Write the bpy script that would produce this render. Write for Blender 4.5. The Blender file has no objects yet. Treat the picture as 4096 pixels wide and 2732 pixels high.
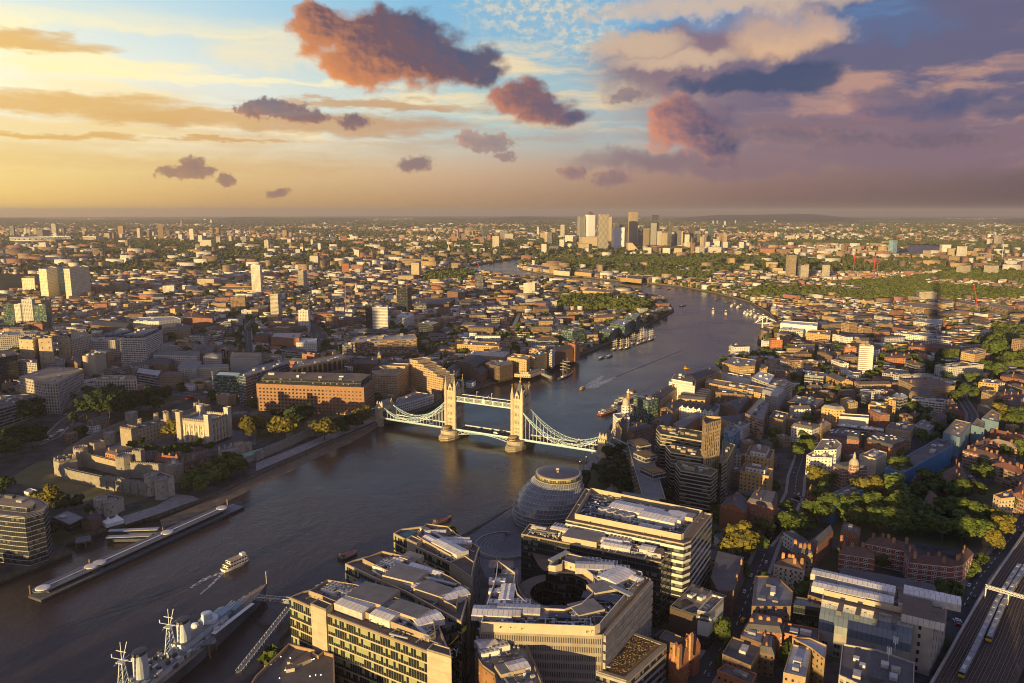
import bpy,math,random
import numpy as np
from mathutils import Vector,Matrix
from mathutils.geometry import tessellate_polygon
R=math.radians
sc=bpy.context.scene
COL=sc.collection
rng=random.Random(7)
# camera
FPX,CX,CY,PITCH,HC=3040.0,2048.0,1366.0,R(9.74),245.0
cam=bpy.data.objects.new("Camera",bpy.data.cameras.new("Camera"))
COL.objects.link(cam)
cam.location=(0,0,HC)
cam.rotation_euler=(R(90)-PITCH,0,0)
cam.data.sensor_width=36.0
cam.data.lens=FPX/4096.0*36.0
cam.data.clip_start=1.0
cam.data.clip_end=90000.0
sc.camera=cam
# light and exposure
SUN_EL,SUN_AZ=5.2,29.0
SUN_STRENGTH=5.0
SUN_COLOR=(1.0,0.69,0.27)
SKY_STRENGTH=0.13
HAZE=5.0e-5
sc.view_settings.view_transform='Standard'
sc.view_settings.look='None'
sc.view_settings.gamma=1.0
sc.view_settings.exposure=0.8
sc.cycles.filter_width=1.05
sc.cycles.max_bounces=5
sc.cycles.diffuse_bounces=2
sc.cycles.glossy_bounces=3
sc.cycles.transmission_bounces=2
sc.cycles.volume_bounces=0
sc.cycles.transparent_max_bounces=6
sc.cycles.caustics_reflective=False
sc.cycles.caustics_refractive=False
sc.cycles.sample_clamp_indirect=3.0
sc.cycles.use_denoising=True
sun=bpy.data.objects.new("Sun",bpy.data.lights.new("Sun",'SUN'))
COL.objects.link(sun)
sun.data.energy=SUN_STRENGTH
sun.data.color=SUN_COLOR
sun.data.angle=R(0.5)
_ld=Vector((math.sin(R(SUN_AZ))*math.cos(R(SUN_EL)),math.cos(R(SUN_AZ))*math.cos(R(SUN_EL)),-math.sin(R(SUN_EL))))
sun.rotation_euler=_ld.to_track_quat('-Z','Y').to_euler()
# pixel <-> world (photo pixels, 4096 wide)
FR=dict(N=(0,0,1.0),D=(0,0,1.74224),A1=(0,800,.58103),A2=(1366,800,.58103),A3=(2732,800,.58018),A4=(0,1500,.43556),A5=(0,2116,.43556),A6=(1024,2116,.43556),A7=(2048,2116,.43556),A8=(3072,2116,.43556),C=(400,1560,.25521),P1=(1480,1460,.28073),P2=(2000,1480,.26781),B1=(1024,1400,.45653),B2=(2048,1400,.45653),B3=(3072,1400,.45653),B4=(0,1100,.43556))
CP,SP=math.cos(PITCH),math.sin(PITCH)
def ray(fr,x,y):
 ox,oy,s=FR[fr]
 a=(ox+x*s-CX)/FPX
 b=-(oy+y*s-CY)/FPX
 return Vector((a,CP+b*SP,-SP+b*CP))
def W(fr,x,y,z=5.0):
 """The point at height z that shows at this place of the photograph."""
 d=ray(fr,x,y)
 t=(z-HC)/d.z
 return Vector((d.x*t,d.y*t,z))
def hgt(fr,p,y):
 """Height of a thing standing at ground point p whose top shows at row y."""
 ox,oy,s=FR[fr]
 b=-(oy+y*s-CY)/FPX
 Y=p.y
 q=(b*Y*CP-Y*SP)/(CP+b*SP)
 return q+HC
def AE(x,y,fr='N'):
 d=ray(fr,x,y).normalized()
 return math.degrees(math.atan2(d.x,d.y)),math.degrees(math.asin(d.z))
# node helpers
class NT:
 def __init__(s,tree):s.t=tree
 def n(s,typ,**kw):
  nd=s.t.nodes.new(typ)
  for k,v in kw.items():
   setattr(nd,k,v)
  return nd
 def put(s,sock,v):
  if isinstance(v,bpy.types.NodeSocket):s.t.links.new(v,sock)
  elif v is not None:sock.default_value=v
 def m(s,op,a,b=None,c=None,clamp=False):
  nd=s.n('ShaderNodeMath',operation=op,use_clamp=clamp)
  for i,v in enumerate((a,b,c)):
   if v is not None:s.put(nd.inputs[i],v)
  return nd.outputs[0]
 def vm(s,op,a,b=None,scale=None):
  nd=s.n('ShaderNodeVectorMath',operation=op)
  s.put(nd.inputs[0],a)
  if b is not None:s.put(nd.inputs[1],b)
  if scale is not None:s.put(nd.inputs['Scale'],scale)
  return nd.outputs[0]
 def mix(s,f,a,b,typ='MIX'):
  nd=s.n('ShaderNodeMix',data_type='RGBA',blend_type=typ,clamp_factor=True)
  s.put(nd.inputs[0],f)
  s.put(nd.inputs[6],c4(a));s.put(nd.inputs[7],c4(b))
  return nd.outputs[2]
 def mr(s,v,a,b,c=0.0,d=1.0,smooth=False):
  nd=s.n('ShaderNodeMapRange',clamp=True)
  if smooth:nd.interpolation_type='SMOOTHSTEP'
  s.put(nd.inputs[0],v)
  for i,q in enumerate((a,b,c,d)):s.put(nd.inputs[1+i],q)
  return nd.outputs[0]
 def noise(s,vec,scale,detail=4.0,rough=0.55,dist=0.0):
  nd=s.n('ShaderNodeTexNoise')
  if vec is not None:s.put(nd.inputs['Vector'],vec)
  nd.inputs['Scale'].default_value=scale;nd.inputs['Detail'].default_value=detail
  nd.inputs['Roughness'].default_value=rough;nd.inputs['Distortion'].default_value=dist
  return nd
 def ramp(s,f,stops,interp='LINEAR'):
  nd=s.n('ShaderNodeValToRGB')
  cr=nd.color_ramp;cr.interpolation=interp
  while len(cr.elements)<len(stops):cr.elements.new(0.5)
  for e,(p,c)in zip(cr.elements,stops):
   e.position=p;e.color=c4(c)
  s.put(nd.inputs[0],f)
  return nd.outputs[0]
 def xyz(s,x,y,z=0.0):
  nd=s.n('ShaderNodeCombineXYZ')
  for i,v in enumerate((x,y,z)):s.put(nd.inputs[i],v)
  return nd.outputs[0]
 def sep(s,v):
  nd=s.n('ShaderNodeSeparateXYZ');s.put(nd.inputs[0],v)
  return nd.outputs
def c4(c):
 if isinstance(c,bpy.types.NodeSocket):return c
 return(c[0],c[1],c[2],1.0)
def lin(r,g,b):
 f=lambda v:(v/255.0/12.92)if v<=10 else((v/255.0+.055)/1.055)**2.4
 return(f(r),f(g),f(b))
# sky
def make_sky():
 w=bpy.data.worlds.new("World");sc.world=w;w.use_nodes=True
 t=NT(w.node_tree);w.node_tree.nodes.clear()
 tc=t.n('ShaderNodeTexCoord')
 D=t.vm('NORMALIZE',tc.outputs['Generated'])
 dx,dy,dz=t.sep(D)
 az=t.m('MULTIPLY',t.m('ARCTAN2',dx,dy),180/math.pi)
 el=t.m('MULTIPLY',t.m('ARCSINE',dz),180/math.pi)
 p0=t.xyz(az,el,0.0)
 n1=t.noise(p0,0.42,5.0,0.52)
 wv=t.vm('SUBTRACT',n1.outputs['Color'],(0.5,0.5,0.5))
 n2=t.noise(p0,2.2,4.0,0.55)
 wv2=t.vm('SUBTRACT',n2.outputs['Color'],(0.5,0.5,0.5))
 P=t.vm('ADD',p0,t.vm('ADD',t.vm('SCALE',wv,scale=3.2),t.vm('SCALE',wv2,scale=.45)))
 pa_,pe_,_=t.sep(P);pe=pe_
 ps=t.vm('ADD',p0,t.vm('MULTIPLY',wv,(3.0,0.8,0.0)))
 n3=t.noise(t.vm('MULTIPLY',p0,(.35,1.5,0)),1.0,6.0,.6)
 sa_,se_,_=t.sep(t.vm('ADD',p0,t.vm('MULTIPLY',t.vm('SUBTRACT',n3.outputs['Color'],(.5,.5,.5)),(9.0,1.9,0))))
 fa=t.mr(az,-36.0,36.0)
 hor=t.ramp(fa,[(0,lin(244,198,104)),(.22,lin(196,152,96)),(.5,lin(160,124,92)),(.75,lin(112,88,84)),(1,lin(80,66,72))])
 low=t.ramp(fa,[(0,lin(242,218,146)),(.2,lin(224,194,138)),(.45,lin(198,168,138)),(.72,lin(150,120,112)),(1,lin(110,92,98))])
 mid=t.ramp(fa,[(0,lin(248,244,214)),(.22,lin(222,224,212)),(.48,lin(170,192,190)),(.7,lin(150,168,180)),(1,lin(120,128,152))])
 top=t.ramp(fa,[(0,lin(214,226,222)),(.25,lin(166,200,216)),(.5,lin(102,166,206)),(.75,lin(74,146,202)),(1,lin(74,138,198))])
 c=t.mix(t.mr(el,-0.5,3.6,smooth=True),hor,low)
 c=t.mix(t.mr(el,2.4,6.6,smooth=True),c,mid)
 c=t.mix(t.mr(el,7.0,14.5,smooth=True),c,top)
 sky=t.n('ShaderNodeTexSky',sky_type='NISHITA',sun_disc=False)
 sky.sun_elevation=R(SUN_EL);sky.sun_rotation=R(180+SUN_AZ)
 sky.air_density=1.0;sky.dust_density=2.0;sky.ozone_density=3.0
 nis=t.mix(.55,t.vm('SCALE',sky.outputs[0],scale=SKY_STRENGTH),(.275,.26,.44))
 off=t.mr(t.m('ABSOLUTE',az),42.0,75.0,smooth=True)
 up=t.mr(el,14.8,22.0,smooth=True)
 c=t.mix(t.m('MAXIMUM',off,up),c,nis)
 def streak(c,sx,sy,seed,lo,hi,colr,a0,a1,e0,e1,e2,e3,amt):
  v=t.vm('MULTIPLY',ps,(sx,sy,0.0));v=t.vm('ADD',v,(seed,seed*1.7,seed))
  n=t.noise(v,1.0,7.0,0.6).outputs[0]
  f=t.mr(n,lo,hi,smooth=True)
  f=t.m('MULTIPLY',f,t.m('MULTIPLY',t.mr(az,a0,a0+9),t.mr(az,a1,a1+12,1.0,0.0)))
  f=t.m('MULTIPLY',f,t.m('MULTIPLY',t.mr(el,e0,e1),t.mr(el,e2,e3,1.0,0.0)))
  return t.mix(t.m('MULTIPLY',f,amt),c,colr)
 def blob(c,clouds,lo,hi,colr,amt=1.0,flat=False):
  """Ragged clouds, each (x, y, half-width, half-height, colour shift) in the photograph's directions."""
  acc=None
  for(x,y,rx,ry)in clouds:
   a0,e0=AE(x,y);s=57.3/FPX
   pa,pe=(sa_,se_)if flat else(pa_,pe_)
   da=t.m('MULTIPLY',t.m('SUBTRACT',pa,a0),1.0/(rx*s*.97))
   de=t.m('MULTIPLY',t.m('SUBTRACT',pe,e0),1.0/(ry*s))
   d=t.m('SUBTRACT',1.0,t.m('ADD',t.m('MULTIPLY',da,da),t.m('MULTIPLY',de,de)))
   acc=d if acc is None else t.m('SMOOTH_MAX',acc,d,0.25)
  f=t.mr(acc,lo,hi,smooth=True)
  return t.mix(t.m('MULTIPLY',f,amt),c,colr)
 warm=t.ramp(fa,[(0,lin(224,178,96)),(.25,lin(200,158,106)),(.5,lin(178,140,116)),(.75,lin(134,110,116)),(1,lin(104,90,100))])
 crm=t.ramp(fa,[(0,lin(255,240,180)),(.3,lin(252,226,170)),(.55,lin(240,210,160)),(1,lin(196,160,140))])
 purple=t.mix(t.noise(t.vm('MULTIPLY',ps,(.10,.28,0)),1.0,6.0,.62).outputs[0],lin(84,88,116),lin(152,118,122))
 c=streak(c,.055,.42,3.1,.44,.60,crm,-60,14,4.0,5.4,11.0,13.0,.75)
 c=streak(c,.045,.34,9.4,.44,.58,warm,-60,30,1.5,3.2,6.4,8.6,.42)
 c=blob(c,[(230,415,520,44),(700,470,460,34),(1300,500,620,40),(1500,420,420,24),(60,165,300,34),(250,545,300,14),(900,560,260,12)],-.45,.9,warm,.85,True)
 c=blob(c,[(1100,210,250,60)],-.6,.9,lin(236,220,180),.6)
 c=blob(c,[(650,305,720,18),(300,275,480,14),(1100,330,500,12)],-.7,1.3,lin(255,236,176),.6,True)
 c=blob(c,[(2200,60,330,95),(2330,150,150,80),(2060,20,240,30)],-.7,1.1,t.mix(t.mr(t.noise(t.vm('MULTIPLY',p0,(1.3,1.9,0)),1.0,6.,.65).outputs[0],.45,.6),lin(150,180,196),lin(226,208,172)),.7)
 c=blob(c,[(2900,260,460,150),(3350,330,620,210),(3800,160,420,230),(3900,420,480,200),(2760,190,330,60)],-.8,.7,purple,.95)
 c=blob(c,[(3500,60,200,70),(3620,110,160,50),(3300,20,160,30)],-.8,1.2,lin(84,142,196),.7)
 c=streak(c,.05,.30,14.2,.42,.58,lin(88,92,122),12,80,4.5,6.5,18.0,22.0,.75)
 c=streak(c,.10,.36,21.7,.52,.66,lin(196,150,128),14,80,2.5,4.0,18.0,22.0,.7)
 c=blob(c,[(2900,20,560,40),(2560,180,200,46),(2720,240,260,40)],-.6,1.0,lin(206,178,150),.8)
 c=blob(c,[(3120,130,190,84),(3280,110,120,60)],-.5,.9,t.mix(t.mr(pe,*sorted((AE(3120,60)[1],AE(3120,220)[1]))),lin(218,178,138),lin(178,152,142)),.95)
 c=blob(c,[(2900,640,560,55),(3500,600,700,60),(3300,500,500,34)],-.6,.8,lin(126,104,114),.8)
 pw=t.vm('ADD',p0,t.vm('SCALE',wv,scale=.9))
 nA=t.noise(t.vm('MULTIPLY',pw,(.46,.62,0)),1.0,8.0,.56).outputs[0]
 nB=t.noise(t.vm('ADD',t.vm('MULTIPLY',pw,(.46,.62,0)),(-.10,-.10,0)),1.0,8.0,.56).outputs[0]
 rel=t.m('MULTIPLY',t.m('SUBTRACT',nB,nA),1.2)
 puff=t.m('MULTIPLY',t.m('SUBTRACT',nA,.5),2.5)
 puff2=t.m('ADD',t.m('MULTIPLY',t.m('SUBTRACT',n2.outputs[0],.5),2.0),t.m('MULTIPLY',puff,.4))
 a_,e_,_=t.sep(t.vm('ADD',p0,t.vm('SCALE',wv,scale=1.2)))
 def cumulus(c,clouds,axis,lit,dark,deep,amt=1.0,lo=-.05,hi=.30,small=False):
  """Heaped cloud: ellipses roughened by billows, shaded by which way each billow faces and by thickness."""
  x0=min(q[0]-q[2]for q in clouds);x1=max(q[0]+q[2]for q in clouds)
  y0=min(q[1]-q[3]for q in clouds);y1=max(q[1]+q[3]for q in clouds)
  aL,eT=AE(x0,y0);aR,eB=AE(x1,y1);acc=None;k=57.3/FPX
  for(x,y,rx,ry)in clouds:
   a0,e0=AE(x,y);rx*=1.12;ry*=1.15
   da=t.m('MULTIPLY',t.m('SUBTRACT',a_,a0),1.0/(rx*k));de=t.m('MULTIPLY',t.m('SUBTRACT',e_,e0),1.0/(ry*k))
   d=t.m('SUBTRACT',1.0,t.m('SQRT',t.m('ADD',t.m('MULTIPLY',da,da),t.m('MULTIPLY',de,de))))
   acc=d if acc is None else t.m('SMOOTH_MAX',acc,d,0.2)
  u=t.mr(az,aL,aR);v=t.mr(el,eT,eB)
  d=t.m('ADD',acc,t.m('MULTIPLY',puff2 if small else puff,.62))
  soft=t.m('ADD',hi,t.m('MULTIPLY',u,.25))
  f=t.m('MULTIPLY',t.mr(d,lo,soft,smooth=True),t.mr(acc,-.42,-.1))
  sh=t.m('ADD',t.m('ADD',t.m('MULTIPLY',u,axis[0]*.8),t.m('MULTIPLY',v,axis[1]*.8)),axis[2]+.16)
  sh=t.m('ADD',t.m('ADD',sh,rel),t.m('MULTIPLY',t.mr(d,0.0,.7),.22))
  colr=t.ramp(sh,[(0,lit),(.38,tuple(a*.62+b*.38 for a,b in zip(lit,dark))),(.66,dark),(1,deep)])
  return t.mix(t.m('MULTIPLY',f,amt),c,colr)
 OR,DK,BL=lin(218,142,88),lin(112,88,96),lin(80,88,114)
 c=cumulus(c,[(1330,105,150,70),(1250,60,80,50),(1480,150,230,90),(1530,250,260,90),(1700,230,220,110),(1860,250,140,80),(1650,110,130,60),(1960,300,70,45)],(1.0,-.55,.17),OR,DK,BL,1.0)
 c=cumulus(c,[(1090,435,130,34),(1210,465,110,26),(1420,480,66,30)],(.5,-.55,.5),lin(206,138,98),lin(134,104,102),lin(108,96,108),.9,small=True)
 c=cumulus(c,[(2070,390,110,66),(2160,430,130,66),(2290,470,80,28)],(.9,-.35,.18),lin(200,130,100),lin(126,98,104),lin(86,88,114),1.0)
 c=cumulus(c,[(2690,450,100,56),(2770,510,170,84),(2870,555,110,62)],(.95,-.25,.12),lin(214,142,108),lin(132,102,112),lin(74,78,108),1.0)
 c=cumulus(c,[(2510,385,90,24),(1880,550,60,30),(1960,575,100,34),(2020,625,50,20)],(.6,.3,.1),lin(214,156,122),lin(150,120,116),lin(112,106,122),.75,small=True)
 c=cumulus(c,[(3000,330,240,44),(3200,310,170,60)],(.4,.2,.5),lin(124,108,124),lin(88,90,116),lin(64,78,108),.9)
 c=cumulus(c,[(3560,415,190,50),(3780,430,170,40),(4040,440,120,40)],(.8,-.2,.3),lin(172,124,122),lin(108,96,118),lin(78,86,116),.75)
 c=cumulus(c,[(750,690,110,26),(770,660,40,34),(910,725,34,26),(1660,655,80,30),(1110,770,44,16)],(.3,-.2,.45),lin(190,140,104),lin(146,112,102),lin(120,98,106),.8,small=True)
 c=cumulus(c,[(2290,690,60,26),(2450,715,90,30),(2880,650,90,24),(3120,540,300,30),(3400,560,150,30),(3700,560,200,30)],(.5,.1,.2),lin(190,140,122),lin(130,106,112),lin(98,90,108),.7,small=True)
 bg=t.n('ShaderNodeBackground');t.put(bg.inputs[0],c);bg.inputs[1].default_value=.66
 out=t.n('ShaderNodeOutputWorld');t.put(out.inputs[0],bg.outputs[0])
make_sky()
# materials
MATS={}
def newmat(name):
 m=bpy.data.materials.new(name);m.use_nodes=True
 t=NT(m.node_tree);b=m.node_tree.nodes['Principled BSDF']
 MATS[name]=m
 return m,t,b
def mat(name,col,rough=.8,var=.25,scale=.25,metal=0.0,spec=.4,bump=0.0,col2=None,detail=5.0,emit=None,rnd=.18):
 """Plain material whose colour wanders a little over the surface and from thing to thing."""
 m,t,b=newmat(name)
 tc=t.n('ShaderNodeTexCoord');g=t.n('ShaderNodeNewGeometry')
 n=t.noise(g.outputs['Position'],scale,detail,.6)
 c2=col2 if col2 else tuple(max(0,v*(1-var))for v in col)
 c1=col if col2 else tuple(min(1,v*(1+var))for v in col)
 c=t.mix(t.mr(n.outputs[0],.3,.7),c2,c1)
 if rnd:
  oi=t.n('ShaderNodeObjectInfo')
  k=t.mr(oi.outputs['Random'],0,1,1-rnd,1+rnd)
  c=t.vm('SCALE',c,scale=k)
 t.put(b.inputs['Base Color'],c)
 b.inputs['Roughness'].default_value=rough;b.inputs['Metallic'].default_value=metal
 b.inputs['Specular IOR Level'].default_value=spec
 if bump:
  bn=t.n('ShaderNodeBump');bn.inputs['Strength'].default_value=.6;bn.inputs['Distance'].default_value=bump
  t.put(bn.inputs['Height'],n.outputs[0]);t.put(b.inputs['Normal'],bn.outputs[0])
 if emit:
  b.inputs['Emission Color'].default_value=c4(col);b.inputs['Emission Strength'].default_value=emit
 return m
def facade(name,wall,su=3.2,sv=3.3,ua=.22,ub=.78,va=.28,vb=.78,glass=(.022,.026,.032),blind=(.30,.27,.2),pb=.2,band=None,grough=.12,wrough=.85,frame=None,rnd=.16,course=0.0):
 """Wall with rows of windows; U runs along the wall and V up it, both in metres."""
 m,t,b=newmat(name)
 uv=t.n('ShaderNodeUVMap');u,v,_=t.sep(uv.outputs[0])
 uu=t.m('DIVIDE',u,su);vv=t.m('DIVIDE',v,sv)
 fu=t.m('FRACT',uu);fv=t.m('FRACT',vv)
 def rng_(x,a,bb):
  return t.m('MULTIPLY',t.m('GREATER_THAN',x,a),t.m('LESS_THAN',x,bb))
 win=t.m('MULTIPLY',rng_(fu,ua,ub),rng_(fv,va,vb))
 cell=t.n('ShaderNodeTexWhiteNoise',noise_dimensions='3D')
 oi=t.n('ShaderNodeObjectInfo')
 t.put(cell.inputs['Vector'],t.xyz(t.m('FLOOR',uu),t.m('FLOOR',vv),t.m('MULTIPLY',oi.outputs['Random'],97.0)))
 g=t.n('ShaderNodeNewGeometry')
 n=t.noise(g.outputs['Position'],.18,5.0,.6)
 c=t.mix(t.mr(n.outputs[0],.3,.7),tuple(x*.8 for x in wall),tuple(min(1,x*1.15)for x in wall))
 if rnd:
  c=t.vm('SCALE',c,scale=t.mr(oi.outputs['Random'],0,1,1-rnd,1+rnd))
 if band:
  c=t.mix(t.m('LESS_THAN',fv,band[0]),c,band[1])
 gl=t.mix(t.m('MULTIPLY',t.m('LESS_THAN',cell.outputs[0],pb),t.m('GREATER_THAN',fv,(va*.5+vb*.5)-.1)),glass,blind)
 if frame:
  inner=t.m('MULTIPLY',rng_(fu,ua+.05,ub-.05),rng_(fv,va+.04,vb-.04))
  gl=t.mix(inner,frame,gl)
 t.put(b.inputs['Base Color'],t.mix(win,c,gl))
 t.put(b.inputs['Roughness'],t.m('ADD',t.m('MULTIPLY',win,grough-wrough),wrough))
 bn=t.n('ShaderNodeBump');bn.inputs['Strength'].default_value=.5;bn.inputs['Distance'].default_value=.25
 t.put(bn.inputs['Height'],t.m('SUBTRACT',1.0,win));t.put(b.inputs['Normal'],bn.outputs[0])
 return m
SB=(.36,.255,.145)
facade('brick_yellow',SB,3.0,3.2,.30,.66,.30,.72,rnd=.25)
facade('brick_gold_lit',(.50,.34,.15),3.4,3.2,.30,.68,.30,.70,rnd=.2)  # yellow brick with golden sunlight put into its colour
facade('brick_brown',(.21,.14,.09),3.0,3.2,.30,.66,.30,.72,rnd=.3)
facade('brick_red',(.30,.115,.065),3.0,3.1,.28,.68,.30,.74,frame=(.6,.57,.5),rnd=.25)
facade('brick_orange',(.42,.17,.075),3.2,3.3,.30,.66,.28,.68,rnd=.15)
facade('brick_banded',(.27,.095,.06),3.6,3.0,.24,.74,.34,.82,frame=(.72,.7,.64),band=(.16,(.62,.58,.50)),pb=.35,rnd=.1)
facade('render_white',(.74,.70,.62),3.2,3.1,.28,.68,.30,.72,rnd=.1)
facade('render_cream',(.62,.53,.38),3.0,3.2,.30,.66,.30,.74,rnd=.15)
facade('concrete_grid',(.40,.37,.33),3.0,3.4,.22,.78,.22,.80,rnd=.15)
facade('concrete_pale',(.52,.49,.44),3.2,3.3,.24,.74,.28,.78,rnd=.12)
facade('stone_office',(.46,.41,.34),3.4,3.7,.26,.72,.18,.74,rnd=.1)
facade('glass_band',(.34,.33,.32),2.6,3.6,.03,.97,.30,.96,glass=(.03,.04,.05),pb=.25,rnd=.12)
facade('glass_dark',(.08,.085,.09),1.6,3.8,.05,.95,.16,.97,glass=(.02,.024,.03),pb=.12,blind=(.2,.19,.15),grough=.08)
facade('glass_green',(.13,.18,.165),1.8,3.6,.06,.94,.14,.95,glass=(.025,.058,.055),pb=.3,blind=(.28,.34,.24),grough=.08)
facade('glass_blue',(.20,.24,.29),1.8,3.6,.05,.95,.20,.96,glass=(.035,.055,.08),pb=.2,grough=.08)
facade('tower_ribbed',(.52,.47,.38),2.7,2.9,.20,.80,.34,.84,rnd=.15)
facade('tower_pale',(.66,.62,.53),3.2,2.9,.22,.66,.34,.80,rnd=.1)
facade('tower_brown',(.33,.22,.13),3.0,2.9,.18,.74,.34,.84,rnd=.2)
facade('tower_tan',(.50,.40,.26),2.8,2.9,.25,.70,.30,.78,rnd=.2)
facade('tower_grey',(.20,.20,.21),2.4,3.4,.10,.90,.24,.92,rnd=.2,pb=.3)
facade('balcony_white',(.64,.60,.53),3.6,2.9,.10,.88,.30,.86,glass=(.05,.045,.04),pb=.3,rnd=.1)
facade('balcony_brick',(.34,.23,.14),4.2,2.9,.08,.90,.34,.84,glass=(.05,.045,.04),blind=(.5,.46,.38),pb=.35,rnd=.2)
facade('white_louvre',(.75,.70,.62),2.4,3.0,.0,1.0,.42,.70,glass=(.10,.10,.10),pb=.0,rnd=.05)
facade('hotel_slit',(.47,.335,.185),3.4,3.0,.16,.84,.44,.74,glass=(.06,.05,.045),pb=.12,rnd=.05)
facade('hospital',(.70,.62,.44),5.0,4.0,.22,.55,.34,.62,glass=(.07,.07,.07),pb=.1,rnd=.05)
facade('hospital_glass',(.25,.38,.46),2.4,4.0,.06,.94,.1,.95,glass=(.12,.26,.36),pb=.3,blind=(.45,.55,.6))
facade('canary_stripe',(.52,.50,.46),3.0,4.0,.0,1.0,.36,.92,glass=(.05,.055,.06),pb=.0,grough=.2)
facade('canary_painted_glare',(.85,.85,.85),3.0,4.0,.08,.92,.10,.90,glass=(.7,.72,.75),pb=.0,grough=.3,wrough=.4)  # the sun's bright reflection is put into the wall and pane colour
facade('canary_dark',(.10,.10,.11),3.0,4.0,.08,.92,.14,.90,glass=(.03,.034,.04),pb=.15,blind=(.3,.26,.18))
facade('canary_spot',(.36,.29,.19),3.4,3.4,.20,.66,.25,.75,glass=(.08,.075,.07),pb=.35,blind=(.62,.5,.32))
def roofmat(name,col,var=.3,scale=.12,rough=.85,seam=0.0,rnd=.2,spec=.35):
 m,t,b=newmat(name)
 g=t.n('ShaderNodeNewGeometry')
 n=t.noise(g.outputs['Position'],scale,6.0,.65)
 n3=t.noise(g.outputs['Position'],scale*9,3.0,.6)
 k=t.m('ADD',t.m('MULTIPLY',n.outputs[0],.7),t.m('MULTIPLY',n3.outputs[0],.3))
 c=t.mix(t.mr(k,.33,.67),tuple(x*(1-var)for x in col),tuple(min(1,x*(1+var))for x in col))
 if rnd:
  oi=t.n('ShaderNodeObjectInfo')
  c=t.vm('SCALE',c,scale=t.mr(oi.outputs['Random'],0,1,1-rnd,1+rnd))
 if seam:
  uv=t.n('ShaderNodeUVMap');u,v,_=t.sep(uv.outputs[0])
  s=t.m('LESS_THAN',t.m('FRACT',t.m('DIVIDE',u,seam)),.09)
  c=t.mix(s,c,tuple(x*.45 for x in col))
 t.put(b.inputs['Base Color'],c)
 b.inputs['Roughness'].default_value=rough;b.inputs['Specular IOR Level'].default_value=spec
 return m
roofmat('roof_felt',(.13,.12,.12));roofmat('roof_grey',(.21,.205,.205));roofmat('roof_pale',(.40,.38,.35));roofmat('roof_brown',(.19,.14,.105))
roofmat('roof_slate',(.10,.098,.105),seam=1.2);roofmat('roof_tile',(.15,.088,.066),seam=.8);roofmat('roof_red',(.27,.11,.068),seam=.8)
roofmat('roof_metal',(.38,.38,.39),seam=2.2,rough=.45,spec=.5);roofmat('roof_white',(.68,.65,.6),seam=2.6,rough=.6)
roofmat('roof_sedum',(.20,.12,.05),var=.6,scale=.5);roofmat('roof_grass',(.07,.085,.025),var=.5,scale=.4)
roofmat('roof_teal',(.10,.24,.24));roofmat('roof_glass',(.10,.13,.17),seam=2.4,rough=.12,spec=.8,var=.15);roofmat('roof_solar',(.03,.035,.06),seam=1.2,rough=.2)
roofmat('roof_tan',(.34,.26,.17))
mat('stone_pale',(.52,.46,.35),.9,.22,.35);mat('stone_grey',(.31,.285,.24),.9,.3,.3);mat('stone_warm',(.46,.36,.22),.9,.25,.3)
mat('portland',(.57,.485,.345),.85,.2,.4);mat('granite',(.40,.34,.25),.85,.25,.3)
mat('brick_plain',(.30,.20,.12),.9,.25,.5);mat('brick_dark',(.17,.10,.07),.9,.3,.4);mat('brick_rust',(.34,.13,.06),.9,.25,.5)
mat('chimney_brick',(.36,.20,.10),.9,.25,.6,rnd=.3)
mat('steel',(.42,.43,.44),.45,.12,.8,metal=.3);mat('steel_white',(.74,.74,.71),.5,.1,.5);mat('steel_dark',(.06,.063,.07),.5,.2,.5)
mat('bridge_blue',(.26,.46,.56),.5,.12,.4);mat('bridge_white',(.56,.66,.69),.5,.1,.4)
mat('plant_box',(.50,.47,.42),.6,.25,.5,rnd=.35);mat('plant_dark',(.13,.13,.135),.6,.3,.5,rnd=.4);mat('duct',(.40,.41,.42),.4,.2,.6,metal=.4)
mat('panel_tan',(.47,.39,.27),.7,.1,.3);mat('panel_white',(.72,.68,.6),.7,.1,.3);mat('panel_brown',(.24,.165,.10),.7,.15,.4)
mat('glass',(.02,.026,.032),.06,.3,.15,spec=.9,rnd=.3);mat('glass_teal',(.02,.09,.09),.07,.4,.2,spec=.9);mat('glass_lit',(.30,.33,.15),.15,.5,.35,spec=.7,rnd=.4)
mat('blind',(.42,.44,.24),.5,.3,.4,rnd=.4)
mat('window_white',(.68,.66,.6),.5,.2,.6);mat('timber',(.22,.14,.08),.85,.3,.5);mat('timber_pale',(.42,.31,.19),.85,.25,.5)
mat('hull_grey',(.30,.33,.36),.55,.15,.2);mat('hull_light',(.52,.58,.60),.55,.12,.2);mat('hull_dark',(.07,.07,.075),.5,.3,.3);mat('hull_white',(.78,.76,.7),.4,.08,.4)
mat('hull_red',(.30,.06,.04),.5,.2,.4);mat('hull_blue',(.06,.10,.20),.5,.2,.4);mat('deck',(.27,.21,.15),.85,.25,.5);mat('deck_grey',(.17,.18,.19),.8,.25,.4)
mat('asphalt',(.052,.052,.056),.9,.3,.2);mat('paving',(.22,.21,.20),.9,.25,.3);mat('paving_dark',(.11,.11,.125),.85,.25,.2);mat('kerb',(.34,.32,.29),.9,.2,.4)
mat('paint_white',(.75,.75,.72),.7,.1,.5);mat('paint_red',(.55,.03,.02),.4,.1,.5);mat('paint_yellow',(.75,.45,.03),.5,.1,.5);mat('paint_orange',(.8,.3,.03),.5,.1,.5)
mat('red_crane',(.55,.05,.03),.5,.15,.5);mat('tarp_blue',(.05,.24,.48),.6,.3,.25,col2=(.035,.13,.28));mat('net_blue',(.10,.28,.42),.8,.4,.15,col2=(.28,.30,.26))
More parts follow.
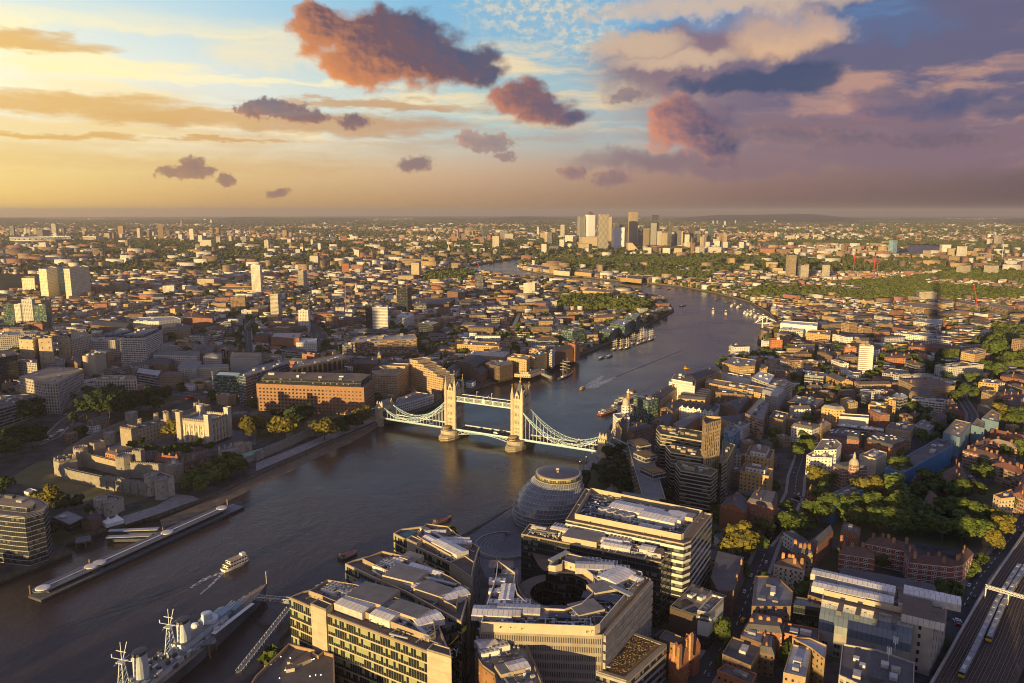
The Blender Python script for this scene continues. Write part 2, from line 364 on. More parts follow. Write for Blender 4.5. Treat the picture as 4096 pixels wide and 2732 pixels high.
mat('gold',(.75,.5,.14),.35,.1,1.0,metal=.6);mat('flag_red',(.5,.04,.04),.8,.1,1.0);mat('flag_blue',(.04,.06,.25),.8,.1,1.0)
mat('car_white',(.72,.71,.69),.3,.05,1.0,spec=.6);mat('car_silver',(.36,.37,.38),.3,.05,1.0,metal=.4);mat('car_black',(.02,.02,.022),.25,.1,1.0,spec=.6);mat('car_red',(.42,.03,.025),.3,.1,1.0,spec=.6);mat('car_blue',(.04,.08,.2),.3,.1,1.0,spec=.6)
mat('rubber',(.02,.02,.02),.9,.1,1.0);mat('lamp',(1.0,.62,.25),.5,0,1.0,emit=2.2,rnd=0);mat('lamp_white',(1.0,.86,.6),.5,0,1.0,emit=3.0,rnd=0)
mat('cloth_dark',(.05,.05,.06),.9,.4,3.0,rnd=.6);mat('cloth_light',(.42,.38,.36),.9,.4,3.0,rnd=.6)
mat('copper',(.22,.34,.27),.7,.2,.4);mat('lead',(.24,.245,.26),.6,.2,.3);mat('ballast',(.12,.085,.06),.95,.4,.8,col2=(.06,.045,.038));mat('rail',(.32,.24,.18),.4,.2,.6,metal=.6)
mat('sleeper',(.075,.06,.05),.95,.4,.8);mat('mud',(.20,.155,.105),.9,.3,.12,col2=(.12,.09,.065),bump=.2)
mat('lawn',(.055,.075,.022),.95,.3,.12,col2=(.09,.085,.035));mat('lawn_dry',(.15,.125,.055),.95,.25,.08,col2=(.085,.085,.035));mat('soil',(.10,.075,.05),.95,.3,.3)
mat('graffiti',(.75,.35,.25),.7,.5,1.2,col2=(.65,.7,.75));mat('sign_dark',(.05,.04,.045),.5,.1,.5);mat('sign_purple',(.10,.04,.14),.5,.1,.5);mat('letter_white',(.85,.85,.82),.5,.05,1.0,rnd=0)
mat('bark',(.09,.07,.05),.95,.3,1.5)
def leafmat(name,a,b2,c3_):
 m,t,b=newmat(name)
 g=t.n('ShaderNodeNewGeometry');oi=t.n('ShaderNodeObjectInfo')
 n=t.noise(g.outputs['Position'],.22,4.0,.6);n2=t.noise(g.outputs['Position'],1.4,2.0,.6)
 k=t.m('ADD',t.m('MULTIPLY',n.outputs[0],.6),t.m('MULTIPLY',n2.outputs[0],.4))
 c=t.ramp(t.mr(k,.32,.68),[(0,a),(.5,b2),(1,c3_)])
 c=t.vm('SCALE',c,scale=t.mr(oi.outputs['Random'],0,1,.72,1.3))
 t.put(b.inputs['Base Color'],c);b.inputs['Roughness'].default_value=.75;b.inputs['Specular IOR Level'].default_value=.2
 return m
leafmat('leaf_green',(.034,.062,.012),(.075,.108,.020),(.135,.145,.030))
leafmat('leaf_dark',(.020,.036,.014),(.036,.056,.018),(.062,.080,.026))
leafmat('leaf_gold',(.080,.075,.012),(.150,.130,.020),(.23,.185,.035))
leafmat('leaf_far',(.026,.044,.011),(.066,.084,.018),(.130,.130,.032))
# meshes
class MB:
 def __init__(s):s.v=[];s.f=[];s.mi=[];s.uv=[];s.mats=[]
 def mat(s,name):
  if name not in s.mats:s.mats.append(name)
  return s.mats.index(name)
 def face(s,pts,m,uv=None):
  i=len(s.v);s.v.extend([tuple(p)for p in pts]);n=len(pts)
  s.f.append(tuple(range(i,i+n)));s.mi.append(s.mat(m))
  s.uv.append(uv if uv else[(0.0,0.0)]*n)
 def box(s,c,d,m,rot=0.0,top=None,bottom=False,tilt=None):
  """Box standing on c (centre of its base), d = size, turned by rot about z."""
  ca,sa=math.cos(rot),math.sin(rot)
  P=[]
  for k in(0,1):
   for(x,y)in((-1,-1),(1,-1),(1,1),(-1,1)):
    X,Y=x*d[0]/2,y*d[1]/2
    P.append((c[0]+X*ca-Y*sa,c[1]+X*sa+Y*ca,c[2]+k*d[2]))
  for a in range(4):
   b=(a+1)%4;L=d[0]if a%2==0 else d[1]
   s.face([P[a],P[b],P[b+4],P[a+4]],m,[(0,0),(L,0),(L,d[2]),(0,d[2])])
  s.face(P[4:],top or m,[(0,0),(d[0],0),(d[0],d[1]),(0,d[1])])
  if bottom:s.face(P[3::-1],m)
  return s
 def prism(s,poly,z0,z1,m,top=None,cap=True,inset=0.0,bottom=False):
  """Upright prism over a CCW polygon; walls carry metre UVs. inset tapers the top."""
  n=len(poly);acc=0.0
  cx=sum(p[0]for p in poly)/n;cy=sum(p[1]for p in poly)/n
  tp=[(cx+(p[0]-cx)*(1-inset),cy+(p[1]-cy)*(1-inset))for p in poly]if inset else poly
  for i in range(n):
   a,b=poly[i],poly[(i+1)%n];ta,tb=tp[i],tp[(i+1)%n]
   L=math.hypot(b[0]-a[0],b[1]-a[1])
   s.face([(a[0],a[1],z0),(b[0],b[1],z0),(tb[0],tb[1],z1),(ta[0],ta[1],z1)],m,[(acc,0),(acc+L,0),(acc+L,z1-z0),(acc,z1-z0)])
   acc+=math.ceil(L)
  if cap:s.cap(tp,z1,top or m)
  if bottom:s.cap(list(reversed(poly)),z0,m)
  return s
 def cap(s,poly,z,m,uvrot=None):
  if uvrot is None:
   e=max(range(len(poly)),key=lambda i:math.hypot(poly[i][0]-poly[i-1][0],poly[i][1]-poly[i-1][1]))
   uvrot=math.atan2(poly[e][1]-poly[e-1][1],poly[e][0]-poly[e-1][0])
  ca,sa=math.cos(-uvrot),math.sin(-uvrot)
  uvf=lambda p:(p[0]*ca-p[1]*sa,p[0]*sa+p[1]*ca)
  if len(poly)<=4 and convex(poly):
   s.face([(p[0],p[1],z)for p in poly],m,[uvf(p)for p in poly]);return
  for tri in tessellate_polygon([[Vector((p[0],p[1],0))for p in poly]]):
   q=[poly[i]for i in tri]
   if area(q)<0:q.reverse()
   s.face([(p[0],p[1],z)for p in q],m,[uvf(p)for p in q])
 def ring(s,poly,z0,z1,th,m,top=None):
  """Hollow wall (parapet, kerb) of thickness th just inside a polygon."""
  inner=inset_poly(poly,th);n=len(poly);acc=0
  for i in range(n):
   a,b,c,d=poly[i],poly[(i+1)%n],inner[(i+1)%n],inner[i]
   L=math.hypot(b[0]-a[0],b[1]-a[1])
   s.face([(a[0],a[1],z0),(b[0],b[1],z0),(b[0],b[1],z1),(a[0],a[1],z1)],m,[(acc,0),(acc+L,0),(acc+L,z1-z0),(acc,z1-z0)])
   s.face([(a[0],a[1],z1),(b[0],b[1],z1),(c[0],c[1],z1),(d[0],d[1],z1)],top or m)
   s.face([(c[0],c[1],z0),(d[0],d[1],z0),(d[0],d[1],z1),(c[0],c[1],z1)],m)
   acc+=L
  return s
 def bar(s,a,b,w,m,n=4):
  """Straight bar of square or round section from a to b."""
  a,b=Vector(a),Vector(b);d=(b-a)
  if d.length<1e-6:return s
  d.normalize();up=Vector((0,0,1))if abs(d.z)<.95 else Vector((1,0,0))
  x=d.cross(up).normalized();y=d.cross(x)
  ra=[a+(x*math.cos(2*math.pi*(k+.5)/n)+y*math.sin(2*math.pi*(k+.5)/n))*(w*.5 if n>4 else w*.7071)for k in range(n)]
  rb=[p+(b-a)for p in ra]
  for k in range(n):
   q=(k+1)%n
   s.face([ra[k],rb[k],rb[q],ra[q]],m)
  s.face(ra,m);s.face(rb[::-1],m)
  return s
 def lathe(s,c,prof,m,n=16,sx=1.0,sy=1.0,rot=0.0,lean=(0,0),uvs=None):
  """Turned shape: prof is [(radius, z)...], c the base centre; lean shifts each ring with height."""
  ca,sa=math.cos(rot),math.sin(rot);rings=[]
  for(r,z)in prof:
   ring=[]
   for k in range(n):
    a=2*math.pi*k/n;X,Y=r*sx*math.cos(a),r*sy*math.sin(a)
    ring.append((c[0]+X*ca-Y*sa+lean[0]*z,c[1]+X*sa+Y*ca+lean[1]*z,c[2]+z))
   rings.append(ring)
  for i in range(len(rings)-1):
   r0=max(prof[i][0],prof[i+1][0]);L=2*math.pi*r0/n
   for k in range(n):
    q=(k+1)%n
    fc=[rings[i][k],rings[i][q],rings[i+1][q],rings[i+1][k]]
    uv=[(k*L,prof[i][1]),((k+1)*L,prof[i][1]),((k+1)*L,prof[i+1][1]),(k*L,prof[i+1][1])]
    s.face(fc,m,uv)
  if prof[-1][0]>1e-3:s.face(rings[-1],m)
  return s
 def build(s,name,parent=None,smooth=False,origin=None,m=None):
  me=bpy.data.meshes.new(name)
  o=Vector(origin)if origin is not None else(Vector(parent['_o'])if parent is not None and '_o' in parent else Vector((0,0,0)))
  vv=np.array(s.v,dtype=np.float64).reshape(-1,3)-np.array(o)
  me.from_pydata(vv.tolist(),[],s.f)
  for q in s.mats:me.materials.append(MATS[q])
  if s.f:
   me.polygons.foreach_set('material_index',s.mi)
   ul=me.uv_layers.new(name='UVMap')
   ul.data.foreach_set('uv',[c for f in s.uv for p in f for c in p])
   if smooth:me.polygons.foreach_set('use_smooth',[True]*len(s.f))
  ob=bpy.data.objects.new(name,me);COL.objects.link(ob)
  if parent is not None:ob.parent=parent
  else:ob.location=o
  return ob
def area(p):
 return .5*sum(p[i-1][0]*p[i][1]-p[i][0]*p[i-1][1]for i in range(len(p)))
def ccw(p):
 p=[(q[0],q[1])for q in p]
 return p if area(p)>0 else p[::-1]
def convex(p):
 n=len(p)
 return all((p[(i+1)%n][0]-p[i][0])*(p[(i+2)%n][1]-p[(i+1)%n][1])-(p[(i+1)%n][1]-p[i][1])*(p[(i+2)%n][0]-p[(i+1)%n][0])>-1e-9 for i in range(n))
def inset_poly(p,d):
 n=len(p);out=[]
 for i in range(n):
  a,b,c=Vector(p[i-1][:2]),Vector(p[i][:2]),Vector(p[(i+1)%n][:2])
  e1=(b-a).normalized();e2=(c-b).normalized()
  n1=Vector((-e1.y,e1.x));n2=Vector((-e2.y,e2.x))
  k=(n1+n2);L=max(k.dot(n1),.25)
  q=b+k*(d/L)
  out.append((q.x,q.y))
 return out
def rect(cx,cy,L,D,rot):
 ca,sa=math.cos(rot),math.sin(rot)
 return[(cx+x*ca-y*sa,cy+x*sa+y*ca)for x,y in((-L/2,-D/2),(L/2,-D/2),(L/2,D/2),(-L/2,D/2))]
def circ(cx,cy,r,n=16,a0=0.0,sx=1.0):
 return[(cx+r*sx*math.cos(a0+2*math.pi*k/n),cy+r*math.sin(a0+2*math.pi*k/n))for k in range(n)]
# things
THINGS=[]
def tag(o,label,cat,group=None):
 o['label']=label;o['category']=cat
 if group:o['group']=group
 THINGS.append(o)
 return o
def thing(name,label,cat,loc=(0,0,0),group=None,rot=0.0):
 o=bpy.data.objects.new(name,None);COL.objects.link(o)
 o.empty_display_size=1.0
 o.location=loc;o['_o']=tuple(loc)
 if rot:o.rotation_euler=(0,0,rot)
 return tag(o,label,cat,group)
def struct(o,kind='structure'):
 o['kind']=kind
 return o
def dup(root,loc=None,rot=None,scale=None,label=None,group=None):
 r=root.copy();COL.objects.link(r);THINGS.append(r)
 if loc is not None:r.location=loc
 if rot is not None:r.rotation_euler=(0,0,rot)
 if scale is not None:r.scale=scale
 if label:r['label']=label
 if group:r['group']=group
 for ch in root.children:
  c=ch.copy();COL.objects.link(c);c.parent=r
  for g in ch.children:
   d=g.copy();COL.objects.link(d);d.parent=c
 return r
OC=5.0;OX0,OY0,ONX,ONY=-1500.0,60.0,660,640
OCC=np.zeros((ONX,ONY),dtype=bool)
_gx=OX0+(np.arange(ONX)+.5)*OC;_gy=OY0+(np.arange(ONY)+.5)*OC
GX,GY=np.meshgrid(_gx,_gy,indexing='ij')
def inpoly(X,Y,poly):
 ins=np.zeros(X.shape,dtype=bool);n=len(poly)
 for i in range(n):
  x0,y0=poly[i-1][:2];x1,y1=poly[i][:2]
  if y0==y1:continue
  c=((y0>Y)!=(y1>Y))&(X<(x1-x0)*(Y-y0)/(y1-y0)+x0)
  ins^=c
 return ins
def occupy(poly,grow=0.0):
 xs=[p[0]for p in poly];ys=[p[1]for p in poly]
 i0=max(0,int((min(xs)-grow-OX0)/OC)-1);i1=min(ONX,int((max(xs)+grow-OX0)/OC)+2)
 j0=max(0,int((min(ys)-grow-OY0)/OC)-1);j1=min(ONY,int((max(ys)+grow-OY0)/OC)+2)
 if i1<=i0 or j1<=j0:return
 p=poly
 if grow:
  p=inset_poly(ccw(poly),-grow)
 OCC[i0:i1,j0:j1]|=inpoly(GX[i0:i1,j0:j1],GY[i0:i1,j0:j1],p)
def free(poly):
 xs=[p[0]for p in poly];ys=[p[1]for p in poly]
 i0=int((min(xs)-OX0)/OC);i1=int((max(xs)-OX0)/OC)+1
 j0=int((min(ys)-OY0)/OC);j1=int((max(ys)-OY0)/OC)+1
 if i0<0 or j0<0 or i1>=ONX or j1>=ONY:return False
 sub=inpoly(GX[i0:i1+1,j0:j1+1],GY[i0:i1+1,j0:j1+1],poly)
 if OCC[i0:i1+1,j0:j1+1][sub].any():return False
 for x,y in poly:
  if OCC[int((x-OX0)/OC),int((y-OY0)/OC)]:return False
 return True
def strip(pts,w):
 """Polygon of a road-like strip of width w along pts."""
 n=len(pts);Lp,Rp=[],[]
 for i in range(n):
  a=Vector(pts[max(i-1,0)][:2]);b=Vector(pts[min(i+1,n-1)][:2]);d=(b-a).normalized();nn=Vector((-d.y,d.x))
  ww=w[i]if isinstance(w,(list,tuple))else w
  c=Vector(pts[i][:2]);Lp.append(c+nn*ww/2);Rp.append(c-nn*ww/2)
 return Lp,Rp
# river, banks, ground
GZ=5.0
NB=[W(*p)for p in[('N',-900,2700),('A5',0,445),('A5',655,182),('A5',540,132),('A5',640,95),('A4',940,1402),('A4',1440,1275),('A4',1825,1140),('A4',1990,1070),('B1',0,1080),('B1',300,950),('B1',560,835),('B1',860,718),('B1',1070,628),('B1',1190,602),('B1',1400,525),('B1',1640,440),('B1',1830,365),('B1',1960,312),('B1',2060,238),('B1',2243,214),('A2',1440,1125),('A2',1700,1035),('A2',1890,953),('A2',2060,873),('A2',2180,813),('A2',2290,752),('A2',2262,715),('A2',2200,672),('A2',2060,637),('A2',1900,602),('A2',1680,580),('A2',1470,555),('A2',1300,541),('A2',1080,522),('A2',1000,503),('A2',860,482),('A2',832,465),('A2',880,446),('A2',1000,431),('A2',1200,399),('A2',1270,388),('A2',1500,374),('A2',1800,371),('A2',2351,366),('A3',500,371),('A3',870,374),('A3',1420,362)]]
SB_=[W(*p)for p in[('N',700,3300),('A6',-80,1480),('A6',230,1190),('A6',800,715),('A6',1240,400),('B1',1960,1536),('B1',2243,1372),('B2',330,1180),('B2',590,1037),('B2',738,925),('B2',865,650),('B2',1060,500)]]+[W(*p)for p in[('B2',1230,372,16),('B2',1390,275,20),('B2',1520,222,22),('B2',1800,152,22)]]+[W(*p)for p in[('A3',225,1132),('A3',330,1062),('A3',500,1040),('A3',590,990),('A3',515,970),('A3',520,925),('A3',560,850),('A3',655,835),('A3',590,770),('A3',470,700),('A3',330,660),('A3',180,625),('A3',0,592),('A2',2200,575),('A2',2050,560),('A2',1850,545),('A2',1700,530),('A2',1500,514),('A2',1330,492),('A2',1250,476),('A2',1228,462),('A2',1240,440),('A2',1290,412),('A2',1400,396),('A2',1850,390),('A2',2351,386),('A3',500,388),('A3',870,390),('A3',1420,385),('A3',1560,366)]]
NB=[Vector((p.x,p.y))for p in NB];SB_=[Vector((p.x,p.y))for p in SB_]
RIVER=NB+SB_[::-1]
def hillz(x,y):
 """Low far hills that ring the basin."""
 r=math.hypot(x,y);a=math.degrees(math.atan2(x,y))
 return 0.0
def build_ground():
 RR=36000.0
 start=NB[0];end=SB_[0]
 a0=math.atan2(start.y,start.x);a1=math.atan2(end.y,end.x)
 if a1>a0:a1-=2*math.pi
 a0=math.pi+.05
 a1=-math.pi+.35
 K=120
 arc=[Vector((RR*math.cos(a0+(a1-a0)*k/K),RR*math.sin(a0+(a1-a0)*k/K)))for k in range(K+1)]
 poly=arc+SB_+NB[::-1]
 mb=MB()
 tris=tessellate_polygon([[Vector((p.x,p.y,0))for p in poly]])
 vs=[(p.x,p.y,GZ)for p in poly];off=0
 mb.v=vs;mi=mb.mat('ground')
 for t3 in tris:
  q=[poly[i]for i in t3]
  tt=tuple(t3)if area(q)>0 else tuple(reversed(t3))
  mb.f.append(tt);mb.mi.append(mi);mb.uv.append([(0,0)]*3)
 for line,sgn in((NB,1),(SB_,-1)):
  for i in range(len(line)-1):
   a,b=line[i],line[i+1]
   q=[(a.x,a.y,-4),(b.x,b.y,-4),(b.x,b.y,GZ),(a.x,a.y,GZ)]
   mb.face(q if sgn<0 else q[::-1],'quay')
 struct(mb.build('ground'))
def ground_mats():
 m,t,b=newmat('ground')
 g=t.n('ShaderNodeNewGeometry');P=g.outputs['Position']
 n1=t.noise(P,.012,6.0,.6).outputs[0];n2=t.noise(P,.09,4.0,.6).outputs[0];n3=t.noise(P,.0011,5.0,.6).outputs[0]
 near=t.mix(t.mr(n2,.35,.65),(.045,.044,.046),(.105,.098,.092))
 green=t.mix(t.mr(n2,.35,.65),(.030,.040,.014),(.075,.078,.030))
 near=t.mix(t.mr(n1,.53,.62),near,green)
 far=t.mix(t.mr(n1,.35,.65),(.035,.042,.018),(.10,.08,.055))
 far=t.mix(t.mr(n3,.45,.6),far,(.045,.05,.022))
 L=t.vm('LENGTH',P)
 ln=t.n('ShaderNodeVectorMath',operation='LENGTH');t.put(ln.inputs[0],P)
 c=t.mix(t.mr(ln.outputs['Value'],1200.,2600.),near,far)
 t.put(b.inputs['Base Color'],c);b.inputs['Roughness'].default_value=.95;b.inputs['Specular IOR Level'].default_value=.1
 m,t,b=newmat('quay')
 g=t.n('ShaderNodeNewGeometry');P=g.outputs['Position'];z=t.sep(P)[2]
 n1=t.noise(P,.3,5.0,.6).outputs[0]
 c=t.mix(t.mr(n1,.3,.7),(.09,.075,.055),(.20,.165,.125))
 c=t.mix(t.mr(t.m('ADD',z,t.m('MULTIPLY',n1,2.)),1.6,3.4),(.045,.05,.025),c)
 t.put(b.inputs['Base Color'],c);b.inputs['Roughness'].default_value=.9
 m,t,b=newmat('river_water')
 g=t.n('ShaderNodeNewGeometry');P=g.outputs['Position']
 Pw=t.vm('ADD',P,t.vm('SCALE',t.vm('SUBTRACT',t.noise(P,.02,3.0,.5).outputs['Color'],(.5,.5,.5)),scale=14.0))
 big=t.noise(P,.0045,4.0,.6).outputs[0]
 c=t.mix(t.mr(big,.35,.65),(.040,.030,.027),(.062,.047,.042))
 t.put(b.inputs['Base Color'],c)
 t.put(b.inputs['Roughness'],t.mr(t.noise(P,.011,5.0,.65).outputs[0],.35,.65,.14,.30))
 b.inputs['IOR'].default_value=1.33;b.inputs['Specular IOR Level'].default_value=.5
 h1=t.noise(t.vm('MULTIPLY',Pw,(.55,.32,.4)),1.0,4.0,.6).outputs[0]
 h2=t.noise(t.vm('MULTIPLY',Pw,(.11,.075,.1)),1.0,4.0,.55).outputs[0]
 h=t.m('ADD',t.m('MULTIPLY',h1,.40),t.m('MULTIPLY',h2,1.1))
 bn=t.n('ShaderNodeBump');bn.inputs['Strength'].default_value=.55;bn.inputs['Distance'].default_value=.55
 t.put(bn.inputs['Height'],h);t.put(b.inputs['Normal'],bn.outputs[0])
ground_mats()
build_ground()
_w=MB();_w.face([(-2500,-900,0),(9000,-900,0),(9000,9000,0),(-2500,9000,0)],'river_water');struct(_w.build('river'))
occupy([tuple(p)for p in RIVER],6.0)if False else OCC.__ior__(inpoly(GX,GY,[tuple(p)for p in RIVER]))
def foreshore(top,low,name='foreshore'):
 mb=MB();T=[W(*p,1.6)if len(p)==3 else W(*p)for p in top];L=[W(*p,-.25)for p in low]
 n=24
 def samp(P,k):
  f=k/n*(len(P)-1);i=min(int(f),len(P)-2);return P[i].lerp(P[i+1],f-i)
 for k in range(n):
  a,b,c,d=samp(T,k),samp(T,k+1),samp(L,k+1),samp(L,k)
  jit=lambda p,i:Vector((p.x,p.y,p.z+.25*math.sin(i*2.3)))
  mid0=jit(a.lerp(d,.5),k);mid1=jit(b.lerp(c,.5),k+1)
  mb.face([d,c,mid1,mid0],'mud');mb.face([mid0,mid1,b,a],'mud')
 o=mb.build(name,smooth=True);struct(o)
foreshore([('A4',1470,1330),('A4',1850,1175),('A4',2000,1095),('B1',0,1105),('B1',300,975),('B1',560,858),('B1',860,742),('B1',1075,650)],[('A4',1490,1414),('A4',1890,1262),('A4',2130,1160),('B1',0,1215),('B1',330,1062),('B1',610,922),('B1',850,815),('B1',1085,668)])
foreshore([('B1',1830,372),('B1',1960,322),('B1',2060,250),('B1',2243,226)],[('B1',1850,378),('B1',2000,325),('B1',2130,292),('B1',2250,262)])
foreshore([('A3',560,855),('A3',650,840),('A3',585,772),('A3',470,702),('A3',330,662),('A3',180,627),('A3',0,594)],[('A3',548,855),('A3',600,830),('A3',545,770),('A3',440,712),('A3',320,674),('A3',180,640),('A3',0,608)])
foreshore([('A2',2351,599),('A2',2200,577),('A2',2050,562),('A2',1850,547),('A2',1700,532),('A2',1500,516),('A2',1330,494),('A2',1250,478)],[('A2',2351,616),('A2',2200,590),('A2',2050,574),('A2',1850,556),('A2',1700,541),('A2',1500,526),('A2',1330,502),('A2',1240,483)])
def pond(name,pts,z=GZ+.15):
 mb=MB();mb.cap(ccw([W(*p,z)for p in pts]),z,'river_water');o=mb.build(name);struct(o)
 occupy(ccw([W(*p,z)for p in pts]))
pond('river_reach',[('A3',1535,330),('A3',1545,306),('A3',1700,312),('A3',1900,330),('A3',1890,362),('A3',1700,376),('A3',1540,374),('A3',1440,386),('A3',1420,368),('A3',1560,358)])
pond('river_reach',[('A3',665,322),('A3',720,316),('A3',850,338),('A3',800,350),('A3',690,346)])
pond('canal',[('A2',1160,893),('A2',1190,893),('A2',1238,775),('A2',1215,775)])
pond('dock_basin',[('A2',700,578),('A2',760,570),('A2',905,572),('A2',900,588),('A2',740,590)])
pond('dock_basin',[('A2',130,1062),('A2',520,1030),('A2',700,1045),('A2',640,1075),('A2',450,1095),('A2',150,1100)])
mh=bpy.data.materials.new('haze_air');mh.use_nodes=True;MATS['haze_air']=mh
_t=NT(mh.node_tree);mh.node_tree.nodes.clear()
_v=_t.n('ShaderNodeVolumePrincipled');_v.inputs['Color'].default_value=(.90,.82,.76,1);_v.inputs['Density'].default_value=HAZE;_v.inputs['Anisotropy'].default_value=.35
_o=_t.n('ShaderNodeOutputMaterial');_t.put(_o.inputs['Volume'],_v.outputs[0])
_h=MB();_h.box((0,0,-6),(80000,80000,340),'haze_air',bottom=True);struct(_h.build('haze'),'stuff')
# buildings
def parse(fr,pts,z):
 out=[]
 for p in pts:
  if isinstance(p,Vector):out.append((p.x,p.y));continue
  q=W(p[0],p[1],p[2],z)if isinstance(p[0],str)else W(fr,p[0],p[1],z)
  out.append((q.x,q.y))
 return out
def foot(fr,pts,z,depth=None):
 """Footprint from roof-outline pixels: two points and a depth, three corners of a rectangle, or any outline."""
 P=parse(fr,pts,z)
 if len(P)==2:
  a,b=Vector(P[0]),Vector(P[1]);d=(b-a).normalized();n=Vector((-d.y,d.x))
  if n.dot(a)<0:n=-n
  P=[a,b,b+n*depth,a+n*depth]
 elif len(P)==3:
  a,b,c=map(Vector,P)
  u=(a-b);v=(c-b);un=u.normalized()
  vp=v-un*v.dot(un)
  vp=v*.5+vp*.5
  P=[a,b,b+vp,a+vp]
 return ccw([(p[0],p[1])for p in P])
WIN={}
def win_mesh(w,h,frame='window_white',pane='glass'):
 k=(round(w,1),round(h,1),frame,pane)
 if k not in WIN:
  mb=MB();f=min(.22,w*.13)
  mb.box((0,0,0),(w,.3,h),frame)
  for sx in(0,1):
   x0=-w/2+f+sx*(w/2-f*.4);x1=x0+w/2-f*1.6
   mb.face([(x0,-.17,f),(x1,-.17,f),(x1,-.17,h-f),(x0,-.17,h-f)],pane)
  o=mb.build('window');WIN[k]=o.data;bpy.data.objects.remove(o)
 return WIN[k]
def windows(parent,poly,z0,z1,su,sv,w,h,frame='window_white',pane='glass',name='window',sill=1.0,skip=None,limit=100,seed=0):
 """Real windows on the walls that can be seen from the viewpoint's side; each is a part of its own."""
 spots=[];n=len(poly);o=Vector(parent['_o'])
 for i in range(n):
  a,b=Vector(poly[i][:2]),Vector(poly[(i+1)%n][:2]);d=b-a;L=d.length
  if L<su:continue
  d.normalize();nn=Vector((d.y,-d.x));mid=(a+b)/2
  if nn.dot(-mid)<=0.12*mid.length:continue
  k=int(L//su);off=(L-(k-1)*su)/2
  m=max(1,int((z1-z0-.4)//sv))
  for j in range(m):
   for q in range(k):
    p=a+d*(off+q*su)
    spots.append((p.length,p.x,p.y,z0+j*sv+sill,math.atan2(d.y,d.x)))
 spots.sort()
 for k,(_,x,y,z,r)in enumerate(spots[:limit]):
  ob=bpy.data.objects.new(name,win_mesh(w,h,frame,pane));COL.objects.link(ob);ob.parent=parent
  ob.location=(x-o.x,y-o.y,z-o.z);ob.rotation_euler=(0,0,r)
 rest=spots[limit:]
 if rest:
  mb=MB()
  for(_,x,y,z,r)in rest:mb.box((x,y,z),(w,.3,h),pane,r)
  mb.build('window',parent)['kind']='stuff'
def ridge_roof(mb,P,z,rh,kind,m,wall,over=.4):
 """Gable, hip or mansard over a four-cornered plan, or a row of gables along it."""
 P=[Vector(p)for p in P]
 if(P[1]-P[0]).length<(P[2]-P[1]).length:P=P[1:]+P[:1]
 a,b,c,d=P
 m0=(a+d)/2;m1=(b+c)/2;L=(b-a).length;D=(c-b).length
 if kind=='hip':
  k=min(.45,D/2/L);e0=m0.lerp(m1,k);e1=m1.lerp(m0,k)
 else:e0,e1=m0,m1
 v3=lambda p,zz:(p.x,p.y,zz)
 sl=math.hypot(D/2,rh)
 uvq=[(0,0),(L,0),(L,sl),(0,sl)]
 mb.face([v3(a,z),v3(b,z),v3(e1,z+rh),v3(e0,z+rh)],m,uvq)
 mb.face([v3(c,z),v3(d,z),v3(e0,z+rh),v3(e1,z+rh)],m,uvq)
 tri=wall if kind=='gable' else m
 mb.face([v3(b,z),v3(c,z),v3(e1,z+rh)],tri,[(0,0),(D,0),(D/2,rh)])
 mb.face([v3(d,z),v3(a,z),v3(e0,z+rh)],tri,[(0,0),(D,0),(D/2,rh)])
def split_quad(P,n):
 P=[Vector(p)for p in P]
 if(P[1]-P[0]).length<(P[2]-P[1]).length:P=P[1:]+P[:1]
 a,b,c,d=P
 return[[a.lerp(b,i/n),a.lerp(b,(i+1)/n),d.lerp(c,(i+1)/n),d.lerp(c,i/n)]for i in range(n)]
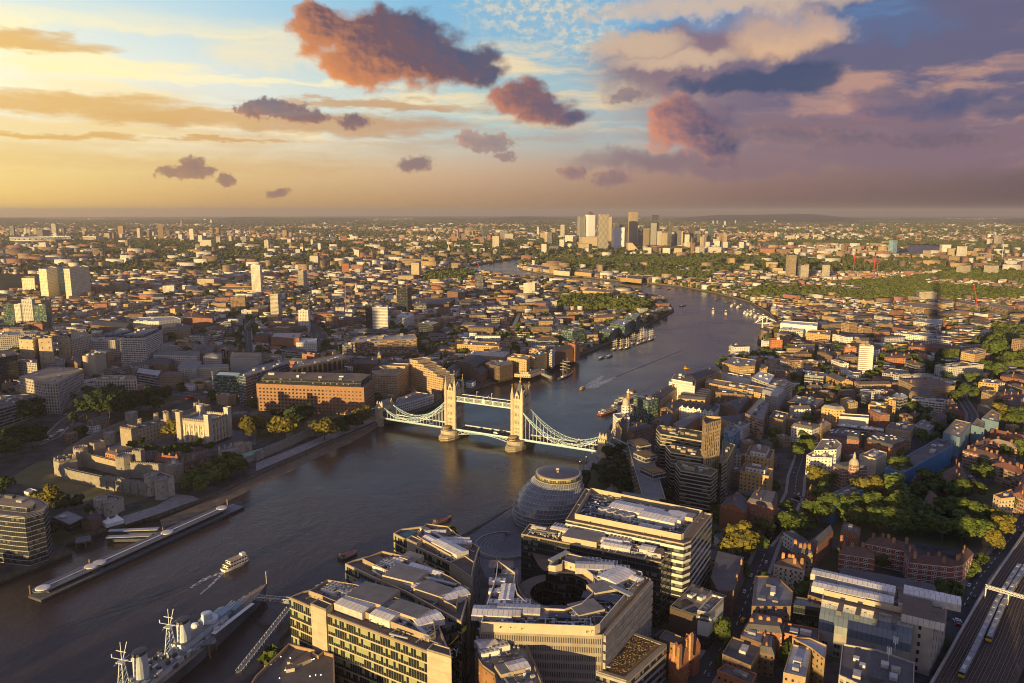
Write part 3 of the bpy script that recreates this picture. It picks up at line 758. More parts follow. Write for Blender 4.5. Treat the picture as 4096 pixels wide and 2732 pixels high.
def building(poly,h,wall,roof,label,name='office_block',cat='building',z0=GZ,kind='flat',par=.9,plant=3,chim=0,setb=None,rh=None,n=3,win=None,seed=None,group=None,occ=True,plant_mat='plant_box',unit_h=2.4,one=False,plainwall=None):
 """One building: an Empty with wall, roof and whatever stands on the roof as its parts."""
 poly=ccw(poly)
 if occ:occupy(poly,4.0)
 cx=sum(p[0]for p in poly)/len(poly);cy=sum(p[1]for p in poly)/len(poly)
 rr=random.Random(seed if seed is not None else int(abs(cx*7.3+cy*3.1)))
 far=math.hypot(cx,cy)>1500
 if one:
  mb=MB()
  if kind=='flat' or len(poly)!=4:
   mb.prism(poly,z0,z0+h,wall,roof)
  else:
   mb.prism(poly,z0,z0+h,wall,cap=False)
   for q in(split_quad(poly,n)if kind=='saw' else[poly]):
    if kind=='saw':q=[q[1],q[2],q[3],q[0]]
    ridge_roof(mb,q,z0+h,rh or 2.8,'gable' if kind=='saw' else kind,roof,wall)
  o=mb.build(name,origin=(cx,cy,z0));return tag(o,label,cat,group)
 t=thing(name,label,cat,(cx,cy,z0),group)
 zt=z0+h
 mb=MB();mb.prism(poly,z0,zt,wall,cap=False)
 if kind=='flat' and par:mb.ring(poly,zt,zt+par,.45,plainwall or wall)
 mb.build('wall',t)
 mr_=MB()
 if kind=='flat' or len(poly)!=4:
  mr_.cap(poly,zt+.02,roof)
 elif kind=='saw':
  for q in split_quad(poly,n):ridge_roof(mr_,[q[1],q[2],q[3],q[0]],zt,rh or 3.0,'gable',roof,wall)
 elif kind=='mansard':
  ip=inset_poly(poly,1.6)
  for i in range(4):
   a,b,c,d=poly[i],poly[(i+1)%4],ip[(i+1)%4],ip[i];L=math.dist(a,b)
   mr_.face([(*a,zt),(*b,zt),(*c,zt+(rh or 3.2)),(*d,zt+(rh or 3.2))],roof,[(0,0),(L,0),(L-1,3),(1,3)])
  mr_.cap(ip,zt+(rh or 3.2),'roof_felt')
 else:ridge_roof(mr_,poly,zt,rh or 3.4,kind,roof,wall)
 mr_.build('roof',t)
 e=max(range(len(poly)),key=lambda i:math.dist(poly[i],poly[i-1]));a,b=poly[e-1],poly[e]
 ang=math.atan2(b[1]-a[1],b[0]-a[0])
 if setb:
  ins,hh,wm=setb
  ip=inset_poly(poly,ins);m2=MB();m2.prism(ip,zt+.02,zt+hh,wm,roof);m2.build('penthouse',t)
  zt+=hh;base=ip
 else:base=poly
 if plant and kind=='flat':
  ip=inset_poly(base,2.5);xs=[p[0]for p in ip];ys=[p[1]for p in ip]
  k=0;tries=0;un=[];merged=MB()if far else None
  while k<plant and tries<60:
   tries+=1
   x,y=rr.uniform(min(xs),max(xs)),rr.uniform(min(ys),max(ys));L,D=rr.uniform(2.5,8.5),rr.uniform(2,4.5)
   q=rect(x,y,L,D,ang)
   if all(inpoly(np.array([p[0]]),np.array([p[1]]),ip)[0]for p in q)and all(math.hypot(x-X,y-Y)>(L+l)*.55 for X,Y,l in un):
    un.append((x,y,L));k+=1
    m2=merged or MB();m2.box((x,y,zt+.02),(L,D,rr.uniform(.5,1.15)*unit_h),rr.choice([plant_mat,plant_mat,'plant_dark','duct']),ang)
    if not merged:m2.build('rooftop_unit',t)
  if merged and merged.f:merged.build('rooftop_plant',t)
 if chim:
  P=[Vector(p)for p in poly]
  if len(P)==4:
   if(P[1]-P[0]).length<(P[2]-P[1]).length:P=P[1:]+P[:1]
   m0=(P[0]+P[3])/2;m1=(P[1]+P[2])/2
  else:m0,m1=Vector(a),Vector(b)
  merged=MB()if far else None
  for k in range(chim):
   p=m0.lerp(m1,(k+.5)/chim+rr.uniform(-.06,.06));off=(P[3 if len(P)==4 else 0]-P[0])*rr.choice([-.22,0,.22])
   m2=merged or MB();m2.box((p.x+off.x,p.y+off.y,zt+(rh or 3.0)*.35),(1.9,1.0,(rh or 3)*.65+1.7),'chimney_brick',ang)
   m2.box((p.x+off.x,p.y+off.y,zt+(rh or 3.0)+1.7),(1.4,.5,.6),'brick_rust',ang)
   if not merged:m2.build('chimney',t)
  if merged:merged.build('chimney',t)
 if win:
  windows(t,poly,z0,z0+h,**win)
 return t
def bld(fr,pts,h,wall,roof,label,depth=None,z0=GZ,**kw):
 return building(foot(fr,pts,z0+h,depth),h,wall,roof,label,z0=z0,**kw)
def tower(fr,x,yt,yb,w,wall,label,name='tower_block',roof='roof_grey',rot=None,dep=None,group=None,cat='tower block',cap=0,one=False,**kw):
 """Tower from its picture: centre column x, top row, base row and width in frame pixels."""
 p=W(fr,x,yb);s=FR[fr][2];z=max(18.0,hgt(fr,p,yt)-GZ)
 dpt=p.y*CP+(HC-GZ)*SP
 wm=w*s/FPX*dpt
 rot=rng.uniform(-.5,.5)if rot is None else rot
 d=dep or wm*.8
 k=abs(math.cos(rot))+abs(math.sin(rot))*d/wm
 L=wm/k;D=d/wm*L
 q=rect(p.x,p.y+D*.5,L,D,rot)
 return building(q,z,wall,roof,label,name=name,cat=cat,group=group,plant=1 if cap==0 else 0,par=.8,one=one,unit_h=3.5,**kw)
# trees
CROWN={}
def crown_mesh(seed,leaf,n=1500,size=.085,flat=1.0):
 """Unit crown (one high, its base at 0): leaf-sized faces spread through ragged clumps."""
 key=(seed,leaf,n)
 if key in CROWN:return CROWN[key]
 r=np.random.default_rng(seed*13+5)
 nc=11+seed%5
 cl=[]
 for k in range(nc):
  a=r.uniform(0,2*np.pi);rad=r.uniform(.08,.34);z=r.uniform(.22,.84)
  cl.append((rad*np.cos(a)*(1.15-abs(z-.5)),rad*np.sin(a)*(1.15-abs(z-.5)),z*flat,r.uniform(.12,.24)))
 cl.append((0,0,.45,.30));cl=np.array(cl)
 idx=r.choice(len(cl),n,p=cl[:,3]**2/(cl[:,3]**2).sum())
 d=r.normal(size=(n,3));d/=np.linalg.norm(d,axis=1)[:,None];d[:,2]=np.where(d[:,2]<-.45,-d[:,2],d[:,2])
 rad=cl[idx,3]*r.uniform(.72,1.12,n)
 c=cl[idx,:3]+d*rad[:,None]
 nn=d+r.normal(scale=.45,size=(n,3));nn/=np.linalg.norm(nn,axis=1)[:,None]
 t1=np.cross(nn,r.normal(size=(n,3)));t1/=np.linalg.norm(t1,axis=1)[:,None];t2=np.cross(nn,t1)
 s=size*r.uniform(.55,1.2,n)[:,None]
 v=np.stack([c-t1*s*.6-t2*s*.6,c+t1*s*.6-t2*s*.5,c+t1*s*.5+t2*s*.6,c-t1*s*.5+t2*s*.5],axis=1).reshape(-1,3)
 me=bpy.data.meshes.new('crown')
 me.vertices.add(4*n);me.vertices.foreach_set('co',v.astype(np.float32).ravel())
 me.loops.add(4*n);me.loops.foreach_set('vertex_index',np.arange(4*n,dtype=np.int32))
 me.polygons.add(n);me.polygons.foreach_set('loop_start',np.arange(0,4*n,4,dtype=np.int32));me.polygons.foreach_set('loop_total',np.full(n,4,dtype=np.int32))
 me.update(calc_edges=True);me.materials.append(MATS[leaf]);CROWN[key]=me
 return me
TRUNK=[]
def trunk_mesh(k):
 while len(TRUNK)<3:
  r=random.Random(len(TRUNK));mb=MB()
  mb.lathe((0,0,0),[(.032,0),(.022,.06),(.018,.35),(.012,.55)],'bark',7)
  for q in range(5):
   a=r.uniform(0,6.28);z=r.uniform(.24,.42);R_=r.uniform(.16,.28)
   mb.bar((0,0,z),(R_*math.cos(a),R_*math.sin(a),z+r.uniform(.15,.3)),.014,'bark',5)
  o=mb.build('trunk');TRUNK.append(o.data);bpy.data.objects.remove(o)
 return TRUNK[k%3]
NTREE=[0]
def tree(p,h,w,label,leaf='leaf_green',group=None,seed=None,name='tree',z=GZ,trunk=True,occ=True):
 i=NTREE[0]=NTREE[0]+1
 seed=i if seed is None else seed
 t=thing(name,label,'tree',(p[0],p[1],z),group)
 if trunk:
  a=bpy.data.objects.new('trunk',trunk_mesh(seed));COL.objects.link(a);a.parent=t;a.scale=(h,h,h)
 c=bpy.data.objects.new('crown',crown_mesh(seed%5,leaf));COL.objects.link(c);c.parent=t
 c.location=(0,0,h*.16);c.scale=(w/.78,w/.78,h*.84);c.rotation_euler=(0,0,seed*1.7)
 if occ:occupy(circ(p[0],p[1],w*.42,8))
 return t
def trees(fr,spots,label,group,leaf='leaf_green',h=13,z=GZ,**kw):
 """Spots: (x, y of the trunk's foot, crown width in frame pixels[, height factor])."""
 for s in spots:
  p=W(fr,s[0],s[1],z);w=s[2]*FR[fr][2]/FPX*(p.y*CP+(HC-z)*SP)
  hh=(s[3]if len(s)>3 else 1.0)*w*1.12
  lf=s[4]if len(s)>4 else leaf
  tree((p.x,p.y),hh,w,s[5]if len(s)>5 else label,lf,None if len(s)>5 else group,z=z,**kw)
# vehicles and people
CARS={}
def car_mesh(kind,paint):
 k=(kind,paint)
 if k in CARS:return CARS[k]
 mb=MB()
 if kind=='car':
  prof=[(-2.1,.35),(2.1,.35),(2.15,.75),(1.3,.92),(.75,1.42),(-1.0,1.45),(-1.75,.98),(-2.15,.85)];wd=1.75
 elif kind=='van':
  prof=[(-2.6,.4),(2.6,.4),(2.65,1.1),(1.9,1.35),(1.5,2.2),(-2.6,2.25)];wd=1.95
 elif kind=='lorry':
  prof=[(-4.6,.6),(4.6,.6),(4.6,2.9),(3.0,3.0),(2.9,3.6),(-4.6,3.6)];wd=2.4
 else:
  prof=[(-5.5,.35),(5.5,.35),(5.5,4.1),(5.2,4.35),(-5.3,4.35),(-5.5,4.0)];wd=2.5
 for s in(-1,1):
  pts=[(x,s*wd/2*(.86 if z>1.2 and kind=='car' else 1),z)for x,z in prof]
  mb.face(pts if s<0 else pts[::-1],paint)
 n=len(prof)
 for i in range(n):
  (x0,z0),(x1,z1)=prof[i],prof[(i+1)%n]
  f=lambda z:wd/2*(.86 if z>1.2 and kind=='car' else 1)
  g=kind=='car' and i in(3,5)or kind=='van' and i==3
  mb.face([(x1,-f(z1),z1),(x0,-f(z0),z0),(x0,f(z0),z0),(x1,f(z1),z1)],'glass' if g else paint)
 for s in(-1,1):
  if kind=='car':mb.face([(x,s*(wd/2*.9+.03),z)for x,z in((-1.3,1.0),(1.0,1.0),(.65,1.36),(-.95,1.36))][::s],'glass')
  if kind=='bus':
   for z in(1.2,3.0):mb.face([(x,s*(wd/2+.03),zz)for x,zz in((-5.1,z),(5.1,z),(5.1,z+.8),(-5.1,z+.8))][::s],'glass')
 for x in(-.62,.62):
  for s in(-1,1):
   L=max(p[0]for p in prof);r=.33 if kind=='car' else .45
   mb.bar((x*L,s*(wd/2-.22),r),(x*L,s*(wd/2+.02),r),r*2,'rubber',10)
 o=mb.build(kind);CARS[k]=o.data;bpy.data.objects.remove(o)
 return CARS[k]
def car(p,ang,paint='car_white',kind='car',label=None,group=None,z=GZ+.03):
 nm={'car':'car','van':'van','bus':'bus','lorry':'lorry'}[kind]
 o=bpy.data.objects.new(nm,car_mesh(kind,paint));COL.objects.link(o)
 o.location=(p[0],p[1],z);o.rotation_euler=(0,0,ang)
 return tag(o,label,nm,group)
PERS={}
def person_mesh(top):
 if top in PERS:return PERS[top]
 mb=MB()
 me=bpy.data.meshes.new('person_skin')
 J=[(0,0,.95),(.0,0,1.25),(0,0,1.45),(0,0,1.55),(0,.02,1.68),(.1,.02,.9),(.11,.08,.48),(.11,.02,.06),(-.1,-.02,.9),(-.11,-.1,.48),(-.11,-.2,.07),(.2,0,1.42),(.26,.03,1.14),(.27,.12,.9),(-.2,0,1.42),(-.26,-.03,1.14),(-.27,.04,.9)]
 E=[(0,1),(1,2),(2,3),(3,4),(0,5),(5,6),(6,7),(0,8),(8,9),(9,10),(2,11),(11,12),(12,13),(2,14),(14,15),(15,16)]
 Rr=[.16,.16,.17,.06,.12,.1,.075,.06,.1,.075,.06,.07,.05,.05,.07,.05,.05]
 me.from_pydata(J,E,[]);ob=bpy.data.objects.new('tmp',me);COL.objects.link(ob)
 sk=ob.modifiers.new('s','SKIN')
 for v,r_ in zip(me.skin_vertices[0].data,Rr):v.radius=(r_,r_*.8)
 me.skin_vertices[0].data[0].use_root=True
 dg=bpy.context.evaluated_depsgraph_get()
 m2=bpy.data.meshes.new_from_object(ob.evaluated_get(dg));bpy.data.objects.remove(ob)
 m2.name='person';m2.materials.clear();m2.materials.append(MATS[top])
 PERS[top]=m2
 return m2
def person(p,ang,top,label,group,z=GZ+.03):
 o=bpy.data.objects.new('person',person_mesh(top));COL.objects.link(o)
 o.location=(p[0],p[1],z);o.rotation_euler=(0,0,ang)
 return tag(o,label,'person',group)
def text(body,size,loc,rot,m,parent=None,name='lettering',extrude=.05,sx=1.0):
 cu=bpy.data.curves.new('lettering','FONT');cu.body=body;cu.size=size;cu.extrude=extrude;cu.align_x='CENTER';cu.align_y='CENTER'
 ob=bpy.data.objects.new('tmp',cu);COL.objects.link(ob)
 dg=bpy.context.evaluated_depsgraph_get()
 me=bpy.data.meshes.new_from_object(ob.evaluated_get(dg));bpy.data.objects.remove(ob)
 me.materials.clear();me.materials.append(MATS[m])
 o=bpy.data.objects.new(name,me);COL.objects.link(o)
 if parent is not None:
  o.parent=parent;loc=Vector(loc)-Vector(parent['_o'])
 o.location=loc;o.rotation_euler=rot;o.scale=(sx,1,1)
 return o
def sheet(name,fr,pts,m,z=GZ+.05,kind='structure',occ=True,grow=0.0):
 P=ccw(parse(fr,pts,z));mb=MB();mb.cap(P,z,m)
 o=mb.build(name);o['kind']=kind
 if occ:occupy(P,grow)
 return o
def road(name,fr,pts,w,m='asphalt',z=GZ+.06,line=True,pave=2.4,occ=True):
 """Carriageway strip with raised pavements beside it and a dashed centre line."""
 P=[W(fr,*p,z)if not isinstance(p,Vector)else p for p in pts]
 L,Rr=strip(P,w);mb=MB()
 for i in range(len(P)-1):
  mb.face([(*Rr[i],z),(*Rr[i+1],z),(*L[i+1],z),(*L[i],z)],m)
 if line:
  for i in range(len(P)-1):
   a,b=Vector(P[i][:2]),Vector(P[i+1][:2]);d=b-a;n=int(d.length//9)
   if n<1:continue
   dn=d.normalized();q=Vector((-dn.y,dn.x))*.16
   for k in range(n):
    s0=a+dn*(k*9);s1=s0+dn*4
    mb.face([(*(s0-q),z+.012),(*(s1-q),z+.012),(*(s1+q),z+.012),(*(s0+q),z+.012)],'paint_white')
 o=mb.build(name);struct(o)
 if pave:
  L2,R2=strip(P,w+2*pave);mp=MB();zz=z+.13
  for i in range(len(P)-1):
   for A,B in((L,L2),(R2,Rr)):
    mp.face([(*A[i],zz),(*A[i+1],zz),(*B[i+1],zz),(*B[i],zz)],'paving')
   mp.face([(*L[i],z),(*L[i+1],z),(*L[i+1],zz),(*L[i],zz)],'kerb');mp.face([(*Rr[i+1],z),(*Rr[i],z),(*Rr[i],zz),(*Rr[i+1],zz)],'kerb')
  struct(mp.build('pavement'))
 if occ:
  L2,R2=strip(P,w+2*pave)
  for i in range(len(P)-1):occupy([tuple(L2[i]),tuple(L2[i+1]),tuple(R2[i+1]),tuple(R2[i])])
 return P
def on_path(P,s):
 """Point and heading at distance s along a path of points."""
 for i in range(len(P)-1):
  a,b=Vector(P[i][:2]),Vector(P[i+1][:2]);L=(b-a).length
  if s<=L or i==len(P)-2:
   d=(b-a).normalized();return a+d*s,math.atan2(d.y,d.x)
  s-=L
# the bascule bridge
BO=Vector((-27.2,796.0));BA=math.atan2(-.465,.885)
def B2W(x,y):return BO+Vector((x*math.cos(BA)-y*math.sin(BA),x*math.sin(BA)+y*math.cos(BA)))
def bridge():
 t=thing('suspension_bridge','stone bridge with two gothic towers, high walkways and pale blue suspension chains','bridge',(BO.x,BO.y,0),rot=BA)
 t['_o']=(0,0,0)
 S,G='portland','granite'
 for sx in(-1,1):
  X=sx*41.0
  m=MB();prof=[(0,-28),(6,-23.5),(9.4,-15),(10.2,-8),(10.2,8),(9.4,15),(6,23.5),(0,28),(-6,23.5),(-9.4,15),(-10.2,8),(-10.2,-8),(-9.4,-15),(-6,-23.5)]
  m.prism([(X+a,b)for a,b in prof],-2,3.8,G,inset=.0)
  m.prism([(X+a*.985,b*.985)for a,b in prof],3.8,5.2,G,inset=.10)
  m.prism([(X+a*.93,b)for a,b in circ(0,0,10.6,28)]if False else[(X+(9.6 if abs(b)<13 else 9.6)*math.copysign(1,a)*min(1,abs(a)),b)for a,b in[(1,-11),(1,11)]]+[(X+9.6*math.cos(q),11+9.6*math.sin(q))for q in[k*math.pi/10 for k in range(1,10)]]+[(X-9.6,11),(X-9.6,-11)]+[(X-9.6*math.cos(q),-11-9.6*math.sin(q))for q in[k*math.pi/10 for k in range(1,10)]],3.5,9.3,G,'paving')
  P=m.build('pier',t)
  mm=MB();mm.prism([(X+a*1.004,b*1.004)for a,b in prof],1.0,2.3,'algae',cap=False);mm.build('algae_band',P)
  m=MB();m.lathe((X-2,-14.5,9.3),[(4.2,0),(4.2,3.2)],'glass_band_cabin',12);m.lathe((X-2,-14.5,12.5),[(5.0,0),(4.6,.7),(1.0,1.1)],'roof_tan',12);m.build('control_cabin',t)
  tw,td=5.6,8.6
  m=MB()
  z0,z1=9.0,51.0
  m.box((X-0,-td+1.6,z0),(2*tw,3.2,z1-z0),'bridge_stone');m.box((X,td-1.6,z0),(2*tw,3.2,z1-z0),'bridge_stone')
  m.box((X,0,20.0),(2*tw-.02,2*td-6.4,z1-20.0),'bridge_stone',bottom=True)
  for q in(-1,1):
   for k in range(6):
    a0=k*math.pi/12;y_in=(td-3.2)*math.cos(a0);zz=14.8+5.2*math.sin(a0)
    m.box((X,q*(y_in+(td-3.2))/2+q*.0,zz),(2*tw-.04,max(.05,(td-3.2)-y_in),20.0-zz),S)
  m.build('tower',t)
  m=MB()
  for z in(22.5,31.0,39.5,47.0,51.0):m.box((X,0,z),(2*tw+.7,2*td+.7,.7),S)
  for k in range(12):m.box((X-tw+.6+k*1.0,-td-.2,51.7),(.5,.4,.9),S)
  m.build('string_course',t)
  for(u,v)in((-1,-1),(1,-1),(-1,1),(1,1)):
   c=(X+u*tw,v*td,9.0);m=MB()
   m.lathe(c,[(1.75,0),(1.75,13.5),(1.95,13.6),(1.7,14.2),(1.7,38),(2.05,38.2),(2.05,39.0),(1.75,39.4),(1.75,46.5),(2.0,46.8),(2.0,47.5)],'portland',8)
   m.lathe((c[0],c[1],56.5),[(1.75,0),(.9,4.6),(.18,8.8)],'portland',8);T_=m.build('corner_turret',t)
   m=MB();m.bar((c[0],c[1],65.0),(c[0],c[1],68.0),.28,'gold');m.bar((c[0]-.7,c[1],66.9),(c[0]+.7,c[1],66.9),.28,'gold');m.build('cross',T_)
  m=MB();zr=52.0
  a=[(X-4.6,-7.6),(X+4.6,-7.6),(X+4.6,7.6),(X-4.6,7.6)];r_=[(X-.7,-1.4),(X+.7,-1.4),(X+.7,1.4),(X-.7,1.4)]
  for i in range(4):
   j=(i+1)%4;m.face([(*a[i],zr),(*a[j],zr),(*r_[j],68.2),(*r_[i],68.2)],'lead_roof')
  m.cap(r_,68.2,'lead');m.build('spire_roof',t)
  m=MB();m.bar((X,0,68.2),(X,0,73.5),.35,'gold');m.lathe((X,0,68.6),[(.9,0),(.9,.5),(.2,.9)],'gold',8);m.bar((X-.8,0,72),(X+.8,0,72),.3,'gold');m.build('finial',t)
  for(ux,uy,wd,ln)in((0,-1,4.4,td),(0,1,4.4,td),(-1,0,5.2,tw),(1,0,5.2,tw)):
   m=MB();cx,cy=X+ux*(ln+.1),uy*(ln+.1);tx,ty=-uy,ux
   zt=51.0;o1=[(cx+tx*s*wd/2+ux*d,cy+ty*s*wd/2+uy*d)for s,d in((-1,-2.0),(1,-2.0),(1,.1),(-1,.1))]
   m.prism(ccw(o1),zt,zt+5.0,'portland',cap=False)
   q=[Vector(p)for p in o1];ap0=(q[0]+q[1])/2;ap1=(q[2]+q[3])/2
   m.face([(*q[3],zt+5),(*q[2],zt+5),(*ap1,zt+9.5)],S);m.face([(*q[0],zt+5),(*q[3],zt+5),(*ap1,zt+9.5),(*ap0,zt+9.5)],'lead');m.face([(*q[2],zt+5),(*q[1],zt+5),(*ap0,zt+9.5),(*ap1,zt+9.5)],'lead')
   m.box((cx+ux*.12,cy+uy*.12,zt+1.2),(1.9 if uy else .3,1.9 if ux else .3,3.2),'steel_dark')
   m.build('gable',t)
  def win(x,y,z,w,h,rot):
   o=bpy.data.objects.new('window',win_mesh(w,h,'window_stone','glass'));COL.objects.link(o);o.parent=t;o.location=(x,y,z);o.rotation_euler=(0,0,rot)
  for fy,rot in((-1,0),(1,math.pi)):
   for z,h,cnt in((11.2,3.0,1),(15.0,2.6,3),(19.0,2.4,3),(25.0,3.6,3),(33.6,3.4,3),(42.0,3.6,3)):
    for k in range(cnt):win(X+(k-(cnt-1)/2)*1.9,fy*(td+.05),z,1.3,h,rot)
  for fx,rot in((1,math.pi/2),(-1,-math.pi/2)):
   for z,h in((25.0,3.6),(33.6,3.4),(42.0,3.6)):
    for k in range(4):win(X+fx*(tw+.05),(k-1.5)*2.9,z,1.5,h,rot)
 for y in(-5.6,5.6):
  m=MB();m.box((0,y,40.4),(70.8,3.4,1.3),'bridge_white',bottom=True);m.box((0,y,45.8),(70.8,3.6,.6),'bridge_white',0,'roof_grey');m.box((0,y,41.7),(70.0,2.6,4.1),'steel_dark')
  for k in range(7):
   m.box((-35+k*11.66,y,41.6),(1.4,3.7,4.3),'panel_white')
  W_=m.build('walkway',t)
  m=MB()
  for s in(-1,1):
   for k in range(44):
    x=-35.2+k*1.6
    m.bar((x,y+s*1.5,41.7),(x+1.6,y+s*1.5,45.8),.26,'bridge_white');m.bar((x+1.6,y+s*1.5,41.7),(x,y+s*1.5,45.8),.26,'bridge_white')
  m.build('lattice',W_)
  m=MB();m.box((0,y-1.95,41.2),(3.4,.5,5.6),'panel_white');m.lathe((0,y-1.95,46.8),[(1.2,0),(.9,.5),(.3,1.6)],'gold',8);m.build('crest',W_)
 for x in(-9,9):
  m=MB();m.bar((x,-5.6,46.4),(x,-5.6,54.5),.22,'steel_white');F=m.build('flagpole',t)
  m=MB();m.face([(x,-5.6,54.3),(x+1.9,-5.5,54.1),(x+1.9,-5.5,52.9),(x,-5.6,53.1)],'flag_blue');m.face([(x+.2,-5.62,53.85),(x+1.8,-5.53,53.7),(x+1.8,-5.53,53.4),(x+.2,-5.62,53.55)],'flag_red');m.build('flag',F)
 m=MB()
 for x0,x1 in((-134,-34),(-31.4,31.4),(34,134)):
  m.box(((x0+x1)/2,0,8.0),(x1-x0,18.4,1.1),'asphalt',bottom=True)
 m.box((-41,0,8.05),(14,11,1.1),'asphalt');m.box((41,0,8.05),(14,11,1.1),'asphalt')
 D=m.build('road_deck',t)
 m=MB()
 for k in range(66):
  x=-132+k*4
  if abs(abs(x)-41)>8:m.box((x,0,9.1),(1.9,.2,.02),'paint_white')
 m.build('lane_marking',D)
 for y in(-9.2,9.2):
  for x0,x1 in((-134,-47),(-33,33),(47,134)):
   m=MB();m.box(((x0+x1)/2,y,8.2),(x1-x0,.5,1.0),'bridge_blue');m.box(((x0+x1)/2,y,9.2),(x1-x0,.35,1.15),'bridge_white')
   for k in range(int((x1-x0)/4)):m.box((x0+2+k*4,y,9.1),(.5,.6,1.5),'panel_tan')
   m.build('parapet',t)
 for y in(-8.4,-3,3,8.4):
  m=MB()
  for sx in(-1,1):
   pr=None
   for k in range(11):
    x=sx*(32-k*3.2);zl=3.4+4.4*math.sin(k/10*math.pi/2)
    if pr:m.bar((pr[0],y,pr[1]),(x,y,zl),.5,'bridge_white');m.bar((pr[0],y,pr[1])if k%2 else(pr[0],y,8.0),(x,y,8.0)if k%2 else(x,y,zl),.32,'bridge_white')
    pr=(x,zl)
  m.build('bascule_truss',t)
 def chain(s,y):
  pts=[]
  for k in range(21):
   u=k/20;x=47.3+u*83.5
   v=(u-.68)/.68
   zu=12.8+26.6*v*v if u<.68 else 12.8+8.6*((u-.68)/.32)**1.6
   d=4.2*math.sin(math.pi*min(u/.68,1))**.8 if u<.68 else 2.3*math.sin(math.pi*(u-.68)/.32)**.9
   pts.append((s*x,zu+.0,max(zu-d-.5,10.2)))
  m=MB();h_=MB()
  for k in range(20):
   a,b=pts[k],pts[k+1]
   for q in(1,2):m.bar((a[0],y,a[q]),(b[0],y,b[q]),.5 if q==1 else .4,'bridge_blue' if q==1 else 'bridge_white')
   m.bar((a[0],y,a[1]),(b[0],y,b[2]),.22,'bridge_white');m.bar((a[0],y,a[2]),(b[0],y,b[1]),.22,'bridge_white')
   if k:m.bar((a[0],y,a[1]),(a[0],y,a[2]),.28,'bridge_white')
   if k and a[2]>10.6:h_.bar((a[0],y,a[2]),(a[0],y,9.0),.3,'bridge_white')
  C_=m.build('suspension_chain',t);h_.build('hanger',C_)
  x=s*(47.3+.68*83.5);m=MB();m.box((x,y,11.5),(1.7,.9,2.2),'panel_white');m.bar((x,y-.5,12.6),(x,y+.5,12.6),.9,'paint_red',10);m.build('link_plate',C_)
 for s in(-1,1):
  for y in(-8.6,8.6):chain(s,y)
 for sx in(-1,1):
  X=sx*137.0;m=MB()
  for y in(-10.6,10.6):
   m.box((X,y,-2),(9.6,5.4,13.2),'granite');m.box((X,y,11.2),(7.6,4.6,11.0),'bridge_stone')
   for k in range(4):
    for q in(-1,1):m.box((X-3+k*2,y+q*2.1,22.2),(1.0,.5,1.2),S)
  m.box((X,0,16.5),(6.4,16.8,5.6),'bridge_stone',bottom=True)
  m.build('abutment_tower',t)
  m=MB();q=rect(X,0,17.5,6.0,math.pi/2);ridge_roof(m,q,22.0,6.8,'gable','lead_roof','portland');m.build('abutment_roof',t)
  for y in(-10.6,10.6):
   for u in((-1,1)if y<0 else(1,)):
    m=MB();m.lathe((X+u*3.2,y+(1.6 if y<0 else-1.6),22.2),[(1.2,0),(1.2,2.6),(1.4,2.8),(.12,7.2)],'portland',8);m.build('abutment_turret',t)
  for y in(-8.6,8.6):
   m=MB();m.bar((X+sx*4,y,20.4),(X+sx*44,y,6.5),1.1,'bridge_blue');m.bar((X+sx*4,y-.6,20.5),(X+sx*44,y-.6,6.6),.3,'bridge_white');m.build('backstay',t)
 return t
facade('bridge_stone',(.50,.405,.26),50,50,2,3,2,3,rnd=0);facade('glass_band_cabin',(.45,.36,.22),1.4,3.2,.1,.9,.3,.85,rnd=0)
mat('algae',(.16,.17,.05),.9,.4,.4,col2=(.28,.21,.10));mat('window_stone',(.66,.60,.48),.8,.1,1.0);roofmat('lead_roof',(.25,.26,.25),seam=1.3,var=.2)
bridge()
_bc=[(-118,-3.5,'car_white','car'),(-96,3,'car_silver','car'),(-84,-3,'car_black','car'),(-78,3.4,'car_blue','car'),(-70,-3.2,'car_silver','car'),(-22,-3,'car_black','car'),(-12,3.1,'car_black','car'),(2,3,'car_black','car'),(13,-3,'car_white','van'),(17,3.3,'car_black','car'),(62,3.2,'car_silver','car'),(72,3.0,'car_red','car'),(80,-3,'car_silver','car'),(92,-3.2,'car_white','car'),(104,3.2,'car_black','car'),(112,-3,'car_black','car'),(124,-3.0,'car_white','car')]
for i,(x,y,pnt,k)in enumerate(_bc):
 p=B2W(x,y);c_=pnt.split('_')[1]
 one=sum(1 for q in _bc if q[2]==pnt and q[3]==k)==1
 car(p,BA+(0 if y<0 else math.pi),pnt,k,f'{c_} {k} crossing the towered bridge',None if one else f'{c_} cars crossing the bridge',z=9.13)
NAP=[B2W(-134,0),B2W(-200,3),B2W(-300,16),B2W(-420,40),B2W(-500,40)]
SAP=[B2W(134,0),B2W(178,-1),B2W(215,-3)]
def approach(name,P,z=8.6,w=18,arches=True):
 Lf,Rt=strip(P,w);mb=MB()
 for i in range(len(P)-1):
  a,b,c,d=Rt[i],Rt[i+1],Lf[i+1],Lf[i]
  mb.face([(*a,z),(*b,z),(*c,z),(*d,z)],'asphalt')
  for s,e in((a,b),(c,d)):
   mb.face([(*s,GZ-1),(*e,GZ-1),(*e,z+.9),(*s,z+.9)],'stone_warm');mb.face([(*e,z),(*s,z),(*s,z+.9),(*e,z+.9)],'stone_warm')
  m=Vector(P[i][:2]);n=Vector(P[i+1][:2]);dd=(n-m).normalized();q=Vector((-dd.y,dd.x))*.15
  for k in range(int((n-m).length//9)):
   s0=m+dd*k*9;s1=s0+dd*4;mb.face([(*(s0-q),z+.02),(*(s1-q),z+.02),(*(s1+q),z+.02),(*(s0+q),z+.02)],'paint_white')
 struct(mb.build(name))
 for i in range(len(P)-1):occupy([tuple(Lf[i]),tuple(Lf[i+1]),tuple(Rt[i+1]),tuple(Rt[i])],2)
approach('approach_road',NAP);approach('approach_road',SAP)
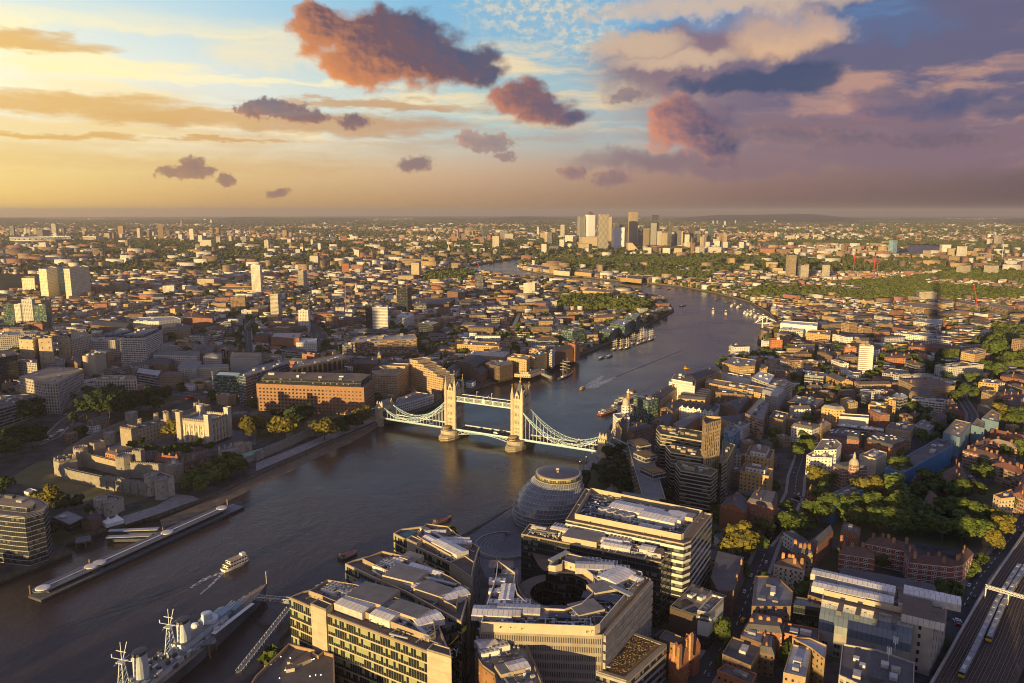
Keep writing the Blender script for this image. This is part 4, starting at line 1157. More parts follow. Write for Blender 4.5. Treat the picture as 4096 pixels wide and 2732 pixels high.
rr_=random.Random(5)
for k in range(34):
 s=30+k*10.4+rr_.uniform(-2,2);side=-1 if k%3 else 1
 p,a=on_path(NAP,s);d=Vector((-math.sin(a),math.cos(a)))
 pnt=rr_.choice(['car_white','car_white','car_silver','car_black','car_silver']);c_=pnt[4:]
 kk='van' if k in(5,11,20)else 'car';pnt='car_white' if kk=='van' else pnt;c_=pnt[4:]
 car(p+d*side*3.4,a+(0 if side<0 else math.pi),pnt,kk,f'{c_} {kk} queueing on the approach road north of the bridge',f'{c_} {kk}s on the northern approach',z=8.63)
for(s,side)in((322,-1),):
 p,a=on_path(NAP,s);d=Vector((-math.sin(a),math.cos(a)));car(p+d*6.4,a,'paint_red','bus','red double-decker bus on the approach road behind the pale castle keep',z=8.63)
p,a=on_path(SAP,48);car(p,a,'car_white','lorry','white lorry leaving the bridge past the southern abutment',z=8.63)
# the castle
mat('castle_pale',(.56,.50,.39),.9,.18,.5,col2=(.38,.335,.26));mat('castle_grey',(.36,.33,.275),.9,.3,.35,col2=(.22,.20,.165));mat('castle_warm',(.45,.375,.26),.9,.25,.4,col2=(.30,.245,.17))
def merlons(m,poly,z,mt,step=1.9,w=1.05,h=.9,th=.5):
 for i in range(len(poly)):
  a,b=Vector(poly[i]),Vector(poly[(i+1)%len(poly)]);L=(b-a).length;n=max(1,int(L/step));an=math.atan2(b.y-a.y,b.x-a.x);d=(b-a).normalized();nn=Vector((-d.y,d.x))*th*.5
  for k in range(n):
   p=a+d*((k+.5)*L/n)+nn;m.box((p.x,p.y,z),(w,th,h),mt,an)
def drum(t,c,r,z0,z1,mt,name='tower',n=14,roof='lead',bat=True,a0=0.0,slits=True):
 m=MB();m.prism(circ(c[0],c[1],r*1.05,n,a0),z0,z0+2.0,mt,inset=.04);m.prism(circ(c[0],c[1],r,n,a0),z0+2,z1,mt,cap=False);m.cap(circ(c[0],c[1],r,n,a0),z1-.6,roof)
 if bat:
  m.prism(circ(c[0],c[1],r*1.04,n,a0),z1-1.6,z1-1.1,mt,cap=False,bottom=True);merlons(m,circ(c[0],c[1],r,n,a0),z1,mt)
  m.ring(circ(c[0],c[1],r,n,a0),z1-.6,z1+.02,.5,mt)
 o=m.build(name,t)
 if slits:
  base=math.atan2(-c[1],-c[0])
  for k,dz in((-.5,.45),(.3,.62),(.0,.3)):
   a=base+k;q=bpy.data.objects.new('window',win_mesh(.9,1.5,'castle_grey','steel_dark'));COL.objects.link(q);q.parent=t
   q.location=Vector((c[0]+r*math.cos(a),c[1]+r*math.sin(a),z0+(z1-z0)*dz))-Vector(t['_o']);q.rotation_euler=(0,0,a+math.pi/2)
 return o
def wall_run(t,pts,z0,z1,th,mt,name='wall',mer=True,butt=0):
 m=MB()
 for i in range(len(pts)-1):
  a,b=Vector(pts[i][:2]),Vector(pts[i+1][:2]);d=(b-a).normalized();n=Vector((-d.y,d.x))*th/2
  poly=ccw([tuple(a-n),tuple(b-n),tuple(b+n),tuple(a+n)]);m.prism(poly,z0,z1,mt)
  an=math.atan2(d.y,d.x);L=(b-a).length
  for s in(-1,1):
   e0=a+n*s*.82;
   m.box(((a.x+b.x)/2+n.x*s*.85,(a.y+b.y)/2+n.y*s*.85,z1),(L,.5,.9),mt,an)
   if mer:
    for k in range(int(L/2.2)):
     p=a+d*(k*2.2+1.1)+n*s*.85;m.box((p.x,p.y,z1+.9),(1.2,.5,.8),mt,an)
  for k in range(int(L/butt)if butt else 0):
   p=a+d*(k*butt+butt/2)
   for s in(-1,1):m.box((p.x+n.x*s*1.3,p.y+n.y*s*1.3,z0),(1.6,1.2,(z1-z0)*.9),mt,an)
 return m.build(name,t)
def keep():
 ang=R(-17.5);z=8.0;o=Vector((-311.5,752.5));ux=Vector((math.cos(ang),math.sin(ang)));uy=Vector((-ux.y,ux.x))
 c=o-ux*17.5+uy*16.0
 t=thing('castle_keep','pale square stone keep with four domed corner turrets inside the castle walls','castle keep',(c.x,c.y,z))
 L,D,zt=35.0,31.0,32.5;P=rect(c.x,c.y,L,D,ang);occupy(P,3)
 m=MB();m.prism(P,z,zt,'castle_pale',cap=False);m.ring(P,zt-1.2,zt,.9,'castle_pale');merlons(m,P,zt,'castle_pale',2.3,1.3,1.3,.8);m.build('wall',t)
 m=MB();Q=inset_poly(P,1.0);ridge_roof(m,Q,zt-2.6,2.6,'hip','lead_roof','castle_pale');m.build('roof',t)
 m=MB()
 for i in range(4):
  a,b=Vector(P[i]),Vector(P[(i+1)%4]);d=(b-a).normalized();n=Vector((d.y,-d.x));Lw=(b-a).length;k=5
  for q in range(1,k+1):
   p=a+d*Lw*q/(k+1)+n*.3;m.box((p.x,p.y,z),(1.5,1.1,20.0),'portland',math.atan2(d.y,d.x))
 m.build('pilaster',t)
 for i in range(4):
  a,b=Vector(P[i]),Vector(P[(i+1)%4]);d=(b-a).normalized();n=Vector((d.y,-d.x));Lw=(b-a).length
  if n.dot(-a)<0:continue
  for q in range(6):
   for zz,w,h in((2.2,1.8,4.2),(9.6,1.9,3.2),(16.0,1.5,2.6)):
    p=a+d*Lw*(q+.5)/6;ob=bpy.data.objects.new('window',win_mesh(w,h,'castle_pale','steel_dark'));COL.objects.link(ob);ob.parent=t
    ob.location=(p.x+n.x*.05-c.x,p.y+n.y*.05-c.y,zz);ob.rotation_euler=(0,0,math.atan2(d.y,d.x))
 for i,p in enumerate(P):
  rnd_=i==2 or False
  p=Vector(p);m=MB()
  rz=40.0
  if i==3:m.prism(circ(p.x,p.y,3.6,14),z,rz,'castle_pale');r0=3.4
  else:m.prism(rect(p.x,p.y,5.4,5.4,ang),z,rz,'castle_pale');r0=2.9
  m.ring(rect(p.x,p.y,5.9,5.9,ang)if i!=3 else circ(p.x,p.y,3.85,14),rz-.5,rz+.4,.5,'portland')
  T_=m.build('corner_turret',t)
  m=MB();m.lathe((p.x,p.y,rz+.1),[(r0,0),(r0*.98,1.2),(r0*.78,2.5),(r0*.42,3.5),(.3,4.4),(.14,6.2)],'castle_dome',14);m.build('dome',T_,smooth=True)
  m=MB();m.bar((p.x,p.y,rz+6),(p.x,p.y,rz+9.2),.22,'gold');m.lathe((p.x,p.y,rz+7),[(.1,0),(.7,.5),(.1,1.1)],'gold',8);m.bar((p.x-.7,p.y,rz+8.6),(p.x+.7,p.y,rz+8.6),.2,'gold');m.build('weathervane',T_)
 q=c-ux*5;m=MB();m.bar((q.x,q.y,31),(q.x,q.y,50),.35,'steel_white',6);m.build('flagpole',t)
mat('castle_dome',(.52,.46,.35),.7,.2,.6)
keep()
sheet('moat_lawn','A4',[(60,985),(180,890),(340,800),(470,775),(500,905),(640,950),(900,1010),(1360,1112),(1340,1140),(1150,1190),(1100,1150),(880,1140),(760,1165),(560,1075),(370,1040),(230,1010)],'lawn_dry',GZ+.05)
sheet('moat_lawn','A4',[(480,760),(360,805),(560,705),(800,590),(1000,500),(1180,452),(1180,480),(1010,560),(880,630),(640,715)],'lawn_dry',GZ+.06)
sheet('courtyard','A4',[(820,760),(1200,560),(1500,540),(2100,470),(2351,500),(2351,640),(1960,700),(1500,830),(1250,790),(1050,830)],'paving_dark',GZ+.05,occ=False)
sheet('castle_lawn','C',[(960,1080),(1060,1030),(1280,1060),(1420,1075),(1250,1125),(1050,1120)],'lawn',GZ+.12)
sheet('castle_lawn','B1',[(0,740),(130,705),(200,730),(200,760),(0,815)],'lawn',GZ+.12)
sheet('wharf','A4',[(1150,1375),(1470,1270),(1830,1138),(1770,1110),(1620,1095),(1440,1200),(1250,1260),(1120,1300)],'paving',GZ+.07)
sheet('wharf','B1',[(0,1060),(300,935),(560,825),(860,705),(1050,620),(1020,600),(700,700),(500,790),(280,880),(0,990)],'paving',GZ+.07)
sheet('lawn','A4',[(950,1300),(1110,1290),(1330,1210),(1380,1140),(1560,1130),(1420,1215),(1200,1280),(1000,1330)],'lawn',GZ+.06)
def T4(x,y,z=6.0,fr='A4'):p=W(fr,x,y,z);return(p.x,p.y)
def outer():
 a,b,c=T4(500,905),T4(640,955),T4(1365,1100)
 t=thing('curtain_wall','long grey outer castle wall with buttresses beside the dry moat','castle wall',(b[0],b[1],GZ))
 wall_run(t,[T4(575,920),b,T4(960,1030)],GZ,14.5,3.2,'castle_grey',mer=False)
 wall_run(t,[T4(960,1030),c],GZ,15.2,3.4,'castle_grey',butt=9)
 A=Vector(a);d=(Vector(b)-A).normalized();n=Vector((-d.y,d.x))
 q=[tuple(A),tuple(A+d*11),tuple(A+d*15+n*14),tuple(A+d*2+n*17),tuple(A-d*3+n*8)]
 m=MB();P=ccw(q);occupy(P,3);m.prism(P,GZ,19.5,'castle_grey',cap=False);m.cap(P,18.0,'roof_felt');m.ring(P,18,19.5,1.0,'castle_grey');merlons(m,P,19.5,'castle_grey',4.2,2.6,1.6,1.0);m.build('corner_bastion',t)
 n_=[T4(600,765),T4(800,640),T4(1000,545),T4(1190,470)]
 wall_run(t,n_,GZ,12.5,2.6,'castle_grey',name='north_wall')
 for i in range(len(n_)-1):occupy([n_[i],n_[i+1],(n_[i+1][0],n_[i+1][1]+5),(n_[i][0],n_[i][1]+5)])
 r_=[W('B1',0,965,6),W('B1',60,930,6),W('B1',300,830,6),W('B1',440,765,6),W('B1',500,742,6)]
 wall_run(t,r_,GZ,12.5,2.4,'castle_grey',name='river_wall')
 for x,y,rr,h in((300,790,4.0,15),(480,735,3.6,19)):
  p=W('B1',x,y,6);drum(t,(p.x,p.y),rr,GZ,h,'castle_grey','wall_tower',10)
outer()
def inner():
 t0=T4(760,805,8);b=T4(1150,905,8);bell=T4(1605,935,8)
 t=thing('curtain_wall','tall grey inner castle wall running between round and half-octagonal towers','castle wall',(b[0],b[1],GZ))
 B_=Vector(b);d=(Vector(bell)-B_).normalized();n=Vector((-d.y,d.x))
 wall_run(t,[t0,b],GZ,17.5,2.6,'castle_warm',mer=False);wall_run(t,[b,bell],GZ,18.0,2.6,'castle_grey')
 drum(t,(t0[0]-2,t0[1]+2),6.4,GZ,22.5,'castle_warm','round_tower',16);drum(t,(b[0],b[1]+1),7.6,GZ,25.0,'castle_grey','octagonal_tower',8,a0=.4)
 q=Vector(t0)+Vector((9,12));m=MB();P=rect(q.x,q.y,11,8,1.0);m.prism(P,GZ,24.5,'castle_warm',cap=False);m.cap(P,23.7,'lead');merlons(m,P,24.5,'castle_warm');m.build('gatehouse',t)
 q=B_+d*10+n*7;m=MB();P=rect(q.x,q.y,9,6,math.atan2(d.y,d.x));m.prism(P,GZ,28.5,'castle_grey',cap=False);m.cap(P,27.6,'lead');merlons(m,P,28.5,'castle_grey');m.build('stair_turret',t)
 drum(t,bell,7.8,GZ,20.5,'castle_warm','bell_tower',16)
 m=MB();m.box((bell[0],bell[1],20.4),(2.6,2.6,3.6),'window_white');m.lathe((bell[0],bell[1],24.0),[(2.0,0),(1.1,1.0),(.1,2.6)],'lead',8);m.build('bell_turret',t)
 occupy([t0,b,(b[0],b[1]+9),(t0[0],t0[1]+9)]);occupy([b,bell,(bell[0]+4,bell[1]+9),(b[0],b[1]+9)])
inner()
def gate(x,y,x2,y2,r,h,label,mt):
 a,b=T4(x,y),T4(x2,y2);t=thing('gate_tower',label,'gate tower',(a[0],a[1],GZ));c=(Vector(a)+Vector(b))/2
 drum(t,a,r,GZ,h,mt,'drum',16);drum(t,b,r,GZ,h,mt,'drum',16)
 d=(Vector(b)-Vector(a)).normalized();n=Vector((-d.y,d.x));n=n if n.dot(c)>0 else-n
 q=c+n*6;m=MB();P=rect(q.x,q.y,(Vector(b)-Vector(a)).length+r,9,math.atan2(d.y,d.x));m.prism(P,GZ,h-1,mt,cap=False);m.cap(P,h-1.6,'roof_slate');merlons(m,P,h-1,mt);m.build('gate_block',t)
 occupy(circ(c.x,c.y,13,10))
gate(1395,1085,1488,1120,5.2,22.0,'pale gate tower of twin round drums at the river end of the outer castle wall','castle_pale')
gate(930,1250,1020,1270,5.0,16.5,'smaller twin-drum gate tower standing alone in front of the moat','castle_pale')
def blockC(pts,h,wall,roof,label,**kw):
 kw.setdefault('z0',GZ);return bld('C',pts,h,wall,roof,label,cat='castle building',**kw)
facade('castle_wall_warm',(.47,.38,.25),4.2,4.2,.34,.62,.28,.66,glass=(.05,.045,.035),rnd=.05,pb=0)
def barracks():
 a=W('C',425,850,8);b=W('C',565,840,8);c=W('C',975,740,8);dd=W('C',1210,640,8)
 t=thing('barrack_block','long castellated barrack block of warm stone behind the keep','castle building',(b.x,b.y,GZ))
 A,B_,C_=Vector(b[:2]),Vector(c[:2]),Vector(dd[:2])
 d=(C_-A).normalized();n=Vector((-d.y,d.x));L=(C_-A).length+42
 P=ccw([tuple(A),tuple(A+d*L),tuple(A+d*L+n*17),tuple(A+n*17)]);occupy(P,3)
 m=MB();m.prism(P,GZ,21.5,'castle_wall_warm',cap=False);merlons(m,P,21.5,'castle_warm',3.2,2.0,1.0,.6);m.build('wall',t)
 m=MB();ridge_roof(m,inset_poly(P,1.0),20.0,2.6,'hip','roof_slate','castle_warm');m.build('roof',t)
 for s,off,r_,h in((0,8.5,0,24.5),(.42,0,3.2,31),(.54,0,3.2,31),(L/L,6,0,26),(.42,16,2.6,28),(.54,16,2.6,28),(.2,16,2.2,27),(.98,15,2.4,28)):
  p=A+d*L*s+n*off;m=MB()
  if r_:Q=circ(p.x,p.y,r_,8,.3)
  else:Q=rect(p.x,p.y,9,17,math.atan2(d.y,d.x))
  m.prism(Q,GZ,h,'castle_warm',cap=False);m.cap(Q,h-.8,'lead');m.ring(Q,h-.8,h,.5,'castle_warm');merlons(m,Q,h,'castle_warm',2.0,1.1,1.0,.6);m.build('turret' if r_ else 'end_block',t)
 m=MB()
 for k in range(3):
  p=A+d*(16+k*12)+n*7;m.box((p.x,p.y,21.6),(4,5,1.0),'roof_metal',math.atan2(d.y,d.x))
 m.build('skylight',t)
barracks()
for fr,x,y,r_,h,lab in(('A4',1010,620,5.5,17,'ruined stone tower at the barrack block end nearest the moat'),('A4',1215,470,6.5,22,'wide round tower on the north castle wall')):
 p=W(fr,x,y,6);t=thing('wall_tower',lab,'castle tower',(p.x,p.y,GZ));drum(t,(p.x,p.y),r_,GZ,h,'castle_grey','tower');occupy(circ(p.x,p.y,r_+3,8))
bld('C',[(80,985),(280,1030),(300,985)],17,'brick_orange','roof_slate','small orange brick house with a white bell turret inside the castle wall',name='guard_house',cat='house',kind='hip',plant=0,chim=2,rh=2.5)
bld('C',[(600,1080),(840,1100),(850,1050)],9,'brick_dark','roof_slate','dark gabled house with white dormers along the inner castle wall',name='terraced_house',cat='house',kind='gable',plant=0,chim=2,rh=4)
bld('C',[(850,1110),(1200,1150),(1230,1100)],9,'brick_dark','roof_red','low house with a steep red tiled roof between the castle wall and green',name='terraced_house',cat='house',kind='gable',plant=0,chim=4,rh=5)
bld('C',[(1275,1165),(1520,1090),(1500,1050)],14,'brick_dark','roof_slate','dark brick lodging with white framed windows beside the bell tower',name='terraced_house',cat='house',kind='gable',plant=0,chim=3,rh=3,win=dict(su=6,sv=4.6,w=2.6,h=2.6,sill=3.0))
bld('C',[(1520,1085),(1760,1015),(1740,985)],11,'brick_dark','roof_slate','lower brick lodging with tall orange chimneys facing the castle green',name='terraced_house',cat='house',kind='gable',plant=0,chim=4,rh=3,win=dict(su=6.5,sv=4.2,w=1.8,h=1.8,sill=3.0))
bld('C',[(2030,420),(2240,430),(2351,370)],15,'brick_dark','roof_slate','dark brick officers house with rows of small white windows behind the keep',name='officers_house',cat='house',kind='mansard',plant=0,chim=3)
def st_thomas():
 a,b=W('C',1840,1045,6),W('C',1960,1075,6)
 t=thing('palace_tower','low castellated stone palace range with chimneys above the river trees','castle building',(a.x,a.y,GZ))
 P=foot('C',[(1845,950),(1960,985),(2290,900)],11.0+GZ);occupy(P,2);m=MB();m.prism(P,GZ,16,'castle_warm',cap=False);m.cap(P,15.2,'lead');merlons(m,P,16,'castle_warm');m.build('wall',t)
 for x,y in((2180,960),(2310,960)):
  p=W('C',x,y,10);drum(t,(p.x,p.y),4.6,GZ,18,'castle_warm','round_tower')
 m=MB();ridge_roof(m,foot('C',[(2180,1070),(2560,960),(2560,925)],12),11.5,3,'gable','copper','castle_grey');m.prism(foot('C',[(2180,1070),(2560,960),(2560,925)],12),GZ,11.5,'castle_grey',cap=False);m.build('water_gate',t)
 for x,y in((1870,935),(1955,905),(2030,915),(2060,880)):
  p=W('C',x,y,16);m=MB();m.box((p.x,p.y,15),(1.2,1.2,4),'castle_pale');m.build('chimney',t)
st_thomas()
def marquee():
 a,b=W('A4',975,1395,6),W('A4',1140,1350,6);A,B_=Vector(a[:2]),Vector(b[:2]);d=(B_-A).normalized();n=Vector((-d.y,d.x));t=thing('marquee','white twin-peaked marquee tent on the wharf in front of the castle','tent',(A.x,A.y,GZ));L=(B_-A).length
 for k in range(2):
  q0=A+d*L*k/2;P=[tuple(q0),tuple(q0+d*L/2),tuple(q0+d*L/2+n*9),tuple(q0+n*9)];m=MB();m.prism(ccw(P),GZ,GZ+3,'hull_white',cap=False);c=q0+d*L/4+n*4.5
  pr=ccw(P);
  for i in range(4):
   e,f=Vector(pr[i]),Vector(pr[(i+1)%4]);g=e.lerp(c,.55);h_=f.lerp(c,.55)
   m.face([(*e,GZ+3),(*f,GZ+3),(*h_,GZ+4.3),(*g,GZ+4.3)],'hull_white');m.face([(*g,GZ+4.3),(*h_,GZ+4.3),(*c,GZ+7)],'hull_white')
  m.build('canopy',t)
 occupy(circ(A.x,A.y,14,8))
marquee()
bld('A4',[(745,1330),(830,1345),(935,1300)],8,'brick_dark','roof_slate','half-timbered dark gabled cottage beside the white marquee',name='cottage',cat='house',kind='gable',plant=0,chim=1,rh=3.5)
bld('A4',[(470,1310),(640,1385),(760,1300)],6,'glass_dark','roof_grey','low dark glass ticket pavilion behind the curved riverside offices',name='ticket_pavilion',cat='pavilion',plant=1)
bld('A4',[(220,1075),(290,1095),(325,1060)],5,'panel_white','roof_white','small white kiosk at the edge of the castle moat',name='kiosk',cat='kiosk',plant=0)
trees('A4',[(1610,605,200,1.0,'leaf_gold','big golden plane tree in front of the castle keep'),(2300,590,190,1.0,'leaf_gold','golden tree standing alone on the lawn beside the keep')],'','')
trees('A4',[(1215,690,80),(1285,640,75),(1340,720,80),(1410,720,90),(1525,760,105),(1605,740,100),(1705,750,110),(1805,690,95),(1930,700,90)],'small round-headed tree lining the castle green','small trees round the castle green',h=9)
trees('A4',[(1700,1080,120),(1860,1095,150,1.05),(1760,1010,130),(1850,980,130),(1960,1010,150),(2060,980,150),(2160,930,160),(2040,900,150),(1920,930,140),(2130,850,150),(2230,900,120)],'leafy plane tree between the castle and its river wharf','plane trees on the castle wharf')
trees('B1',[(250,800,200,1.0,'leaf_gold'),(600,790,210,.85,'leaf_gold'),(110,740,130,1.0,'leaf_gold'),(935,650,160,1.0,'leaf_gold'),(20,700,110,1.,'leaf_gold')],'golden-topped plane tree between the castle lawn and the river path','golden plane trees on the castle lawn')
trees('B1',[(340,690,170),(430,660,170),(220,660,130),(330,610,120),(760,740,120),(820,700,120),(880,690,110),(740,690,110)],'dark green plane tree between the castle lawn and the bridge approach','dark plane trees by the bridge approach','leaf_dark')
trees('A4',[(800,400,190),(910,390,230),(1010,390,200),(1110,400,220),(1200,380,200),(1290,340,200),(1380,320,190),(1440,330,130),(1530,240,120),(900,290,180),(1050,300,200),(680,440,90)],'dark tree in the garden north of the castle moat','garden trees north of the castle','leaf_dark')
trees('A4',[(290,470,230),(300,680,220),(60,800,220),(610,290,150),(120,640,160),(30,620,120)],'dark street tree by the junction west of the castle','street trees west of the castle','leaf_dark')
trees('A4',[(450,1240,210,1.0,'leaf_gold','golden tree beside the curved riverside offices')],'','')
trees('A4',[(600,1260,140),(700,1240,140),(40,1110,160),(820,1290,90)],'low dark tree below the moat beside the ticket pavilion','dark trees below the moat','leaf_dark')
trees('C',[(1820,790,100,.5),(1930,780,110,.45),(2010,750,100,.45)],'clipped dark bush at the foot of the keep','bushes at the foot of the keep','leaf_dark',trunk=False,name='bush')
# riverside offices in front
facade('ml_glass',(.30,.25,.18),1.55,5.2,.02,.93,.15,.97,glass=(.018,.024,.024),blind=(.30,.33,.16),pb=.36,band=(.12,(.46,.38,.26)),grough=.07,rnd=0)  # yellow-green blind colour stands in for lit panels
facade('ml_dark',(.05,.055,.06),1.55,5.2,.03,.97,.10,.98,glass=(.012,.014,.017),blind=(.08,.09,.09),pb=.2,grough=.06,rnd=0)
facade('panel_rib',(.47,.39,.28),1.1,5.2,.0,.05,.0,1.0,glass=(.36,.30,.2),pb=0,grough=.6,rnd=0,band=(.035,(.30,.24,.16)))
facade('louvre_band',(.30,.26,.215),.85,4.6,.0,.42,.30,.92,glass=(.03,.03,.032),pb=0,grough=.3,rnd=0)
facade('slab_band',(.27,.25,.23),60,4.4,.0,1.0,.62,1.0,glass=(.10,.095,.09),pb=0,grough=.3,rnd=0)
facade('white_band',(.62,.58,.50),1.7,4.4,.0,1.0,.34,.92,glass=(.035,.04,.045),blind=(.16,.17,.18),pb=.3,grough=.08,rnd=0)
facade('grey_band',(.38,.37,.36),1.7,4.4,.0,1.0,.30,.88,glass=(.03,.034,.04),pb=.2,grough=.1,rnd=0)
mat('plant_floor',(.085,.08,.08),.9,.35,.25);mat('terrace',(.135,.11,.09),.9,.25,.15);mat('screen_tan',(.34,.265,.18),.8,.12,.4)
def chiller(m,c,d,ang,z):
 m.box((c[0],c[1],z),(d[0],d[1],d[2]),'panel_white',ang)
 n=max(2,int(d[0]/2.2))
 for k in range(n):
  for s in(-.24,.24):
   o=Vector(((k+.5)/n-.5,s));x=o.x*d[0];y=o.y*d[1]
   m.lathe((c[0]+x*math.cos(ang)-y*math.sin(ang),c[1]+x*math.sin(ang)+y*math.cos(ang),z+d[2]),[(.75,0),(.75,.35),(.6,.36)],'plant_dark',8)
def units(t,fr,z,items,ang):
 """(x, y, length, depth, height, kind) standing on a roof at height z."""
 for it in items:
  x,y,L,D,H,k=it[:6];a=ang+(it[6]if len(it)>6 else 0);p=W(fr,x,y,z);m=MB()
  if k=='c':chiller(m,(p.x,p.y),(L,D,H),a,z+.03);m.build('chiller',t)
  elif k=='l':
   q=rect(p.x,p.y,L,D,a);m.prism(q,z+.03,z+H,'plant_box',cap=False);ridge_roof(m,q,z+H,.7,'gable','roof_white','plant_box');m.build('louvred_plant_room',t)
  elif k=='d':
   m.box((p.x,p.y,z+H),(L,D,.9),'duct',a);
   for s in(-.4,0,.4):m.box((p.x+s*L*math.cos(a),p.y+s*L*math.sin(a),z+.03),(.3,D,H),'plant_dark',a)
   m.build('duct',t)
  elif k=='p':m.box((p.x,p.y,z+.03),(L,D,H),'roof_solar',a);m.build('solar_array',t)
  elif k=='g':
   m.box((p.x,p.y,z+.03),(1.6,1.6,1.4),'steel',a);m.box((p.x+L*.3*math.cos(a),p.y+L*.3*math.sin(a),z+1.4),(L,.7,.7),'steel',a);m.build('cleaning_cradle',t)
  else:
   m.box((p.x,p.y,z+.03),(L,D,H),k,a,'roof_grey' if k=='panel_tan' else 'roof_brown');m.build('plant_room',t)
def clutter(t,poly,z,n,ang,seed,zmax=2.4):
 """Small pipes, vents, hatches and cable trays between the larger plant."""
 r=random.Random(seed);xs=[p[0]for p in poly];ys=[p[1]for p in poly];m=MB();k=0
 while k<n:
  x,y=r.uniform(min(xs),max(xs)),r.uniform(min(ys),max(ys))
  if not inpoly(np.array([x]),np.array([y]),poly)[0]:continue
  k+=1;q=r.random()
  if q<.35:m.box((x,y,z+.02),(r.uniform(.5,2.2),r.uniform(.5,1.6),r.uniform(.5,zmax)),r.choice(['plant_box','duct','plant_dark','panel_white']),ang)
  elif q<.75:
   a=ang+(math.pi/2 if r.random()<.4 else 0);L=r.uniform(4,13);m.box((x,y,z+r.uniform(.3,1.4)),(L,r.uniform(.25,.8),.3),r.choice(['steel','duct','plant_dark']),a)
  else:m.lathe((x,y,z),[(.5,0),(.5,.9),(.7,.95),(.7,1.3)],'steel',8)
 if m.f:
  o=m.build('roof_services',t);o['kind']='stuff'
Z1=47.0
def north_wing_pair():
 A=[(305,640),(640,785),(1565,1135),(1795,1180),(1745,1060),(1640,790),(930,555),(605,545),(430,585)]
 P=foot('A6',A,Z1);o=W('A6',1000,800,Z1)
 t=thing('office_building','glass and tan panel riverside offices whose two wings share a glazed atrium roof','office building',(o.x,o.y,GZ))
 occupy(P,5)
 e=Vector(foot('A6',[(640,785),(1565,1135)],Z1,5)[0]);a,b=W('A6',640,785,Z1),W('A6',1565,1135,Z1);ang=math.atan2(b.y-a.y,b.x-a.x)
 m=MB();m.prism(P,GZ,Z1,'ml_glass',cap=False);m.ring(P,Z1-.2,Z1+.9,.8,'screen_tan','panel_tan');m.build('wall',t)
 m=MB();m.cap(P,Z1-.2,'terrace');m.build('roof',t)
 for q in([(500,685),(640,740),(705,690),(575,635)],[(1568,1105),(1793,1172),(1783,1092),(1625,1045)]):
  Q=foot('A6',q,Z1+3.5);m=MB();m.prism(Q,GZ,Z1+3.5,'panel_rib',cap=False);m.ring(Q,Z1+2.6,Z1+3.6,.5,'panel_tan');m.cap(Q,Z1+2.7,'terrace');m.build('stair_core',t)
 S1=foot('A6',[(490,625),(600,665),(690,705),(1590,1045),(1650,1010),(1620,800),(925,565),(660,520)],Z1)
 m=MB();m.cap(S1,Z1-.12,'plant_floor');m.ring(S1,Z1-.1,Z1+3.6,.35,'screen_tan');m.build('plant_screen',t)
 units(t,'A6',Z1,[(680,600,9,4.6,3,'c'),(735,560,9,4.6,3,'c'),(805,590,10,4.2,3,'c',.9),(870,605,10,4.2,3,'c',.9),(1075,660,22,17,4.6,'panel_tan',.1),(910,755,19,10,4,'l'),(1190,845,13,9,4,'l'),(1400,805,19,11,4.5,'panel_tan'),(1250,735,11,4,3.6,'panel_tan',.9),(1575,870,14,10,3.4,'l',1.1),(560,615,8,4,2.2,'plant_dark'),(760,690,12,3,2,'plant_dark'),(1400,935,3,2,1.6,'c'),(1260,1000,10,1.6,2,'g',.15),(840,640,26,1.6,2.2,'d',-.05),(1060,740,24,1.6,2.2,'d',-.1),(1300,850,22,1.8,2.2,'d'),(1500,960,20,2,2.2,'d',-.45)],ang)
 clutter(t,S1,Z1,330,ang,3)
 B_=[(818,330),(1010,425),(1370,585),(1885,868),(1945,640),(1962,555),(1800,478),(1500,315),(1430,262),(1160,240),(1000,268),(900,298)]
 P2=foot('A6',B_,Z1);occupy(P2,4)
 m=MB();m.prism(P2,GZ,Z1,'ml_glass',cap=False);m.ring(P2,Z1-.2,Z1+.9,.8,'screen_tan','panel_tan');m.build('wall',t)
 m=MB();m.cap(P2,Z1-.2,'terrace');m.build('roof',t)
 S2=foot('A6',[(980,325),(1370,515),(1840,775),(1885,560),(1790,495),(1450,320),(1160,252)],Z1)
 m=MB();m.cap(S2,Z1-.12,'plant_floor');m.ring(S2,Z1-.1,Z1+3.6,.35,'screen_tan');m.build('plant_screen',t)
 Q=foot('A6',[(1885,500),(1965,560),(1950,620),(1800,560)],Z1+3);m=MB();m.prism(Q,GZ,Z1+3,'panel_rib','terrace');m.build('stair_core',t)
 units(t,'A6',Z1,[(1155,385,9,5,3,'c'),(1220,345,9,5,3,'c'),(1250,390,11,4.5,3,'c',.9),(1305,415,11,4.5,3,'c',.9),(1375,475,20,15,4.6,'panel_tan',.1),(1130,320,14,7,2.5,'panel_brown'),(1310,320,8,5,2.5,'l'),(1430,300,11,9,3.5,'panel_tan'),(1470,550,11,7,3,'l'),(1640,610,19,11,4,'panel_tan'),(1560,410,22,5,3,'l'),(1540,500,7,4,2.5,'plant_dark'),(1580,525,9,3,3,'panel_tan',.9),(1820,645,14,10,3.4,'l',1.1),(1450,400,26,1.8,2.2,'d'),(1650,510,26,2,2.2,'d',.1),(1090,420,12,1.6,2,'g',-.3)],ang)
 clutter(t,S2,Z1,280,ang,4)
 At=foot('A6',[(850,520),(1010,425),(1370,585),(1885,868),(1720,925),(1630,790),(930,557)],Z1-3)
 m=MB();m.cap(At,Z1-2.6,'roof_glass',ang+.35);m.build('atrium_roof',t)
 E0,E1=W('A6',1720,930,Z1-2),W('A6',1888,868,Z1-2);d=Vector((E1.x-E0.x,E1.y-E0.y)).normalized()
 ew=[(E0.x,E0.y),(E1.x,E1.y),(E1.x+d.y*-3,E1.y+d.x*3),(E0.x-d.y*3,E0.y+d.x*3)]
